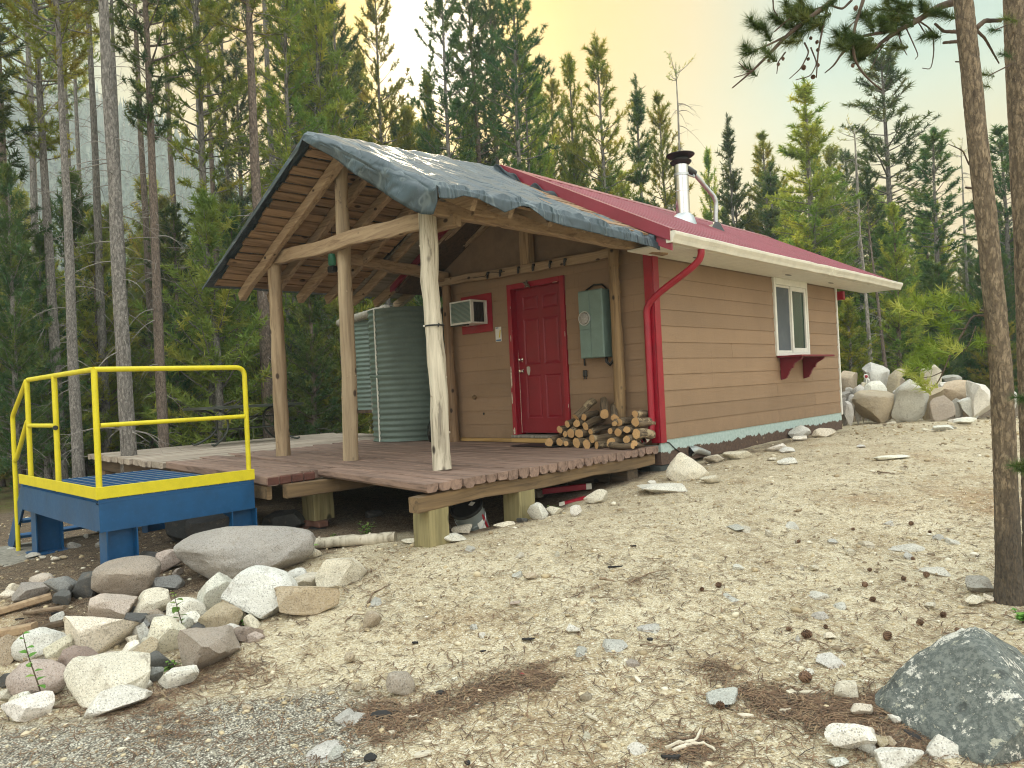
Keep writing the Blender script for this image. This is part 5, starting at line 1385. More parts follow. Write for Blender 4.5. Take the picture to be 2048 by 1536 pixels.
mb = MB(); mb.beam(on_plane(870, 1040, 2, -.62), on_plane(1000, 1010, 2, -.60), .10, .05, 3, .002, seed=4); tag(mb.build('loose_plank', M['joist']), 'dirty plank lying under the deck behind the pail', 'plank')
wl = log(ground_at(622, 1098)[0] + (0, 0, .045), ground_at(792, 1084)[0] + (0, .0, .045), .05, .055, 77, 10, 12, bow=.01); tag(wl.build('fallen_pole', M['log_c'], None, True, 50), 'short weathered pole lying along the gravel bank below the deck corner', 'pole')
for k, (px, py, lab) in enumerate(((632, 1054, 'red brick under the square deck post'), (655, 1050, 'brick beside the first under the square deck post'), (622, 1072, 'lower brick half buried under the square deck post'), (660, 1068, 'black charred block at the foot of the brick stack'))):
    P = np.array((-2.36 + (-.08, .1, -.1, .12)[k], -3.26 + (-.06, -.02, -.08, -.05)[k], (-.595, -.595, -.665, -.665)[k])); mb = MB().cbox(P - (.10, .06, .033), P + (.10, .06, .033), .01); tag(mb.build('brick', M['brick'] if k < 3 else M['bark_charcoal']), lab, 'brick')
# burnt lumber in the fire pit at the left edge
for k, (x0, y0, x1, y1, w_, m_, lab) in enumerate(((-30, 1240, 104, 1204, .05, 'timber_x', 'pale sawn lumber offcut pointing into the fire pit'), (-20, 1278, 70, 1268, .06, 'timber_x', 'short tan board end below the lumber offcut'), (50, 1234, 130, 1228, .03, 'stick', 'grey stick lying in the charcoal'), (75, 1268, 130, 1258, .04, 'joist_x', 'burnt stub of wood beside the pink rocks'))):
    p, q = ground_at(x0, y0)[0] + (0, 0, .03), ground_at(x1, y1)[0] + (0, 0, .05)
    mb = MB(); mb.beam(p, q, w_ * 1.3, w_, 4, .002, seed=k); tag(mb.build('lumber_offcut', M[m_]), lab, 'lumber')
# ------------------------------------------------------------------ rocks
import bmesh
_ico = {}
def ico(sub):
    if sub not in _ico:
        bm = bmesh.new(); bmesh.ops.create_icosphere(bm, subdivisions=sub, radius=1.0)
        bm.verts.ensure_lookup_table()
        _ico[sub] = (np.array([v.co[:] for v in bm.verts]), np.array([[v.index for v in f.verts] for f in bm.faces])); bm.free()
    return _ico[sub]
def rock_shape(seed, sub=4, angular=.7, cuts=12, rough=.03):
    """a sphere chipped by random planes, then weathered"""
    rgn = np.random.default_rng(seed); V, F = ico(sub); P = V * 1.25
    for _ in range(cuts):
        n = rgn.normal(size=3); n /= np.linalg.norm(n); d = rgn.uniform(.5, .92)
        s = P @ n - d; P = P - np.outer(np.clip(s, 0, None) * angular, n)
    off = rgn.uniform(0, 50, 3)
    dsp = np.array([mnoise.fractal(Vector(v * 1.3 + off), 1.0, 2.0, 3) * 2.2 + mnoise.fractal(Vector(v * 6 + off), .8, 2.0, 3) * .55 for v in V])
    P = P * (1 + rough * dsp[:, None])
    P -= (P.max(0) + P.min(0)) / 2; P /= np.abs(P).max(0)
    return P, F
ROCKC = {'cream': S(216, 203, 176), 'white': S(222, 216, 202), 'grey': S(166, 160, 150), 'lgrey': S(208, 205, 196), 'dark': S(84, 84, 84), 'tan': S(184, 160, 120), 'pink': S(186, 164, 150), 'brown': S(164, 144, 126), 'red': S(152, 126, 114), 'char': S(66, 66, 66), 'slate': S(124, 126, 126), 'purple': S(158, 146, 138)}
_rk = [0]
def rock(px, py, w, h, col, label, group=None, depth=None, tilt=0.0, thick=None, sink=.10, ang=.96, seed=None, cuts=15, mat_='rock', up=0.0, cat='rock', name='rock'):
    """a stone whose outline is about w x h photo pixels round (px, py); stands on the ground below it"""
    _rk[0] += 1; seed = seed if seed is not None else 100 + _rk[0]
    if depth is None:
        _, depth = ground_at(px, py + h * .36)
    c = at_depth(px, py, depth); s = depth / FPX
    hx, hz = w * s / 2, h * s / 2
    hy = thick if thick is not None else .5 * (hx + hz) * .9
    flush = sink >= .5
    if flush:                                                   # bedded level: long in depth, hardly standing up
        el = (CAM[2] - float(height(c[0], c[1]))) / depth; hy = min(hz / max(el, .08) * .85, hx * 1.6); hz = .035
    big = w > 60
    P, F = rock_shape(seed, 5 if w > 230 else (4 if big else 3), ang, cuts)
    ca, sa = math.cos(tilt), math.sin(tilt)
    X = P[:, 0] * hx; Y = P[:, 1] * hy; Z = P[:, 2] * hz
    X, Z = X * ca - Z * sa, X * sa + Z * ca
    r2 = np.array((RIGHT[0], RIGHT[1], 0)); r2 /= np.linalg.norm(r2); f2 = np.array((-r2[1], r2[0], 0))
    W = np.outer(X, r2) + np.outer(Y, f2) + np.outer(Z, (0, 0, 1))
    c = c + f2 * hy * .35
    if flush: c[2] = float(height(c[0], c[1])) - .008
    g = float(height(c[0], c[1])); bottom = c[2] + W[:, 2].min()
    if bottom > g - .01 and not up and not flush:       # let it sink in
        W[:, 2] = np.where(W[:, 2] < 0, W[:, 2] * (1 + (bottom - g + hz * sink) / (-W[:, 2].min())), W[:, 2])
    me = mesh_from(name, W, F, M[mat_], True, 32)
    o = bpy.data.objects.new(name, me); COL.objects.link(o); o.location = c
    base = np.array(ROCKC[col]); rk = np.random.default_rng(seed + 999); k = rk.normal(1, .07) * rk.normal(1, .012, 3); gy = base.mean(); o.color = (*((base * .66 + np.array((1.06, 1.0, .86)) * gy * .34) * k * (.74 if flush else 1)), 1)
    tag(o, label, cat, group)
    return o
def from_zoom(ox, oy, sc, rows, group=None, grow_=1.0, **kw):
    for r in rows:
        cx_, cy_, w, h, col, lab = r[:6]; w *= grow_; h *= grow_; k = dict(kw); k.update(r[6] if len(r) > 6 else {})
        rock(ox + cx_ / sc, oy + cy_ / sc, w / sc, h / sc, col, lab, group, **k)
from_zoom(0, 1040, 2.695 / 1.0, [
    (1300, 195, 660, 265, 'grey', 'huge smooth grey granite boulder lying before the blue landing leg', dict(ang=.5, cuts=12, seed=12, thick=.42)),
    (665, 325, 330, 195, 'brown', 'round pinkish brown boulder at the foot of the front blue leg', dict(ang=.7, cuts=14, seed=5)),
    (895, 228, 140, 115, 'pink', 'whitish pink angular rock between the brown boulder and the huge grey one'),
    (977, 208, 52, 46, 'lgrey', 'small pale rock wedged against the left end of the huge grey boulder'),
    (950, 285, 58, 44, 'pink', 'small rounded pink stone under the whitish pink rock'),
    (893, 348, 150, 80, 'slate', 'dull slate grey rock below the whitish pink one'),
    (470, 352, 140, 140, 'dark', 'blackish blue rock left of the round brown boulder'),
    (318, 375, 175, 130, 'slate', 'dark grey slab leaning beside the blackish rock'),
    (222, 330, 135, 70, 'pink', 'pale pinkish rock behind the grey slab at the far left'),
    (150, 395, 205, 90, 'purple', 'flat mauve grey rock at the far left of the upper row'),
    (68, 368, 64, 50, 'cream', 'small cream stone at the left edge, upper of two'), (36, 405, 72, 46, 'cream', 'small cream stone at the left edge, lower of two'),
    (335, 420, 100, 80, 'dark', 'sooty rock standing at the edge of the charcoal'),
    (577, 500, 240, 165, 'pink', 'beige pink rock with rounded top behind the big cream block'),
    (803, 468, 185, 150, 'cream', 'cream rock with a flat cut face left of the leafy sapling'),
    (1160, 410, 220, 200, 'white', 'upright white triangular rock with a dark lichen side'),
    (1410, 405, 330, 265, 'lgrey', 'big pale grey block with a flat sloping top', dict(ang=.95, cuts=9, seed=43, thick=.24)),
    (1600, 310, 120, 90, 'lgrey', 'pale knob of rock against the right end of the flat-topped block'),
    (1650, 445, 315, 165, 'tan', 'wide tan and white wedge of rock half in the gravel'),
    (1650, 345, 160, 80, 'cream', 'low cream rock behind the tan wedge'), (1830, 282, 240, 145, 'cream', 'big cream slab emerging from the gravel slope', dict(thick=.2)),
    (1000, 495, 190, 120, 'white', 'white rock tucked behind the leafy sapling'), (1150, 548, 250, 165, 'tan', 'broad tan rock right of the leafy sapling'),
    (510, 640, 360, 215, 'cream', 'biggest cream block of the rock bank', dict(ang=.9, seed=77, cuts=14)),
    (755, 620, 95, 110, 'lgrey', 'squarish pale grey stone beside the big cream block'), (885, 637, 220, 185, 'cream', 'cream boulder in front of the leafy sapling'),
    (740, 740, 170, 155, 'tan', 'angular beige rock with a split top below the cream boulder'), (1085, 712, 275, 200, 'brown', 'wide brownish pink boulder sunk in the gravel bank', dict(thick=.25)),
    (420, 780, 190, 175, 'red', 'dull red rock under the biggest cream block'), (555, 792, 115, 110, 'pink', 'small pink pyramid of rock next to the dull red one'),
    (312, 712, 150, 145, 'cream', 'rounded cream rock leaning on the dull red one'), (205, 682, 240, 150, 'lgrey', 'white and grey speckled boulder behind the rounded cream rock'),
    (180, 880, 290, 180, 'pink', 'broad pinkish grey boulder behind the tall leafy shoot', dict(ang=.45)), (40, 705, 95, 155, 'tan', 'tan rock cut off by the left edge of the bank'),
    (520, 895, 420, 225, 'cream', 'long low cream boulder in front of the bank', dict(thick=.22, seed=18)), (620, 970, 300, 120, 'white', 'flat whitish slab lying at the foot of the long cream boulder', dict(thick=.16)),
    (120, 1032, 230, 120, 'white', 'white triangular rock at the lower left corner'), (815, 845, 120, 100, 'slate', 'grey speckled stone at the low end of the bank'),
    (950, 862, 195, 100, 'white', 'whitish flat rock right of the grey speckled stone'), (1155, 620, 90, 62, 'lgrey', 'small grey stone under the broad tan rock'),
    (1300, 620, 180, 85, 'red', 'maroon flat rock right of the small grey stone'), (1380, 635, 80, 58, 'pink', 'little pink stone at the end of the maroon rock'),
    (1290, 510, 90, 85, 'cream', 'cream stone between the broad tan rock and the flat-topped block'), (1352, 557, 82, 78, 'cream', 'second cream stone below the flat-topped block'),
    (842, 545, 150, 75, 'purple', 'mauve rock under the cream rock with a cut face'), (710, 658, 62, 60, 'cream', 'small cream stone right of the biggest cream block'),
    (30, 862, 70, 66, 'dark', 'dark grey stone at the left edge below the leafy shoot'), (15, 960, 90, 80, 'cream', 'pale rock end showing at the left edge'), (765, 890, 95, 66, 'white', 'white stone sunk behind the grey speckled one'),
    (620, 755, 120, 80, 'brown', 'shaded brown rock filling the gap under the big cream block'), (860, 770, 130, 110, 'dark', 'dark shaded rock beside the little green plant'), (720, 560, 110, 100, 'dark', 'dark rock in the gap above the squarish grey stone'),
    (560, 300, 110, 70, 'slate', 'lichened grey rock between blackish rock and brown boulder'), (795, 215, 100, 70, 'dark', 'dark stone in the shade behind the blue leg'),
    (2000, 548, 95, 92, 'tan', 'single tan and white stone standing out on the gravel'), (1883, 745, 52, 46, 'tan', 'small ochre stone on the gravel right of the bank'), (1928, 905, 56, 50, 'tan', 'small yellowish stone above the sunken slab'),
    (1335, 1020, 55, 40, 'tan', 'little buff stone on the grey pea gravel'), (1870, 1050, 150, 165, 'lgrey', 'flat pale slab flush with the gravel', dict(thick=.2, sink=.9)), (1750, 1220, 190, 150, 'lgrey', 'second flat pale slab flush with the gravel, nearer', dict(thick=.2, sink=.9)),
], grow_=1.13)
rg3 = np.random.default_rng(88)
for i in range(58):                                             # small stones packed in the gaps of the bank
    u = rg3.random(); t = rg3.random(); px = 15 + 470 * u; py = 1195 + 40 * (1 - u) + (190 - 130 * u) * t; w_ = rg3.uniform(18, 46)
    rock(px, py, w_, w_ * rg3.uniform(.6, .9), ('cream', 'dark', 'lgrey', 'brown', 'tan', 'slate', 'white')[i % 7], 'small stone packed into the gaps of the rock bank by the blue landing', 'small stones in the rock bank')
# dark boulders under the landing and the deck
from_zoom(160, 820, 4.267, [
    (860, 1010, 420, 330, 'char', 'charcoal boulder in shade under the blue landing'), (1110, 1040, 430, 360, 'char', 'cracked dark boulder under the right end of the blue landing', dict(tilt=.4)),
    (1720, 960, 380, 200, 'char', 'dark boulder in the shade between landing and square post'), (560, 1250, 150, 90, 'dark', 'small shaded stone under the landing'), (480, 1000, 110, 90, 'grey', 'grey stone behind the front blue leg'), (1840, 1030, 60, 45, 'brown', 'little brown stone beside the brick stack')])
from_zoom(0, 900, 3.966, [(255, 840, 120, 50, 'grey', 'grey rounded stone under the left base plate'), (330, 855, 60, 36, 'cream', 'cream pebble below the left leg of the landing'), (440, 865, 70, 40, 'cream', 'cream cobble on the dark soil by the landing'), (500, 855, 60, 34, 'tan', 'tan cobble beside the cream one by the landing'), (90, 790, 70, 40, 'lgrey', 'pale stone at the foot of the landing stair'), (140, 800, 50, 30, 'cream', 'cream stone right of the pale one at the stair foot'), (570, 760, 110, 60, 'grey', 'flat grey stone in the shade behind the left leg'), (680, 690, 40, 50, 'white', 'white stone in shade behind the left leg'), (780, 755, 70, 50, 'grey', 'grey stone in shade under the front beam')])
# the edge of the gravel under the deck
from_zoom(560, 840, 2.56, [
    (1320, 475, 110, 100, 'white', 'white rock beside the second square post'), (1620, 400, 135, 85, 'cream', 'cream rock beside the red downspout pieces'), (1515, 468, 62, 60, 'white', 'small white stone below the red downspout mouth'),
    (1405, 468, 85, 52, 'cream', 'cream stone half covered by a sprig, right of the white rock'), (930, 562, 110, 52, 'cream', 'flat cream stone at the foot of the grey pail'), (1150, 538, 120, 34, 'cream', 'long low cream stone right of the grey pail'),
    (820, 597, 80, 42, 'lgrey', 'pale stone beside the corner post foot'), (890, 603, 130, 46, 'white', 'flat white rock between corner post and pail'), (862, 552, 44, 46, 'brown', 'little brown stone under the pail shadow'), (675, 618, 110, 30, 'cream', 'low cream stone at the foot of the corner post'),
    (160, 685, 90, 60, 'cream', 'pale rock under the sprig by the huge boulder'), (1240, 515, 60, 30, 'dark', 'dark stone at the foot of the second square post'), (480, 485, 100, 40, 'char', 'dark stone deep under the deck'), (1320, 380, 60, 50, 'brown', 'brown stone under the deck behind the second post')])
# along the house
from_zoom(1280, 640, 2.667, [
    (255, 790, 230, 165, 'cream', 'big cream boulder at the front corner of the cabin', dict(ang=.6, seed=61)), (475, 675, 92, 74, 'tan', 'tan rounded rock against the cabin footing'), (520, 724, 150, 52, 'cream', 'flat cream rock in front of the tan rounded one'), (398, 742, 110, 50, 'cream', 'low cream rock behind the corner boulder'),
    (855, 600, 130, 74, 'lgrey', 'grey slanted rock leaning on the cabin footing'), (982, 604, 118, 58, 'cream', 'beige rock by the far end of the cabin footing'), (735, 680, 130, 46, 'white', 'white flat rock on the mossy strip beside the cabin'), (786, 692, 84, 30, 'lgrey', 'grey flat stone touching the white flat one'),
    (120, 900, 245, 54, 'white', 'long flat white rock in front of the cabin corner', dict(thick=.2)), (375, 850, 110, 50, 'cream', 'cream slab right of the corner boulder'), (787, 756, 110, 42, 'lgrey', 'thin grey slab on the gravel by the cabin side'), (855, 632, 84, 28, 'white', 'low white stone under the slanted grey rock'),
    (1350, 735, 200, 26, 'white', 'long thin white slab flat on the yard', dict(thick=.1)), (1735, 540, 135, 38, 'white', 'white flat rock in the yard before the boulder wall'), (1620, 576, 112, 32, 'lgrey', 'grey flat rock in the yard below the white one'), (425, 700, 42, 28, 'white', 'small white stone against the footing'), (65, 870, 50, 30, 'lgrey', 'small grey stone left of the corner boulder'), (705, 745, 50, 24, 'cream', 'cream chip of rock near the thin grey slab'), (570, 665, 36, 26, 'cream', 'little cream stone at the footing'), (1180, 676, 44, 22, 'lgrey', 'little grey stone out in the yard')])
# boulder wall at the back of the yard
BW = 'boulders walling the back of the yard'
from_zoom(1600, 700, 5.689, [
    (1500, 245, 215, 155, 'cream', 'pale block with white top behind the pine sprig', dict(depth=17.2)), (1120, 390, 160, 190, 'brown', 'shaded boulder in the hollow under the leaning slab', dict(depth=17.0)),
    (575, 330, 250, 200, 'tan', 'cracked tan block nearest the cabin corner, top of the wall', dict(depth=16.6)), (885, 262, 285, 215, 'lgrey', 'light grey boulder standing highest in the wall', dict(depth=16.6, tilt=-.45)), (1105, 310, 300, 105, 'tan', 'tilted tan slab leaning to the right over the hollow', dict(depth=16.2, tilt=.72, seed=9)),
    (1750, 335, 210, 110, 'grey', 'dark cracked boulder at the back of the wall'.replace('boulder', 'rock'), dict(depth=17.4)), (1655, 410, 160, 95, 'white', 'white rock peeking between the two tan boulders', dict(depth=16.6)),
    (870, 412, 270, 125, 'white', 'bright white flat boulder in the middle of the wall', dict(depth=15.6)), (770, 345, 70, 80, 'lgrey', 'small upright stone carrying the red marker', dict(depth=15.9)), (722, 392, 64, 56, 'cream', 'small cream stone below the red marker', dict(depth=15.7)),
    (665, 452, 140, 120, 'lgrey', 'rounded grey boulder left of the bright white one', dict(depth=15.5)), (560, 456, 84, 66, 'lgrey', 'little grey stone between tan block and grey boulder', dict(depth=15.6)), (520, 510, 120, 80, 'grey', 'grey rock against the cabin corner edge', dict(depth=15.5)),
    (870, 548, 480, 205, 'tan', 'long grey tan boulder lowest in the left of the wall', dict(depth=15.0, seed=14, tilt=.12)), (600, 572, 140, 135, 'lgrey', 'round pale boulder left of the long grey tan one', dict(depth=15.2)), (545, 622, 130, 85, 'lgrey', 'pale rock on the ground beside the cabin corner', dict(depth=15.0)), (500, 560, 70, 50, 'grey', 'grey stone just past the cabin corner', dict(depth=15.2)),
    (1100, 480, 80, 60, 'lgrey', 'small grey stone under the shaded boulder', dict(depth=15.4)), (1520, 512, 280, 270, 'tan', 'rounded tan boulder beside the big grey triangle', dict(depth=15.0)), (1280, 512, 430, 370, 'lgrey', 'big grey white triangular boulder, tallest face of the wall', dict(depth=14.8, ang=.85, seed=31)),
    (1620, 612, 270, 175, 'brown', 'brownish tilted boulder at the wall foot', dict(depth=14.6, tilt=.35)), (1850, 440, 410, 205, 'tan', 'wide tan boulder with flat white top at the right of the wall', dict(depth=15.2, seed=22)), (1800, 615, 120, 140, 'grey', 'grey rock under the wide tan boulder', dict(depth=14.9)), (1940, 605, 220, 175, 'lgrey', 'light grey boulder low at the right of the wall', dict(depth=14.7)),
    (2080, 500, 260, 320, 'white', 'tall white grey boulder half behind the near pine', dict(depth=14.6, seed=52)), (2330, 560, 260, 260, 'lgrey', 'grey boulder beyond the near pine trunk', dict(depth=14.8))], BW, cuts=9, ang=1.0)
from_zoom(1600, 700, 5.689, [(730, 680, 175, 92, 'lgrey', 'low grey rock lying before the wall'), (970, 622, 220, 62, 'white', 'flat white rock tucked under the long boulder'), (1050, 668, 116, 36, 'white', 'thin white stone before the grassy tuft'), (1170, 686, 116, 52, 'cream', 'cream stone before the big triangular boulder'), (1870, 805, 290, 84, 'white', 'white mound of rock in the far yard'), (1660, 885, 285, 62, 'lgrey', 'grey sunken rock in the far yard'), (700, 720, 60, 34, 'cream', 'cream cobble near the cabin far corner'), (1430, 905, 80, 34, 'cream', 'cream flat cobble in the far yard'), (1040, 830, 110, 30, 'cream', 'cream flake of rock in the far yard'), (540, 690, 70, 36, 'white', 'white cobble at the cabin far corner')])
mk = thing('red_marker', 'small red and white round marker on the rock wall', 'marker', tuple(at_depth(1733, 756, 15.8)))
c = at_depth(1732, 753, 15.75); mb = MB(); mb.lathe([(.0, .01), (.050, .010), (.055, .0), (0, -.01)], 18); mb.xform(Matrix.Translation(c) @ Vector((-FWD[0], -FWD[1], .1)).to_track_quat('Z', 'Y').to_matrix().to_4x4()); mb.build('rim', M['white'], mk, True)
mb = MB(); mb.lathe([(.0, .022), (.032, .020), (.035, .012), (0, .0)], 16); mb.xform(Matrix.Translation(c) @ Vector((-FWD[0], -FWD[1], .1)).to_track_quat('Z', 'Y').to_matrix().to_4x4()); mb.build('lens', M['red'], mk, True)
mb = MB(); mb.tube([c - np.array((0, 0, .28)), c], .012, 8); mb.build('stake', M['white'], mk)
# right foreground
lb = rock(2035, 1500, 440, 380, 'lgrey', 'big dark lichen-crusted boulder in the lower right corner', depth=2.85, ang=.75, cuts=11, seed=19, mat_='lichen', tilt=-.45, thick=.40)
from_zoom(1300, 1040, 2.738, [
    (1110, 1205, 285, 185, 'white', 'large white rock beside the lichen boulder'), (1205, 1265, 100, 100, 'lgrey', 'grey stone sitting on the lower end of the white rock', dict(depth=2.74)), (1165, 1046, 132, 82, 'cream', 'cream rock above the large white one'), (1088, 938, 155, 92, 'cream', 'cream pointed rock at the edge of the needle drift'),
    (1372, 1312, 255, 125, 'white', 'white rock at the bottom edge, left of the lichen boulder'), (1030, 1336, 125, 50, 'lgrey', 'pale stone at the bottom edge below the large white rock'), (1335, 986, 84, 46, 'cream', 'cream stone touching the lichen boulder'), (1275, 1225, 90, 80, 'tan', 'tan stone between white rock and lichen boulder'), (1325, 1222, 60, 60, 'tan', 'rounded tan stone against the lichen boulder'),
    (1345, 1095, 64, 56, 'white', 'small white stone left of the lichen boulder'), (415, 958, 205, 120, 'lgrey', 'blue grey flat stone bedded in the gravel', dict(sink=.6)), (1000, 762, 175, 72, 'lgrey', 'pale grey flat stone right of the pine cones', dict(sink=.6)), (870, 836, 66, 44, 'white', 'white chip of stone above the needle drift'),
    (1610, 1290, 210, 230, 'lgrey', 'smooth pale rock under the lichen boulder', dict(depth=2.72)), (1840, 757, 66, 46, 'tan', 'ochre stone behind the lichen boulder'), (1957, 780, 66, 48, 'tan', 'orange stone behind the lichen boulder, farther right'), (2000, 830, 120, 54, 'slate', 'dark lichened stone at the right edge'), (1900, 815, 60, 44, 'lgrey', 'grey stone behind the lichen boulder'),
    (1812, 362, 155, 96, 'grey', 'grey rock at the foot of the near pine'), (1792, 442, 116, 62, 'cream', 'cream rock in front of the one at the pine foot'), (1860, 430, 54, 52, 'cream', 'small cream stone against the near pine'), (1570, 266, 145, 72, 'white', 'white flat stone left of the near pine', dict(sink=.5)),
    (905, 266, 58, 38, 'cream', 'round cream stone alone on the yard gravel'), (1545, 470, 62, 36, 'cream', 'cream stone on the gravel before the near pine'), (985, 636, 74, 44, 'cream', 'cream stone behind the biggest pine cone'), (1700, 800, 20, 14, 'white', 'tiny white chip by the lichen boulder')])
GS = 'pale flat stones bedded in the yard gravel'
FL = 'pale flat stone bedded level in the sandy yard'
from_zoom(1300, 1040, 2.738, [(x, y, w, h, c, FL, dict(sink=.6)) for x, y, w, h, c in ((930, 408, 112, 44, 'white'), (1050, 465, 68, 48, 'white'), (935, 520, 95, 44, 'white'), (455, 425, 112, 54, 'lgrey'), (475, 40, 80, 30, 'lgrey'), (530, 50, 60, 20, 'cream'), (785, 25, 78, 28, 'white'), (1410, 152, 180, 36, 'white'), (1590, 90, 74, 28, 'lgrey'), (20, 595, 90, 52, 'lgrey'), (480, 260, 64, 22, 'white'), (655, 65, 40, 26, 'cream'), (1000, 115, 60, 30, 'lgrey'), (1430, 200, 70, 28, 'lgrey'), (1660, 110, 70, 30, 'white'), (1100, 175, 60, 26, 'cream'), (1190, 130, 70, 30, 'cream'), (830, 265, 30, 24, 'cream'), (1640, 625, 44, 36, 'tan'), (815, 655, 50, 30, 'lgrey'), (1320, 20, 50, 20, 'white'), (480, 510, 60, 30, 'tan'))], GS)
from_zoom(660, 1040, 2.926, [(x, y, w, h, c, FL, dict(sink=.6)) for x, y, w, h, c in ((1870, 630, 145, 58, 'lgrey'), (1470, 766, 74, 44, 'lgrey'), (1800, 1340, 115, 62, 'white'), (1790, 840, 120, 44, 'pink'), (1095, 305, 66, 52, 'lgrey'), (820, 165, 70, 30, 'lgrey'), (1110, 210, 60, 20, 'cream'), (1330, 195, 30, 18, 'cream'), (840, 630, 50, 20, 'lgrey'), (890, 675, 44, 28, 'white'), (1500, 1270, 60, 36, 'cream'), (1540, 480, 40, 26, 'white'), (1500, 1030, 80, 40, 'tan'), (270, 470, 80, 50, 'lgrey'))], GS)
from_zoom(660, 1040, 2.926, [(412, 962, 168, 128, 'brown', 'lone brown angular rock on the gravel, with a dark side', dict(ang=.7, seed=3)), (1172, 330, 84, 44, 'tan', 'tan brick-shaped stone on the open gravel'), (1660, 722, 165, 84, 'lgrey', 'grey flat rock out in the middle of the yard', dict(sink=.6)), (1425, 640, 84, 46, 'lgrey', 'pointed pale stone left of the grey flat rock'), (1085, 490, 66, 30, 'brown', 'small brown stone on the mid gravel'),
    (95, 1120, 150, 120, 'lgrey', 'pale sunken slab by the lone brown rock', dict(sink=.9)), (30, 1360, 110, 90, 'lgrey', 'pale sunken slab at the bottom left of the yard', dict(sink=.9)), (112, 806, 62, 58, 'tan', 'ochre lump of stone left of the lone brown rock'), (160, 990, 58, 54, 'tan', 'yellow stone beside the lone brown rock'), (728, 938, 38, 34, 'white', 'white pebble on the dark sand patch'), (160, 1370, 60, 40, 'cream', 'cream pebble near the bottom slab')])

# ------------------------------------------------------------------ small stones, dry needles, sticks, cones
def scatter(n, seed, near_bias=1.0, dmin=1.9, dmax=17):
    """ground points spread over the yard"""
    rgn = np.random.default_rng(seed); out = []
    while len(out) < n:
        m = n * 2
        d = dmin * (dmax / dmin) ** (rgn.random(m) ** near_bias); a = rgn.uniform(-.80, .80, m)
        x = CAM[0] + d * (FWD[0] + math.tan(1) * 0) + d * a * _r0[0]; y = CAM[1] + d * FWD[1] + d * a * _r0[1]
        ok = ~((x < .15) & (x > -9.2) & (y > -3.55) & (y < 7)) & ~((x < -9) | (y > 11))
        out.extend(zip(x[ok], y[ok]))
    return np.array(out[:n])
def pebbles():
    P = scatter(15000, 5, .9); rgn = np.random.default_rng(6); V0, F0 = ico(1)
    s = (P[:, 0] - CAM[0]) * RIGHT[0] + (P[:, 1] - CAM[1]) * RIGHT[1]; fw = (P[:, 0] - CAM[0]) * FWD[0] + (P[:, 1] - CAM[1]) * FWD[1]
    size = .0025 + .0022 * rgn.exponential(1.0, len(P)) * (1 + .18 * fw); size = np.minimum(size, .045)
    Z = height(P[:, 0], P[:, 1]); n = len(V0)
    sc = np.stack([rgn.uniform(.7, 1.4, len(P)), rgn.uniform(.7, 1.4, len(P)), rgn.uniform(.4, .8, len(P))], 1) * size[:, None]
    V = V0[None] * sc[:, None, :] * rgn.uniform(.8, 1.15, (len(P), n, 1)) + np.stack([P[:, 0], P[:, 1], Z + size * .12], 1)[:, None, :]
    # follow the small bumps of the ground sheet
    bump = np.array([0.022 * mnoise.fractal(Vector((a * 1.6, b * 1.6, 1.0)), 1.0, 2.0, 4) + .010 * mnoise.fractal(Vector((a * 5.5, b * 5.5, 4.0)), 1.0, 2.0, 4) for a, b in P])
    V[:, :, 2] += (bump * np.clip((30 - np.hypot(P[:, 0] - CAM[0], P[:, 1] - CAM[1])) / 20, 0, 1))[:, None]
    F = (F0[None] + (np.arange(len(P)) * n)[:, None, None]).reshape(-1, 3)
    me = mesh_from('gravel_stones', V.reshape(-1, 3), F, M['pebble'], True, None, np.repeat(rgn.random(len(P)), len(F0)))
    o = bpy.data.objects.new('gravel_stones', me); COL.objects.link(o); tag(o, kind='stuff')
pebbles()
def gz(x, y):
    return float(height(x, y)) + 0.022 * mnoise.fractal(Vector((x * 1.6, y * 1.6, 1.0)), 1.0, 2.0, 4) + .010 * mnoise.fractal(Vector((x * 5.5, y * 5.5, 4.0)), 1.0, 2.0, 4)
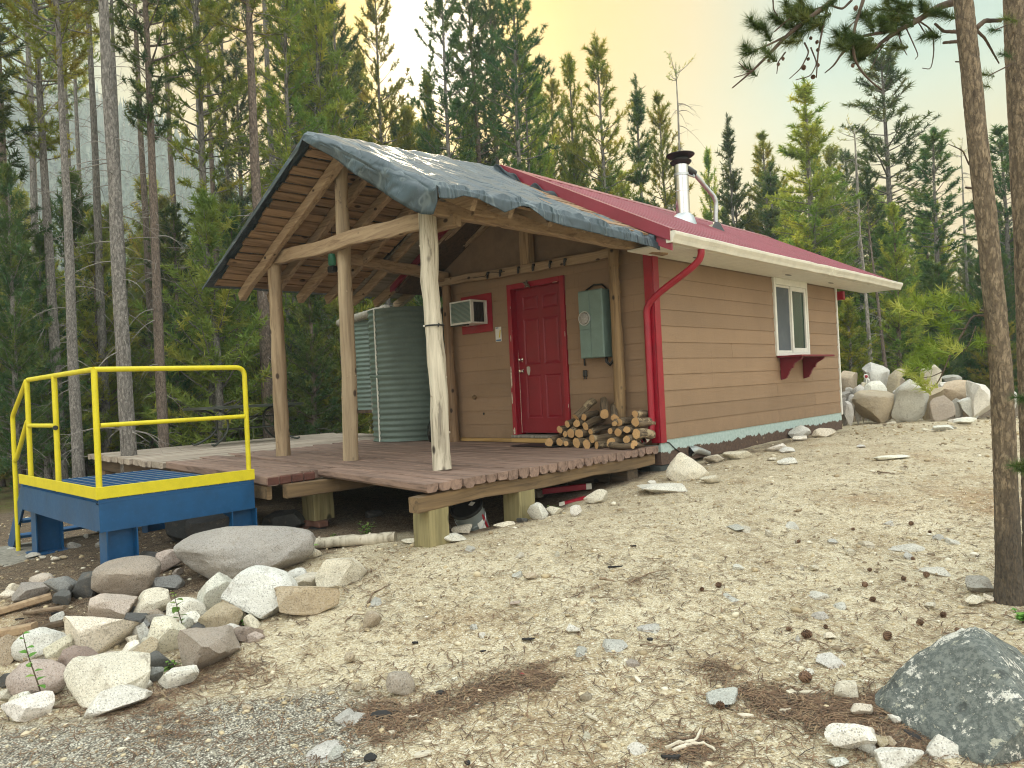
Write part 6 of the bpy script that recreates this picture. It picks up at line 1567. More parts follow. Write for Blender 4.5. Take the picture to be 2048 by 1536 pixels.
def needles():
    rgn = np.random.default_rng(16); pts = scatter(19000, 8, .8, 1.9, 13).tolist()
    # drifts of duff where the photograph shows them
    drifts = [(760, 1440, 930, 1400, 60, 700), (930, 1400, 1075, 1345, 40, 900), (720, 1420, 800, 1470, 60, 500), (1560, 1400, 1700, 1440, 60, 900), (1650, 1440, 1790, 1400, 60, 1100), (1480, 1390, 1600, 1420, 40, 500), (300, 1400, 420, 1350, 40, 500), (230, 1400, 330, 1420, 40, 300), (380, 1330, 520, 1350, 50, 500), (1340, 1490, 1430, 1500, 40, 300), (1400, 1340, 1470, 1360, 40, 200), (40, 1250, 230, 1230, 60, 500), (100, 1400, 260, 1440, 50, 250), (640, 1160, 760, 1150, 40, 250), (1700, 1460, 1850, 1500, 60, 600), (1060, 1370, 1100, 1360, 20, 200), (1180, 1180, 1300, 1160, 80, 200), (300, 1480, 420, 1450, 60, 200)]
    for x0, y0, x1, y1, sp, n in drifts:
        for _ in range(n // 5):
            t = rgn.random(); px, py = x0 + (x1 - x0) * t + rgn.normal(0, sp * .5), y0 + (y1 - y0) * t + rgn.normal(0, sp * .28)
            if py > 1560: continue
            g, d = ground_at(px, py)
            for _ in range(4): pts.append((g[0] + rgn.normal(0, .03), g[1] + rgn.normal(0, .03)))
    P = np.array(pts); n = len(P); V = []; F = []; R = []
    for i, (x, y) in enumerate(P):
        z = gz(x, y) + .003 + rgn.random() * .006; a = rgn.uniform(0, 6.28); L = rgn.uniform(.018, .05); w_ = rgn.uniform(.0009, .0019) * (1 + .14 * math.hypot(x - CAM[0], y - CAM[1]))
        d = np.array((math.cos(a), math.sin(a))); s = np.array((-d[1], d[0])) * w_; b = rgn.uniform(-.4, .4) * L
        q = [np.array((x, y)) - d * L, np.array((x, y)) + s * b / w_ * .3, np.array((x, y)) + d * L]; o = len(V)
        for k, pt in enumerate(q):
            zz = z + (.004 if k == 1 else rgn.uniform(-.001, .006))
            V += [(pt[0] - s[0], pt[1] - s[1], zz), (pt[0] + s[0], pt[1] + s[1], zz)]
        F += [(o, o + 1, o + 3, o + 2), (o + 2, o + 3, o + 5, o + 4)]; rr = rgn.random(); R += [rr, rr]
    me = mesh_from('needle_litter', V, np.array(F), M['litter'], False, None, R)
    o = bpy.data.objects.new('needle_litter', me); COL.objects.link(o); tag(o, kind='stuff')
needles()
def pine_cone():
    rgn = np.random.default_rng(3); mb = MB(); mb.lathe([(0, -.022), (.010, -.018), (.013, 0), (.009, .016), (0, .022)], 8)
    for i in range(60):
        t = i / 60; z = -.020 + .040 * t; a = i * 2.4; r = .017 * math.sin(math.pi * min(.97, t * .85 + .12)) + .003
        d = np.array((math.cos(a), math.sin(a), 0)); s = np.array((-d[1], d[0], 0)); b = np.array((0, 0, z))
        p = [b + d * .006 - s * .004, b + d * .006 + s * .004, b + d * r + s * .005 + (0, 0, .004), b + d * (r + .002) + (0, 0, .007), b + d * r - s * .005 + (0, 0, .004), b + d * r * .9 + (0, 0, -.001)]
        mb.add(p, [(0, 1, 2, 3, 4), (5, 2, 1), (5, 1, 0), (5, 0, 4), (5, 4, 3), (5, 3, 2)])
    return mesh_from('pine_cone', mb.v, mb.f, M['cone'])
cone_me = pine_cone()
CONES = [(1615, 1274, 1.7, 'biggest reddish pine cone, lying beside a grey twig in the yard'), (1775, 1280, 1.5, 'dark pine cone alone right of the reddish one'), (1610, 1358, 1.9, 'ragged grey pine cone at the top of the needle drift'), (1437, 1172, 1.3, None), (1404, 1180, .9, None), (1730, 1177, 1.2, None), (1745, 1200, 1.2, None), (1808, 1158, 1.0, None), (1853, 1153, 1.3, None), (1740, 1139, .9, None), (1822, 1047, 1.2, None), (1860, 1060, .8, None), (1597, 1080, .9, None), (1826, 1115, .9, None), (1886, 1230, 1.1, None), (1840, 1250, 1.2, None), (1577, 1258, .9, None), (1706, 1057, .8, None), (1652, 1254, .8, None), (1440, 1416, 1.2, 'dark pine cone at the left end of the needle drift'), (1915, 1262, .9, None)]
for i, (px, py, s, lab) in enumerate(CONES):
    g, d = ground_at(px, py + 4); o = bpy.data.objects.new('pine_cone', cone_me); COL.objects.link(o); r = rg
    o.location = (g[0], g[1], gz(g[0], g[1]) + .014 * s); o.rotation_euler = (r.uniform(.9, 1.9), r.uniform(-.5, .5), r.uniform(0, 6)); o.scale = (s * .72,) * 3
    tag(o, lab or 'small dark pine cone dropped on the sandy gravel near the pine', 'pine cone', 'pine cones fallen in the yard')
def stick(pxs, rad, lab, m='stick', lift=.006, name='stick', cat='stick', group=None):
    pts = [];
    for (px, py) in pxs:
        g, d = ground_at(px, py); pts.append((g[0], g[1], gz(g[0], g[1]) + lift))
    pts = np.array(pts); n = 12; t = np.linspace(0, len(pts) - 1, n); P = np.stack([np.interp(t, range(len(pts)), pts[:, k]) for k in range(3)], 1); P[1:-1, 2] += np.random.default_rng(len(pxs) + int(pxs[0][0])).normal(.003, .003, n - 2)
    mb = MB(); mb.tube(P, np.linspace(rad, rad * .5, n), 7, True, .5, .12, int(pxs[0][0])); tag(mb.build(name, M[m], None, True, 50), lab, cat, group)
dr = [((1345, 1500), (1385, 1486), (1400, 1470)), ((1345, 1500), (1390, 1497), (1432, 1503))]
stick(((1330, 1498), (1365, 1487), (1392, 1485), (1402, 1462)), .010, 'forked bleached driftwood twig at the bottom of the yard, upper fork', 'chip')
stick(((1345, 1503), (1380, 1490), (1410, 1490), (1432, 1504)), .010, 'curved bleached driftwood twig crossing the forked one', 'chip')
stick(((736, 1208), (745, 1188), (775, 1172)), .008, 'curved bare twig on the slope below the cream slab')
stick(((690, 1246), (705, 1232), (735, 1230)), .005, 'thin bent twig beside the lone tan stone')
stick(((745, 1400), (785, 1404), (800, 1412)), .007, 'flat grey stick below the lone brown rock'); stick(((1200, 1156), (1230, 1162)), .010, 'short thick dark stick in the mid yard'); stick(((1262, 1165), (1300, 1150), (1330, 1146)), .005, 'long thin twig in the mid yard'); stick(((1280, 1293), (1320, 1296), (1350, 1292)), .005, 'long dark twig right of the grey flat rock')
stick(((1180, 1198), (1220, 1199)), .005, 'straight twig above the pine-cone yard'); stick(((1623, 1283), (1660, 1292)), .005, 'grey twig beside the biggest pine cone'); stick(((1672, 1304), (1710, 1300)), .005, 'dark twig right of the grey twig'); stick(((830, 1432), (895, 1422)), .007, 'peeled stick lying in the needle drift'); stick(((55, 1425), (170, 1410), (290, 1384)), .008, 'long grey stick along the foot of the rock bank'); stick(((215, 1322), (260, 1325), (300, 1337)), .005, 'pale straw stem lying over the rocks', 'chip', .05); stick(((1755, 945), (1790, 950)), .008, 'short dark stick far out in the yard'); stick(((1530, 1128), (1548, 1127)), .006, 'tiny stick on the yard gravel')
def chip(px, py, w, h, ang, col, lab, name='wood_chip', cat='wood chip', group='pale wood chips in the yard'):
    g, d = ground_at(px, py); s = d / FPX; L, W_ = w * s * .5, h * s * .5; rgn = np.random.default_rng(int(px))
    n = 9; P = [(L * math.cos(t) * (1 + rgn.normal(0, .12)), W_ * 1.6 * math.sin(t) * (1 + rgn.normal(0, .15))) for t in np.linspace(0, 2 * PI, n, endpoint=False)]
    mb = MB(); mb.prism(P, 2, 0, .008); mb.xform(Matrix.Translation((g[0], g[1], gz(g[0], g[1]) + .004)) @ Matrix.Rotation(ang + math.atan2(RIGHT[1], RIGHT[0]), 4, 'Z') @ Matrix.Rotation(rgn.uniform(-.25, .25), 4, 'X'))
    tag(mb.build(name, M[col]), lab, cat, group)
CH = 'pale splinter of wood lying on the yard gravel'
for px, py, w, h, a in ((1585, 1384, 20, 16, .8), (1622, 1386, 46, 9, 0), (1575, 1420, 40, 6, .2), (1774, 1410, 16, 8, .7), (1180, 1436, 10, 34, .4), (845, 1518, 36, 18, .4), (785, 1468, 16, 8, -.3), (828, 1432, 34, 12, .1), (855, 1490, 18, 5, 0), (1276, 1368, 8, 18, .3), (1490, 1432, 30, 7, -.2), (1515, 1468, 14, 5, 0), (860, 1530, 10, 6, 0)):
    chip(px, py, w, h, a, 'chip', CH)
CB = 'dark charred chip lying on the yard gravel'
for px, py, w, h, a in ((1232, 1132, 34, 10, 0), (880, 1388, 16, 14, .3), (1055, 1279, 26, 9, 0), (763, 1434, 46, 18, -.3), (740, 1520, 26, 18, .2), (935, 1524, 12, 9, 0), (830, 1286, 12, 6, 0), (966, 1300, 12, 8, .3), (1267, 1092, 11, 10, 0), (1300, 1282, 12, 8, .5), (1826, 1472, 18, 26, .2), (1340, 1515, 36, 20, 0), (1450, 1416, 14, 14, 0), (130, 1250, 20, 10, 0), (60, 1258, 22, 8, 0), (40, 1240, 18, 8, .2), (110, 1228, 16, 8, 0)):
    chip(px, py, w, h, a, 'bark_charcoal', CB, 'charred_chip', 'charred chip', 'charred chips in the yard')
chip(1044, 1353, 11, 6, .3, 'red', 'tiny red plastic scrap in the needle drift', 'plastic_scrap', 'scrap', None)
chip(182, 1036 - 60, 34, 6, 0, 'white', 'x', 'plate', 'plate', None) if False else None
dsh = MB(); dsh.lathe([(0, .004), (.07, .004), (.085, .012), (.088, .012), (.07, 0), (0, 0)], 24); dsh.xform(Matrix.Translation((-2.52, -5.34, zt + .037))); tag(dsh.build('plate', M['white'], None, True, 40), 'small white plate lying on the blue grating by the corner post', 'plate')
mtp = MB(); mtp.cbox((-1.9, -.62, .006), (-1.15, -.16, .016), .003); tag(mtp.build('door_mat', M['black']), 'flat dark mat on the deck before the red door', 'mat')
grt = [on_plane(x, y, 0, .02) for x, y in ((1380, 905), (1392, 900), (1405, 903), (1418, 908))]
pg = thing('crushed_pipe', 'crushed metal pipe sticking out of the cabin footing behind the boulder', 'pipe', tuple(grt[0]))
mb = MB(); mb.tube(grt, [.05, .045, .04, .03], 12, False, jit=.14, seed=3); mb.build('sleeve', M['galv'], pg, True); mb = MB(); mb.tube([grt[0] + (0, -.01, 0), grt[1]], .036, 12); mb.build('dark_bore', M['black'], pg)
mb = MB(); q = [on_plane(x, y, 0, .015) for x, y in ((1330, 884), (1338, 885), (1350, 897), (1364, 907), (1374, 910))]; mb.tube(q, .006, 7); tag(mb.build('thin_cable', M['black'], None, True), 'thin black cable drooping along the blue green footing', 'cable')
# ------------------------------------------------------------------ leafy plants
def leaves_mesh(name, specs, m):
    """specs: (base, direction, length, width, twist)"""
    V, F, R = [], [], []
    for (b, d, L, w_, tw, r) in specs:
        b = np.array(b, float); d = np.array(d, float); d /= np.linalg.norm(d)
        s = np.cross(d, (0, 0, 1)); s = s / (np.linalg.norm(s) + 1e-6); u = np.cross(s, d); s2 = s * math.cos(tw) + u * math.sin(tw); u2 = np.cross(s2, d)
        o = len(V); prof = ((0, .05), (.2, .7), (.45, 1.0), (.75, .62), (1.0, .02))
        for t, k in prof:
            c = b + d * L * t - np.array((0, 0, 1)) * L * .28 * t * t
            V += [c - s2 * w_ * k + u2 * w_ * .25 * k, c, c + s2 * w_ * k + u2 * w_ * .25 * k]
        for i in range(4):
            a = o + i * 3; F += [(a, a + 1, a + 4, a + 3), (a + 1, a + 2, a + 5, a + 4)]; R += [r, r]
    return mesh_from(name, V, np.array(F), m, True, None, R)
def sapling(px, py, hpx, nleaf, label, seed, leaf=.05, spread=.5, lean=0.0, stems=1):
    g, dep = ground_at(px, py); H = hpx * dep / FPX; rgn = np.random.default_rng(seed)
    t = thing('leafy_plant', label, 'plant', tuple(g)); mb = MB(); sp = []
    for s_ in range(stems):
        a0 = rgn.uniform(0, 6.28); tilt = (0 if stems == 1 else .45) * rgn.uniform(.6, 1.2); top = np.array((math.cos(a0) * tilt * H + lean * H * RIGHT[0], math.sin(a0) * tilt * H + lean * H * RIGHT[1], H * (1 if stems == 1 else rgn.uniform(.5, 1))))
        q = np.array([top * k + np.array((.02 * math.sin(k * 5 + s_), .02 * math.cos(k * 4), 0)) * H for k in np.linspace(0, 1, 8)]); mb.tube(q + g, np.linspace(.0045, .0018, 8), 6)
        for i in range(nleaf):
            k = .25 + .75 * (i + .5) / nleaf; p = np.array([np.interp(k, np.linspace(0, 1, 8), q[:, c]) for c in range(3)]); a = i * 2.4 + rgn.uniform(-.4, .4)
            d = (math.cos(a), math.sin(a), rgn.uniform(.1, .7)); L = leaf * rgn.uniform(.7, 1.25) * (1 - .35 * k); sp.append((p, d, L, L * .30, rgn.uniform(-.5, .5), rgn.random()))
    mb.build('stem', M['twig'], t, True)
    o = bpy.data.objects.new('leaves', leaves_mesh('leaves', sp, M['leaf'])); COL.objects.link(o); o.parent = t
    return t
sapling(368, 1275, 92, 11, 'upright leafy sapling growing between the cream rocks', 1, .085, lean=-.15)
sapling(85, 1412, 150, 12, 'spindly leafy shoot at the left front of the rock bank', 2, .07, lean=-.2)
sapling(342, 1350, 34, 6, 'small bushy green plant low between the rocks', 3, .05, stems=4)
sapling(735, 1082, 42, 6, 'bushy weed growing in the shade under the deck corner', 4, .07, stems=6)
sapling(628, 1112, 40, 6, 'green sprig beside the right end of the huge boulder', 5, .07, stems=2)
sapling(1106, 1028, 20, 5, 'tiny sprig beside the white rock at the deck edge', 6, .05, stems=4)
sapling(672, 1082, 16, 5, 'tiny weed left of the bushy one under the deck', 7, .05, stems=3)
sapling(487, 1252, 18, 4, 'dark green leaf tuft under the broad tan rock', 8, .06, stems=3)
sapling(2046, 1245, 26, 8, 'feathery green tuft at the foot of the near pine', 9, .05, stems=8)
sapling(1747, 826, 12, 8, 'grassy green tuft at the foot of the boulder wall', 10, .14, stems=8)

# ------------------------------------------------------------------ pines
def blades(tufts, n, L, w_, rgn, spread=1.0):
    """needle tufts: (centre, axis, size, tone); every blade a slim triangle"""
    C = np.array([t[0] for t in tufts]); A = np.array([t[1] for t in tufts]); s = np.array([t[2] for t in tufts]); r = np.array([t[3] for t in tufts])
    m = len(C); A = A / (np.linalg.norm(A, axis=1)[:, None] + 1e-9)
    R_ = rgn.normal(size=(m, n, 3)); R_ /= np.linalg.norm(R_, axis=2)[..., None]
    D = A[:, None, :] * .75 + R_ * spread; D /= np.linalg.norm(D, axis=2)[..., None]
    base = C[:, None, :] + A[:, None, :] * (rgn.uniform(-.55, .45, (m, n, 1)) * s[:, None, None] * L * 1.4)
    tip = base + D * (L * s[:, None, None] * rgn.uniform(.75, 1.15, (m, n, 1)))
    sd = np.cross(D, rgn.normal(size=(m, n, 3))); sd /= np.linalg.norm(sd, axis=2)[..., None] + 1e-9; sd *= w_ * s[:, None, None] ** .5
    V = np.stack([base - sd, base + sd, tip], 2).reshape(-1, 3); F = np.arange(len(V)).reshape(-1, 3)
    return V, F, np.repeat(r, n)
def grow(seed, H, r0, cb, R, nb, style='open', n=20, L=.13, w_=.0085, dead=0, top_thin=.5, lean=(0, 0), sway=.15):
    """one pine: trunk with its limbs, crown of needle tufts, dead limbs below the crown"""
    rgn = np.random.default_rng(seed); seg = 16; t = np.linspace(0, 1, seg + 1)
    bow = np.cumsum(rgn.normal(0, sway / seg, (seg + 1, 2)), 0); bow -= bow[0]; bow = bow + np.outer(t ** 1.3, lean)
    axis = np.stack([bow[:, 0], bow[:, 1], t * H], 1); rad = r0 * (1 - t) ** .75 + .012; rad[0] *= 1.25
    tr = MB(); tr.tube(axis - (0, 0, .25) * (t[:, None] == 0), rad, 12, True, .5, .03, seed)
    def at_h(z): return np.array([np.interp(z, axis[:, 2], axis[:, c]) for c in range(3)])
    def r_h(z): return float(np.interp(z, axis[:, 2], rad))
    tufts = []; zs = np.sort(cb * H + (H * .985 - cb * H) * rgn.random(nb) ** (.9 if style == 'open' else 1.1))
    for i, z in enumerate(zs):
        k = (z - cb * H) / (H - cb * H)
        if style == 'cone': prof = (1 - k) ** .85 * .95 + .05
        elif style == 'young': prof = (1 - k) ** .7 * (.55 + .45 * min(1, k * 3 + .35)) + .04
        else: prof = (min(1, k * 2.6 + .3)) * (1 - k) ** .55 + .06
        Lb = R * prof * rgn.uniform(.55, 1.15); a = i * 2.39996 + rgn.uniform(-.5, .5)
        el = {'cone': -.15, 'young': .25, 'open': .12}[style] + .65 * k + rgn.uniform(-.2, .2)
        d = np.array((math.cos(a) * math.cos(el), math.sin(a) * math.cos(el), math.sin(el))); p = at_h(z)
        m = 6; q = np.array([p + d * Lb * s + np.array((0, 0, 1)) * Lb * .22 * (s ** 2) * (1 if style != 'cone' else .4) for s in np.linspace(0, 1, m)])
        tr.tube(q, np.linspace(max(.006, .016 * Lb + .004), .004, m), 4, False, .5)
        s0 = .40 if style == 'open' else .12
        cnt = max(3, int(Lb * (5 if style == 'open' else 8)))
        tone = rgn.random()
        for j in range(cnt):
            s = s0 + (1 - s0) * (j + rgn.random()) / cnt
            c = np.array([np.interp(s, np.linspace(0, 1, m), q[:, x]) for x in range(3)])
            side = np.cross(d, (0, 0, 1)); off = side * rgn.normal(0, .17) * Lb * (1.1 - .6 * s) + np.array((0, 0, 1)) * rgn.uniform(-.02, .10) * Lb
            ax = d * .8 + off / (Lb + .1) * 2 + np.array((0, 0, .45)) + rgn.normal(0, .2, 3)
            tufts.append((c + off, ax, rgn.uniform(.95, 1.6) if style == 'open' else rgn.uniform(.8, 1.4), np.clip(tone * .6 + rgn.random() * .5, 0, 1)))
            if rgn.random() < .4: tr.tube([c, c + off], .004, 3, False, .5)
    for j in range(5): tufts.append((at_h(H * (1 - .012 * j)), np.array((0, 0, 1.0)), 1.0, .5))
    V, F, Rr = blades(tufts, n, L, w_, rgn)
    crown = mesh_from('crown', V, F, None, False, None, Rr)
    nf0 = len(tr.f)
    if dead:
        db = tr
        for i in range(dead):
            z = H * rgn.uniform(.06, min(.9, cb + .18)); a = rgn.uniform(0, 6.28); Lb = R * rgn.uniform(.12, .7); el = rgn.uniform(-.25, .35); d = np.array((math.cos(a) * math.cos(el), math.sin(a) * math.cos(el), math.sin(el)))
            m = 7; sag = rgn.uniform(.1, .75); q = np.array([at_h(z) + d * Lb * s - np.array((0, 0, 1)) * Lb * sag * s * s + np.array((math.sin(s * 5 + i), math.cos(s * 4 + i), 0)) * .05 * Lb * s for s in np.linspace(0, 1, m)])
            db.tube(q, np.linspace(.006 + .008 * Lb, .0025, m), 4, False, .5)
            for _ in range(rgn.integers(1, 5)):
                s = rgn.integers(2, m); d2 = d + rgn.normal(0, .7, 3); l2 = Lb * rgn.uniform(.15, .45); q2 = np.array([q[s - 1] + d2 * l2 * x - np.array((0, 0, 1)) * l2 * .5 * x * x for x in np.linspace(0, 1, 5)]); db.tube(q2, np.linspace(.004, .0018, 5), 3, False, .5)
    tm = mesh_from('trunk', tr.v, tr.f, None, True, None, tr.r)
    tm.polygons.foreach_set('material_index', np.r_[np.zeros(nf0, dtype=np.int32), np.ones(len(tr.f) - nf0, dtype=np.int32)])
    return dict(trunk=tm, crown=crown, H=H, r0=r0)
def variant(g, bark, needle):
    out = dict(g); out['trunk'] = g['trunk'].copy(); out['trunk'].materials.append(M[bark]); out['trunk'].materials.append(M['twig_grey']); out['crown'] = g['crown'].copy(); out['crown'].materials.append(M[needle]); return out
_g = {
    'tall_a': grow(1, 15, .13, .45, 2.1, 104, 'open', 42, .14, .012, 46), 'tall_b': grow(2, 17, .14, .50, 1.9, 100, 'open', 42, .14, .012, 40, lean=(.3, .1)), 'tall_c': grow(3, 13, .11, .34, 1.9, 100, 'open', 42, .135, .012, 40),
    'bare': grow(4, 16, .12, .66, 1.5, 50, 'open', 40, .135, .011, 60), 'slim': grow(5, 12, .085, .45, 1.35, 84, 'open', 40, .125, .011, 30), 'slim_b': grow(15, 10, .07, .30, 1.3, 90, 'open', 40, .125, .011, 26),
    'young_a': grow(6, 7, .08, .06, 1.6, 110, 'young', 30, .145, .0125), 'young_b': grow(7, 5, .06, .04, 1.35, 96, 'young', 30, .14, .012), 'young_c': grow(8, 9, .09, .10, 1.65, 124, 'young', 30, .145, .0125, 10), 'shrubby': grow(9, 3, .04, .03, 1.1, 64, 'young', 28, .13, .011),
    'spruce': grow(10, 11, .14, .05, 2.3, 190, 'cone', 34, .155, .014, 6), 'snag': grow(11, 9, .075, .95, .9, 6, 'open', 10, .08, .007, 70), 'cone_b': grow(12, 9, .09, .12, 1.45, 120, 'cone', 30, .145, .0125, 12)}
PROTO = {}
for nm, g in _g.items():
    for nd in ('needle', 'needle_dark') + (('needle_young',) if nm.startswith('young') else ()):
        PROTO[nm, nd, 0] = variant(g, 'bark_dead' if nm == 'snag' else 'bark_grey', nd); PROTO[nm, nd, 1] = variant(g, 'bark_brown', nd)
NAMES = {'young_a': 'young_pine', 'young_b': 'young_pine', 'young_c': 'young_pine', 'shrubby': 'young_pine', 'spruce': 'spruce_tree', 'cone_b': 'spruce_tree', 'snag': 'dead_tree'}
def tree(kind, x, y, label, H=None, w=1.0, rot=None, lean=None, needle='needle', bark=0, group=None, z=None):
    """stands one pine: w widens it against its height"""
    p = PROTO[kind, needle, bark]; s = (H / p['H']) if H else 1.0
    root = bpy.data.objects.new(NAMES.get(kind, 'pine_tree'), None); COL.objects.link(root)
    root.location = (x, y, float(height(x, y)) if z is None else z); root.scale = (s * w, s * w, s)
    root.rotation_euler = (lean[0] if lean else 0, lean[1] if lean else 0, rg.uniform(0, 6.28) if rot is None else rot)
    for nm, me in (('trunk', p['trunk']), ('crown', p['crown'])):
        if me is None: continue
        o = bpy.data.objects.new(nm, me); COL.objects.link(o); o.parent = root
    return tag(root, label, 'tree' if kind != 'snag' else 'dead tree', group)
def tree_px(kind, px, depth, label, top=None, wpx=None, lean_px=0, **k):
    """foot below photo column px at that depth; top: the photo row its tip reaches; wpx: trunk width in the photo"""
    hz = 768 - (px - 1024) * .0476
    P = at_depth(px, hz, depth); x, y = P[0], P[1]; zg = float(height(x, y)); H = None
    if top is not None: H = (at_depth(px, top, depth)[2] - zg)
    w = 1.0; p = PROTO[kind, 'needle', 0]; s = (H / p['H']) if H else 1.0
    if wpx: w = (wpx * depth / FPX) / (2 * p['r0'] * s) 
    # lean in the picture plane: px shift of the tip to the right
    ln = None
    if lean_px:
        a = math.atan2(lean_px * depth / FPX, H or p['H']); ax = Vector((RIGHT[0], RIGHT[1], 0)).normalized(); r = Matrix.Rotation(a, 3, Vector((-ax.y, ax.x, 0)).normalized() if False else Vector((0, 0, 1)).cross(ax))
        e = r.to_euler(); ln = (e.x, e.y)
    return tree(kind, x, y, label, H, max(.75, min(w, 1.7)), lean=ln, rot=k.pop('rot', None), **k)
# heroes on the left, from the photograph's left edge towards the cabin
tree_px('bare', 252, 11.6, 'thick grey pine trunk rising just behind the blue landing', -700, 29, needle='needle_dark')
tree_px('bare', 150, 13.0, 'grey pine trunk with curled dead limbs left of the thick one', -260, 21)
tree_px('tall_b', 118, 15.5, 'pine with many dead twigs behind the grey trunk with curled limbs', -330, 20)
tree_px('tall_b', 322, 15.0, 'brownish speckled pine trunk right of the thick grey one', -420, 20, bark=1, needle='needle_dark')
tree_px('slim', 427, 17.5, 'slender pale pine trunk behind the middle of the yellow railing', -180, 16, bark=0)
tree_px('bare', 537, 17.0, 'dark tall pine trunk left of the porch roof', -330, 25, bark=1)
tree_px('slim', 600, 18.5, 'pale grey pine trunk seen just right of the leftmost porch post', -60, 14)
tree_px('slim_b', 668, 19.5, 'grey pine trunk seen between the two left porch posts', -30, 14)
tree_px('tall_c', 655, 24, 'pine with full crown above the porch peak', -70, 15, needle='needle_dark')
tree_px('tall_b', 700, 22, 'pair-mate pine with dark crown right of the porch peak', -40, 13, needle='needle_dark')
tree_px('slim', 785, 24, 'open-crowned pine left of the low sun', -60, 9)
tree_px('slim', 918, 23, 'tall pine standing in front of the low sun', -70, 12, needle='needle_dark')
tree_px('tall_b', 1052, 23, 'tall dark pine right of the low sun', -60, 15, needle='needle_dark')
tree_px('slim', 1078, 24, 'thin pine close behind the tall dark one', 110, 9)
tree_px('slim', 1228, 26, 'slim pine with open top above the red rake', 80, 11)
tree_px('young_c', 1105, 26, 'bushy mid-height pine above the cabin peak', 150, 8)
tree_px('young_c', 1165, 27, 'narrow mid-height pine left of the slim open one', 110, 8)
tree_px('cone_b', 1300, 27, 'dark pine left of the stove pipe', 155, 10, needle='needle_dark')
tree_px('slim_b', 1345, 28, 'thin pointed pine just left of the stove pipe', 190, 8)
tree_px('snag', 1382, 25, 'bare dead snag rising behind the stove pipe', 125, 9)
tree_px('young_c', 880, 25, 'squat pine below the sun', 150, 8)
tree_px('young_c', 960, 27, 'bushy pine right below the sun', 210, 8)
tree_px('young_a', 840, 26, 'low pine under the left of the sun', 220, 8)
tree_px('young_c', 745, 27, 'bushy pine behind the middle of the tarp', 100, 9)
tree_px('cone_b', 1480, 30, 'pointed conifer right of the service mast', 232, 9, needle='needle_dark')
tree_px('slim_b', 1548, 30, 'thin-topped pine left of the big spruce', 268, 8)
tree_px('young_c', 1440, 33, 'low pine behind the service mast', 300, 8)
tree_px('spruce', 1640, 22.5, 'big dense green spruce behind the cabin roof', 158, 20, needle='needle')
tree_px('snag', 1728, 24, 'half-dead lichened pine right of the big spruce', 255, 11)
tree_px('slim', 1795, 25, 'tall airy pine with bare stem right of the big spruce', 105, 15, needle='needle_dark')
tree_px('slim', 1885, 22, 'pine with layered dark crown near the right trunks', 258, 12, needle='needle_dark')
tree_px('slim_b', 2025, 24, 'pine half hidden between the two near trunks', 255, 11, needle='needle_dark')
tree_px('snag', 1742, 19, 'pale leaning dead trunk under the cabin eave end', 420, 9, lean_px=-30)
tree_px('snag', 1778, 19.5, 'dark leaning dead trunk right of the pale one', 430, 8, lean_px=-40, bark=1)
tree_px('snag', 1945, 27, 'bare grey snag with raised twigs left of the near pine', 290, 7)
tree_px('young_a', 1700, 18.5, 'bright green young pine at the cabin far corner', 600, 8)
tree_px('young_c', 30, 13.5, 'bushy dark green pine at the left edge', 330, 12, needle='needle_dark')
tree_px('young_c', 88, 15.5, 'dense green pine behind the yellow rail corner', 470, 12, needle='needle_dark')
tree_px('tall_c', -40, 14.5, 'pine at the left edge with boughs reaching in', -60, 22, needle='needle_dark')
# bare-stemmed poles of the close-grown stand
rgp = np.random.default_rng(9)
for i in range(20):
    px = -60 + 760 * (i + rgp.uniform(.05, .95)) / 20; depth = rgp.uniform(15.5, 34); bk = int(rgp.random() < .45)
    if abs(px - 252) < 22 or depth < 17 and 380 < px < 640: depth = 24
    tree_px('bare', px, depth, 'bare straight pole pine with its crown high, in the close-grown stand on the left', rgp.uniform(-560, -260) if depth < 24 else rgp.uniform(-300, -120), rgp.uniform(9, 17) * 17 / depth, needle='needle_dark' if i % 2 else 'needle', bark=bk, group='pole pines of the close-grown stand on the left')
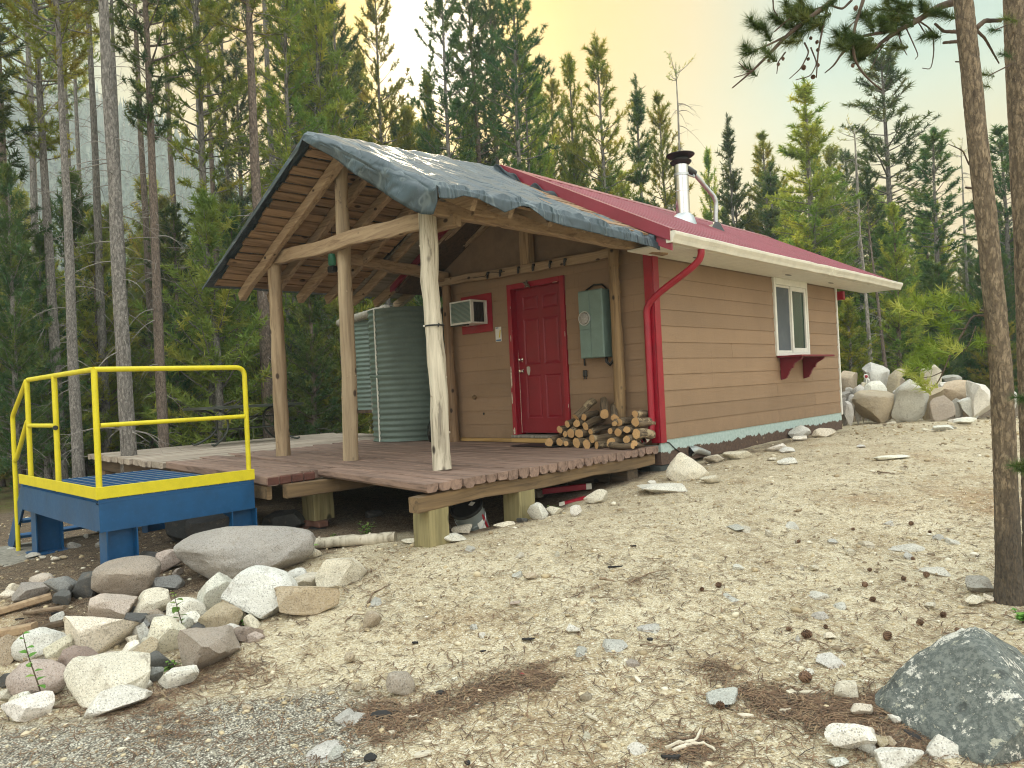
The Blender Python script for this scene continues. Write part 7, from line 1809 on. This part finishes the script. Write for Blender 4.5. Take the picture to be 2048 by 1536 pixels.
# the wood behind: random stand whose tips stay under the photograph's skyline
SKY_X = [-200, 0, 60, 330, 345, 460, 500, 700, 745, 800, 1000, 1090, 1250, 1400, 1470, 1560, 1700, 1850, 2048, 2300]
SKY_Y = [270, 270, 300, 350, 400, 420, 330, 200, 260, 260, 300, 330, 380, 400, 370, 350, 330, 330, 330, 320]
KIND_LABEL = {'young_pine': 'young bushy pine in the crowded stand behind the cabin', 'pine_tree': 'slim straight pine in the crowded stand behind the cabin', 'spruce_tree': 'pointed dark conifer in the crowded stand behind the cabin', 'dead_tree': 'bare dead pole in the crowded stand behind the cabin'}
rg2 = np.random.default_rng(21); placed = []
n_try = 0
while len(placed) < 165 and n_try < 6000:
    n_try += 1
    left = rg2.random() < .54
    px = rg2.uniform(-150, 720) if left else rg2.uniform(700, 2200)
    depth = rg2.uniform(19, 58) ** 1.0
    depth = 18 + 44 * rg2.random() ** 1.5
    hz = 768 - (px - 1024) * .0476; P = at_depth(px, hz, depth)
    if P[1] > 0 and -10 < P[0] < 10 and P[1] < 13: continue
    if 1690 < px < 2100 and depth < 24: continue
    if any((P[0] - a) ** 2 + (P[1] - b) ** 2 < (1.15 if depth < 30 else 1.3) ** 2 for a, b in placed): continue
    sky = np.interp(px, SKY_X, SKY_Y); u = rg2.random()
    kind = ('young_a' if u < .16 else 'young_b' if u < .26 else 'young_c' if u < .46 else 'slim' if u < .58 else 'slim_b' if u < .72 else 'tall_c' if u < .80 else 'cone_b' if u < .92 else 'snag')
    hmax = at_depth(px, sky, depth)[2] - float(height(P[0], P[1]))
    Hn = PROTO[kind, 'needle', 0]['H'] * rg2.uniform(.8, 1.3)
    if Hn > hmax: Hn = hmax * rg2.uniform(.72, 1.0)
    if Hn < 2.2: continue
    dark = 'needle_dark' if rg2.random() < (.25 if px < 700 else .55) else 'needle'
    tree(kind, P[0], P[1], KIND_LABEL[NAMES.get(kind, 'pine_tree')], Hn, 1.0 if Hn > .7 * PROTO[kind, 'needle', 0]['H'] else 1.2, needle=dark, bark=int(rg2.random() < .5), group='trees of the crowded stand behind the cabin')
    placed.append((P[0], P[1]))
# a closer row showing above the cabin roof
for i, px in enumerate(np.arange(705, 1740, 27.0)):
    px = px + rg2.uniform(-10, 10); depth = rg2.uniform(25, 38); sk = float(np.interp(px, SKY_X, SKY_Y)) - rg2.uniform(-70, 70)
    hz = 768 - (px - 1024) * .0476; P = at_depth(px, hz, depth)
    kind = ('young_c', 'slim', 'cone_b', 'slim_b', 'young_c', 'tall_c')[i % 6]
    tree(kind, P[0], P[1], KIND_LABEL[NAMES.get(kind, 'pine_tree')], at_depth(px, sk, depth)[2] - float(height(P[0], P[1])), rg2.uniform(.95, 1.3), needle='needle_dark' if i % 3 else 'needle', bark=i % 2, group='trees of the crowded stand behind the cabin'); placed.append((P[0], P[1]))
for i, (px, top_, depth) in enumerate(((630, 30, 29), (990, -60, 27), (690, 20, 31), (1015, -40, 30), (1120, 160, 30), (500, 100, 32))):
    tree_px(('tall_a', 'tall_b', 'tall_c')[i % 3], px, depth, KIND_LABEL['pine_tree'], top_, None, needle='needle_dark' if i % 2 else 'needle', bark=i % 2, group='trees of the crowded stand behind the cabin')
# young growth filling the stand at eye level
n_try = 0; fill = 0
while fill < 76 and n_try < 3000:
    n_try += 1; left = fill < 42
    px = rg2.uniform(-120, 700) if left else rg2.uniform(1640, 2150); depth = 15.5 + 17 * rg2.random() if left else 18.5 + 14 * rg2.random()
    hz = 768 - (px - 1024) * .0476; P = at_depth(px, hz, depth)
    if (-10 < P[0] < 10 and P[1] < 12.5) or (1690 < px < 2100 and depth < 20): continue
    if any((P[0] - a) ** 2 + (P[1] - b) ** 2 < 1.1 for a, b in placed): continue
    topy = rg2.uniform(360, 640) if left else rg2.uniform(400, 600)
    tree(('young_a', 'young_c', 'young_b', 'young_c')[fill % 4], P[0], P[1], 'leafy young pine filling the gaps low in the crowded stand', at_depth(px, topy, depth)[2] - float(height(P[0], P[1])), 1.15, needle='needle_young' if (left and rg2.random() < .8) else ('needle' if rg2.random() < .3 else 'needle_dark'), bark=int(rg2.random() < .5), group='young pines low in the crowded stand')
    placed.append((P[0], P[1])); fill += 1
# understorey: low green shrubs as one cover
def undergrowth():
    rgn = np.random.default_rng(31); tf = []
    for _ in range(5200):
        px = rgn.uniform(-200, 2250); depth = 17 + 26 * rgn.random() ** 1.4; hz = 768 - (px - 1024) * .0476; P = at_depth(px, hz, depth)
        if (-10 < P[0] < 10 and P[1] < 12.5) or (px < 700 and depth < 20 and rgn.random() < .7): continue
        if mnoise.noise(Vector((P[0] * .35, P[1] * .35, 2.0))) < .02: continue
        h = rgn.uniform(.05, .5); tf.append((np.array((P[0], P[1], float(height(P[0], P[1])) + h)), np.array((rgn.normal(0, .4), rgn.normal(0, .4), .6)), rgn.uniform(.8, 1.6), rgn.random()))
    V, F, R_ = blades(tf, 16, .16, .022, rgn, 1.3)
    o = bpy.data.objects.new('undergrowth', mesh_from('undergrowth', V, F, M['shrub'], False, None, R_)); COL.objects.link(o); tag(o, kind='stuff')
undergrowth()
# fallen dead wood on the forest floor
for i, (x0, y0, x1, y1, dep, lab) in enumerate(((330, 872, 500, 850, 26, 'dead pole lying on the forest floor behind the railing'), (1850, 742, 1960, 752, 19, 'fallen grey branch behind the boulder wall, by the near pine'), (1780, 738, 1870, 745, 19.5, 'fallen branch behind the pine sprig'), (560, 862, 640, 850, 27, 'short dead pole on the forest floor behind the porch posts'))):
    a, b = at_depth(x0, y0, dep), at_depth(x1, y1, dep + 1); a[2] = float(height(a[0], a[1])) + .06; b[2] = float(height(b[0], b[1])) + .15
    m_ = log(a, b, .05, .025, 200 + i, 8, 8, bow=.08); tag(m_.build('fallen_branch', M['twig_grey'], None, True), lab, 'branch')

# ------------------------------------------------------------------ the two near pines on the right
def near_pine(label, pxs, depth, r, seed, z_top):
    t = thing('pine_tree', label, 'tree', tuple(ground_at(pxs[-1][0], pxs[-1][1] - 8)[0])); pts = []
    for (px, py) in pxs: pts.append(at_depth(px, py, depth))
    pts = np.array(pts)[::-1]; base = pts[0].copy(); base[2] = float(height(base[0], base[1])) - .12
    top = pts[-1] + (pts[-1] - pts[-2]) / np.linalg.norm(pts[-1] - pts[-2]) * (z_top - pts[-1][2])
    P = np.vstack([base, pts, top]); s = np.concatenate([[0], np.cumsum(np.linalg.norm(np.diff(P, axis=0), axis=1))]); tt = np.linspace(0, s[-1], 120); Q = np.stack([np.interp(tt, s, P[:, c]) for c in range(3)], 1)
    tt = np.concatenate([np.linspace(0, 3.9, 330), np.linspace(4.0, s[-1], 30)]); Q = np.stack([np.interp(tt, s, P[:, c]) for c in range(3)], 1)
    k = tt / s[-1]; rad = r * (1 - .5 * k) * (1 + .7 * np.exp(-tt / .16)); n = 64
    V = []
    for i in range(len(Q)):
        for j in range(n):
            a = 2 * math.pi * j / n; ca, sa, z = math.cos(a), math.sin(a), Q[i][2]
            f1 = mnoise.fractal(Vector((ca * 1.7, sa * 1.7, z * 3.4 + seed)), 1.0, 2.0, 3); f2 = abs(mnoise.noise(Vector((ca * 4.2, sa * 4.2, z * 15 + seed)))) + .6 * abs(mnoise.noise(Vector((ca * 9, sa * 9, z * 30 + seed))))
            rr = rad[i] * (1 + .05 * f1 + .15 * min(f2, .45) - .03) + .05 * r * math.sin(3 * a + seed) * math.exp(-tt[i] / .25); V.append(Q[i] + np.array((ca * rr, sa * rr, 0)))
    F = [(i * n + j, i * n + (j + 1) % n, (i + 1) * n + (j + 1) % n, (i + 1) * n + j) for i in range(len(Q) - 1) for j in range(n)]
    mb = MB(); mb.add(V, F); mb.build('trunk', M['bark_near'], t, True); return t, Q, rad
D1 = ground_at(2022, 1208)[1]
np1, Q1, rad1 = near_pine('near pine with scaly bark and charred foot, left of the two at the right edge', [(1927, 0), (1952, 250), (1979, 500), (2002, 740), (2013, 1000), (2020, 1208)], D1 + .05, .062, 3, 7.2)
np2, Q2, rad2 = near_pine('reddish near pine cut off by the right edge of the picture', [(2032, 0), (2044, 250), (2058, 500), (2066, 750), (2076, 1000), (2084, 1200)], D1 + .3, .084, 8, 8.0)
def px_path(pts, n=20):
    """(px, py, depth) points to a smooth path"""
    P = np.array([at_depth(*p) for p in pts]); t = np.linspace(0, len(P) - 1, n); Q = np.stack([np.interp(t, range(len(P)), P[:, c]) for c in range(3)], 1)
    for _ in range(2): Q[1:-1] = (Q[:-2] + 2 * Q[1:-1] + Q[2:]) / 4
    return Q
Z1 = lambda x, y: (1400 + x / 3.16, y / 3.16)
limb = MB()
LIMBS = [  # zoomed px points with depth, start radius, end radius
    ([(1640, 10, 4.2), (1500, 40, 4.1), (1380, 130, 3.95), (1250, 190, 3.85), (1130, 280, 3.8), (1020, 380, 3.75), (960, 410, 3.72)], .022, .005), ([(1250, 190, 3.85), (1000, 230, 3.7), (900, 330, 3.6), (850, 410, 3.58), (790, 460, 3.55)], .010, .003), ([(1650, 260, 4.2), (1540, 270, 4.1)], .012, .008), ([(1630, 200, 4.2), (1540, 200, 4.1), (1485, 150, 4.05)], .012, .007),
    ([(1050, -60, 3.7), (1010, 70, 3.65), (970, 190, 3.62), (965, 330, 3.6), (990, 410, 3.6), (1060, 500, 3.6), (1150, 570, 3.6)], .010, .004), ([(900, -60, 3.5), (800, 40, 3.45), (690, 110, 3.4), (540, 230, 3.35), (440, 340, 3.3), (330, 450, 3.28), (205, 555, 3.25)], .016, .003), ([(690, 110, 3.4), (560, 120, 3.35), (470, 200, 3.3)], .008, .003), ([(540, 230, 3.35), (420, 290, 3.3), (320, 330, 3.25)], .006, .003), ([(800, 60, 3.45), (770, 200, 3.4), (745, 340, 3.38), (735, 490, 3.36)], .006, .003), ([(660, 270, 3.4), (690, 330, 3.38), (640, 430, 3.36), (565, 498, 3.35)], .005, .002), ([(700, 300, 3.4), (740, 400, 3.38), (700, 480, 3.36), (605, 505, 3.35)], .004, .002), ([(330, 450, 3.28), (290, 440, 3.25), (245, 395, 3.22)], .004, .002), ([(330, 450, 3.28), (270, 475, 3.24), (215, 490, 3.22)], .003, .002), ([(540, 330, 3.35), (495, 390, 3.32), (485, 465, 3.3)], .004, .002),
    ([(960, 0, 3.6), (900, 60, 3.6), (820, 30, 3.55), (720, 60, 3.5)], .007, .004), ([(1060, 60, 3.7), (930, 180, 3.6), (830, 240, 3.55)], .004, .002), ([(1380, 130, 3.95), (1470, 190, 3.95), (1480, 330, 3.95), (1460, 440, 3.95), (1405, 430, 3.95)], .005, .002), ([(1300, 170, 3.9), (1350, 280, 3.9), (1380, 350, 3.9), (1360, 375, 3.9)], .004, .002), ([(1250, 200, 3.85), (1280, 300, 3.85), (1310, 350, 3.85)], .004, .002), ([(1200, 240, 3.82), (1130, 330, 3.8), (1080, 440, 3.8)], .003, .002), ([(1380, 130, 3.95), (1240, 60, 3.9), (1180, 40, 3.85)], .008, .004), ([(1380, 140, 3.95), (1440, 240, 4.0), (1500, 230, 4.0)], .004, .002), ([(460, -20, 3.3), (465, 60, 3.3), (490, 100, 3.3)], .004, .002),
    ([(1745, 190, 4.25), (1800, 240, 4.3), (1850, 330, 4.35), (1890, 400, 4.4)], .010, .004), ([(1745, 180, 4.25), (1800, 130, 4.3), (1900, 130, 4.4)], .016, .012), ([(1700, 1040, 4.2), (1660, 950, 4.15), (1570, 910, 4.1)], .005, .002), ([(1720, 1190, 4.2), (1680, 1185, 4.1)], .008, .006), ([(1690, 390, 4.2), (1615, 390, 4.1)], .006, .004)]
for pts, r0, r1 in LIMBS:
    q = px_path([(*Z1(x, y), d + .25) for x, y, d in pts]); MB().tube(q, np.linspace(r0, r1, len(q)), 7, True, .5, .06, int(pts[0][0])).build('limb', M['twig'], np1, True)
TF = [(380, 175), (340, 150), (420, 210), (300, 310), (320, 330), (320, 450), (555, 45), (610, 60), (650, 95), (700, 110), (730, 160), (680, 60), (520, 150), (490, 120), (600, 190), (640, 210), (590, 265), (760, 175), (440, 345), (600, 60), (640, 30), (580, 100), (620, 120), (660, 150), (720, 130), (700, 80), (760, 120), (880, 230), (920, 220), (900, 300), (870, 280), (950, 260), (1000, 240), (1030, 270), (1040, 95), (1060, 130), (1080, 170), (1060, 290), (1100, 310), (1080, 330), (1020, 330), (1150, 60), (1190, 100), (1230, 120), (1270, 60), (1190, 150), (1250, 160), (1220, 70), (1290, 110), (1310, 140), (1160, 130), (1200, 190), (1240, 200), (1150, 170), (1300, 60), (1420, 55), (1400, 40), (1480, 230), (1440, 220), (1265, 300), (1240, 290), (1010, 370), (1520, 80), (1560, 100), (1460, 80), (985, 230), (830, 20), (960, 320), (1040, 270), (1000, 360), (1180, 20), (1260, 20), (1330, 30)]
rgt = np.random.default_rng(77); tufts = []
for x, y in TF:
    px, py = Z1(x, y); dep = float(np.interp(x, [200, 900, 1000, 1640], [3.25, 3.5, 3.68, 4.1])) + .25; c = at_depth(px, py, dep + rgt.normal(0, .06))
    ax = -RIGHT * rgt.uniform(.3, 1) + UP * rgt.uniform(-.3, .7) + FWD * rgt.normal(0, .4); tufts.append((c, ax, rgt.uniform(.85, 1.2), rgt.random()))
V, F, R_ = blades(tufts, 240, .060, .0013, rgt, .75); mbn = MB(); o = bpy.data.objects.new('needles', mesh_from('needles', V - np.array(np1.location), F, M['needle_near'], False, None, R_)); COL.objects.link(o); o.parent = np1
LS = MB(); Z5 = lambda x, y: (1600 + x / 3.656, 480 + y / 3.656)
for pts, r0, r1 in (([(1400, 540, 4.3), (1320, 510, 4.2), (1230, 510, 4.15), (1080, 520, 4.1), (950, 550, 4.05), (800, 510, 4.0)], .009, .003), ([(1400, 560, 4.3), (1260, 540, 4.2), (1210, 650, 4.1), (1100, 830, 4.05), (1050, 960, 4.0), (1000, 1060, 4.0), (950, 1085, 4.0)], .007, .003), ([(1285, 630, 4.2), (1240, 760, 4.15), (1180, 830, 4.1), (1080, 830, 4.05)], .004, .002), ([(1100, 830, 4.05), (960, 820, 4.0), (880, 920, 4.0), (830, 960, 3.98)], .005, .002), ([(1080, 520, 4.1), (1040, 430, 4.05), (980, 420, 4.05)], .004, .002), ([(1210, 650, 4.1), (1080, 650, 4.05)], .004, .002), ([(1400, 760, 4.3), (1330, 740, 4.2)], .004, .003), ([(1050, 960, 4.0), (960, 1000, 4.0), (860, 1010, 4.0)], .003, .002)):
    q = px_path([(*Z5(x, y), d + .2) for x, y, d in pts]); MB().tube(q, np.linspace(r0, r1, len(q)), 6, True, .5).build('low_limb', M['twig'], np1, True)
TL = [(745, 500), (780, 540), (760, 470), (870, 455), (900, 480), (850, 500), (1000, 420), (960, 440), (1060, 400), (1040, 440), (1120, 450), (1100, 420), (1230, 480), (1250, 500), (900, 560), (960, 540), (930, 580), (1050, 510), (1080, 560), (1130, 590), (1070, 650), (1030, 640), (980, 755), (940, 770), (1060, 745), (1100, 760), (900, 800), (930, 830), (960, 845), (1040, 820), (1000, 790), (1120, 800), (1150, 770), (840, 960), (810, 930), (800, 980), (870, 900), (850, 1000), (930, 910), (900, 930), (920, 1085), (890, 1060), (950, 1060), (1330, 740), (1310, 760), (1300, 500), (1000, 880), (1060, 880), (880, 860)]
tufts = []
for x, y in TL:
    px, py = Z5(x, y); c = at_depth(px, py, 4.22 + rgt.normal(0, .08)); ax = -RIGHT * rgt.uniform(.2, 1) + UP * rgt.uniform(.0, .8) + FWD * rgt.normal(0, .5); tufts.append((c, ax, rgt.uniform(.85, 1.2), rgt.random()))
V, F, R_ = blades(tufts, 44, .068, .0030, rgt, .9); o = bpy.data.objects.new('low_needles', mesh_from('low_needles', V - np.array(np1.location), F, M['needle_lime'], False, None, R_)); COL.objects.link(o); o.parent = np1
tufts = []; ls2 = MB()
for px, py in ((2040, 795), (2055, 800), (2036, 935), (2050, 942), (2060, 930), (2044, 930), (1968, 172), (1975, 150), (2010, 110), (1990, 60), (2020, 40)):
    dd = D1 + (.0 if py > 700 else .3); c = at_depth(px, py, dd - .12); tufts.append((c, -RIGHT + UP * rgt.uniform(0, .5), rgt.uniform(.8, 1.1), rgt.random()))
V, F, R_ = blades(tufts, 150, .06, .0012, rgt, .9); o = bpy.data.objects.new('needles', mesh_from('needles', V - np.array(np2.location), F, M['needle_near'], False, None, R_)); COL.objects.link(o); o.parent = np2
for a, b in (((2048, 800), (2090, 810)), ((2040, 940), (2095, 955)), ((1980, 150), (2040, 120)), ((1990, 60), (2040, 40))):
    MB().tube([at_depth(*a, D1 + .1), at_depth(*b, D1 + .35)], [.003, .006], 6).build('limb', M['twig'], np2, True)
# upper crowns of the near pines stand above the picture
for t, Q, sd in ((np1, Q1, 5), (np2, Q2, 6)):
    rgu = np.random.default_rng(sd); tf = []; mb = MB(); zt_ = Q[-1][2]
    for i in range(34):
        z = 3.6 + (zt_ - 3.6) * rgu.random(); p = np.array([np.interp(z, Q[:, 2], Q[:, c]) for c in range(3)]); a = rgu.uniform(0, 6.28); Lb = rgu.uniform(.5, 1.3) * (1.1 - .6 * (z - 3.6) / (zt_ - 3.6)); d = np.array((math.cos(a), math.sin(a), .35)); q = np.array([p + d * Lb * s for s in np.linspace(0, 1, 4)]); mb.tube(q, np.linspace(.014, .004, 4), 5, False)
        for j in range(9): tf.append((p + d * Lb * rgu.uniform(.35, 1) + rgu.normal(0, .09, 3), d + (0, 0, .4), rgu.uniform(.8, 1.3), rgu.random()))
    mb.build('upper_limbs', M['twig'], t, True); V, F, R_ = blades(tf, 60, .075, .002, rgu, .9); o = bpy.data.objects.new('crown', mesh_from('crown', V - np.array(t.location), F, M['needle_near'], False, None, R_)); COL.objects.link(o); o.parent = t
for i, (x, y, s) in enumerate(((655, 425, 1.2), (740, 265, .9), (745, 315, .9), (685, 372, .8), (745, 410, .9), (715, 485, 1.1), (525, 370, .8), (495, 405, .8), (435, 382, .8), (985, 50, 1.2), (965, 415, .9), (700, 240, .8))):
    o = bpy.data.objects.new('cone', cone_me); COL.objects.link(o); o.parent = np1; dep = float(np.interp(x, [200, 900, 1000], [3.27, 3.5, 3.65])) + .25; o.location = at_depth(*Z1(x, y), dep) - np.array(np1.location); o.rotation_euler = (rg.uniform(2, 4), rg.uniform(-.5, .5), 0); o.scale = (s * .5,) * 3

# ------------------------------------------------------------------ hazy hill on the left, with its far wood
RID = [(-1400, -260, 330), (-700, -60, 310), (-300, 60, 300), (0, 95, 290), (150, 130, 280), (330, 200, 265), (420, 262, 255), (560, 370, 245), (700, 470, 240), (900, 600, 240), (1150, 690, 245)]
top = np.array([at_depth(px, py + 75, d) for px, py, d in RID])
def smooth_rows(P, n):
    t = np.linspace(0, len(P) - 1, n); Q = np.stack([np.interp(t, range(len(P)), P[:, c]) for c in range(P.shape[1])], 1)
    for _ in range(6): Q[1:-1] = (Q[:-2] + 2 * Q[1:-1] + Q[2:]) / 4
    return Q
rid = smooth_rows(top, 90); rows = []
flat = np.array([(p[0] - CAM[0], p[1] - CAM[1]) for p in rid]); dst = np.hypot(flat[:, 0], flat[:, 1])
for k, s in enumerate(np.linspace(0, 1, 26)):
    d = 120 + (dst - 120) * s; x = CAM[0] + flat[:, 0] / dst * d; y = CAM[1] + flat[:, 1] / dst * d; z = -4 + (rid[:, 2] + 4) * s ** 1.25
    z = z + np.array([3.0 * mnoise.fractal(Vector((a * .02, b * .02, 3)), 1, 2, 4) for a, b in zip(x, y)]) * min(1, s * 3) * (1 if s < .98 else .4); rows.append(np.stack([x, y, z], 1))
for s in np.linspace(1.1, 1.5, 4):
    rows.append(np.stack([CAM[0] + flat[:, 0] * s, CAM[1] + flat[:, 1] * s, rid[:, 2] * (1.5 - s) / .5 - 4 * (s - 1) * 2], 1))
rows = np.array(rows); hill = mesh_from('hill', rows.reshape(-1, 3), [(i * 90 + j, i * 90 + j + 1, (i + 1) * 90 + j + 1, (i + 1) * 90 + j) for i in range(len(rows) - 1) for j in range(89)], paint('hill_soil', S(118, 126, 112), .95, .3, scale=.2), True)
ho = bpy.data.objects.new('hill', hill); COL.objects.link(ho); tag(ho, kind='structure')
def hill_wood():
    rgn = np.random.default_rng(41); Vt, Ft, Rt = [], [], []; Vd, Fd = [], []
    mbd = MB()
    for _ in range(5200):
        i = 25 * rgn.random() ** .55; j = rgn.uniform(0, 88.9); a, b = int(i), int(j); u, v = i - a, j - b
        p = rows[a, b] * (1 - u) * (1 - v) + rows[a + 1, b] * u * (1 - v) + rows[a, b + 1] * (1 - u) * v + rows[a + 1, b + 1] * u * v
        H = rgn.uniform(5, 11)
        if rgn.random() < .22:
            mbd.tube([p, p + (rgn.normal(0, .3), rgn.normal(0, .3), H * .95)], [.16, .05], 4, False); continue
        R_ = H * rgn.uniform(.10, .17); tone = rgn.random(); m = 9
        for k in range(m):
            z0 = H * (.15 + .85 * k / m); rr = R_ * (1 - k / m) + .1; n = 7; o = len(Vt); Vt.append((p[0], p[1], p[2] + z0 + H * .17))
            ph = rgn.uniform(0, 6.28)
            for q in range(n):
                ang = ph + 2 * math.pi * q / n; r = rr * rgn.uniform(.55, 1.25); Vt.append((p[0] + r * math.cos(ang), p[1] + r * math.sin(ang), p[2] + z0 - .2 * rr * rgn.random()))
            Ft += [(o, o + 1 + q, o + 1 + (q + 1) % n) for q in range(n) if rgn.random() < .85]
        Rt.extend([tone] * (len(Ft) - len(Rt)))
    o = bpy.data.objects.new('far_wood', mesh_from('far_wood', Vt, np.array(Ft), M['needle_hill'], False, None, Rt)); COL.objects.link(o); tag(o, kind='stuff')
    o = bpy.data.objects.new('far_dead_poles', mesh_from('far_dead_poles', mbd.v, mbd.f, M['bark_dead'], True, None, mbd.r)); COL.objects.link(o); tag(o, kind='stuff')
hill_wood()

# ------------------------------------------------------------------ smoke haze
hz_ = MB(); hz_.box((-480, -120, -30), (300, 420, 150)); hm = bpy.data.materials.new('smoke_haze'); hm.use_nodes = True; ht = hm.node_tree; ht.nodes.clear()
hm.cycles.homogeneous_volume = True
ho_ = ht.nodes.new('ShaderNodeOutputMaterial'); hv_ = ht.nodes.new('ShaderNodeVolumePrincipled'); ht.links.new(hv_.outputs[0], ho_.inputs['Volume'])
hv_.inputs['Density Attribute'].default_value = ''; hv_.inputs['Color'].default_value = (.74, .88, .96, 1); hv_.inputs['Density'].default_value = 0.0014; hv_.inputs['Anisotropy'].default_value = 0.15
tag(hz_.build('haze', hm), kind='stuff')
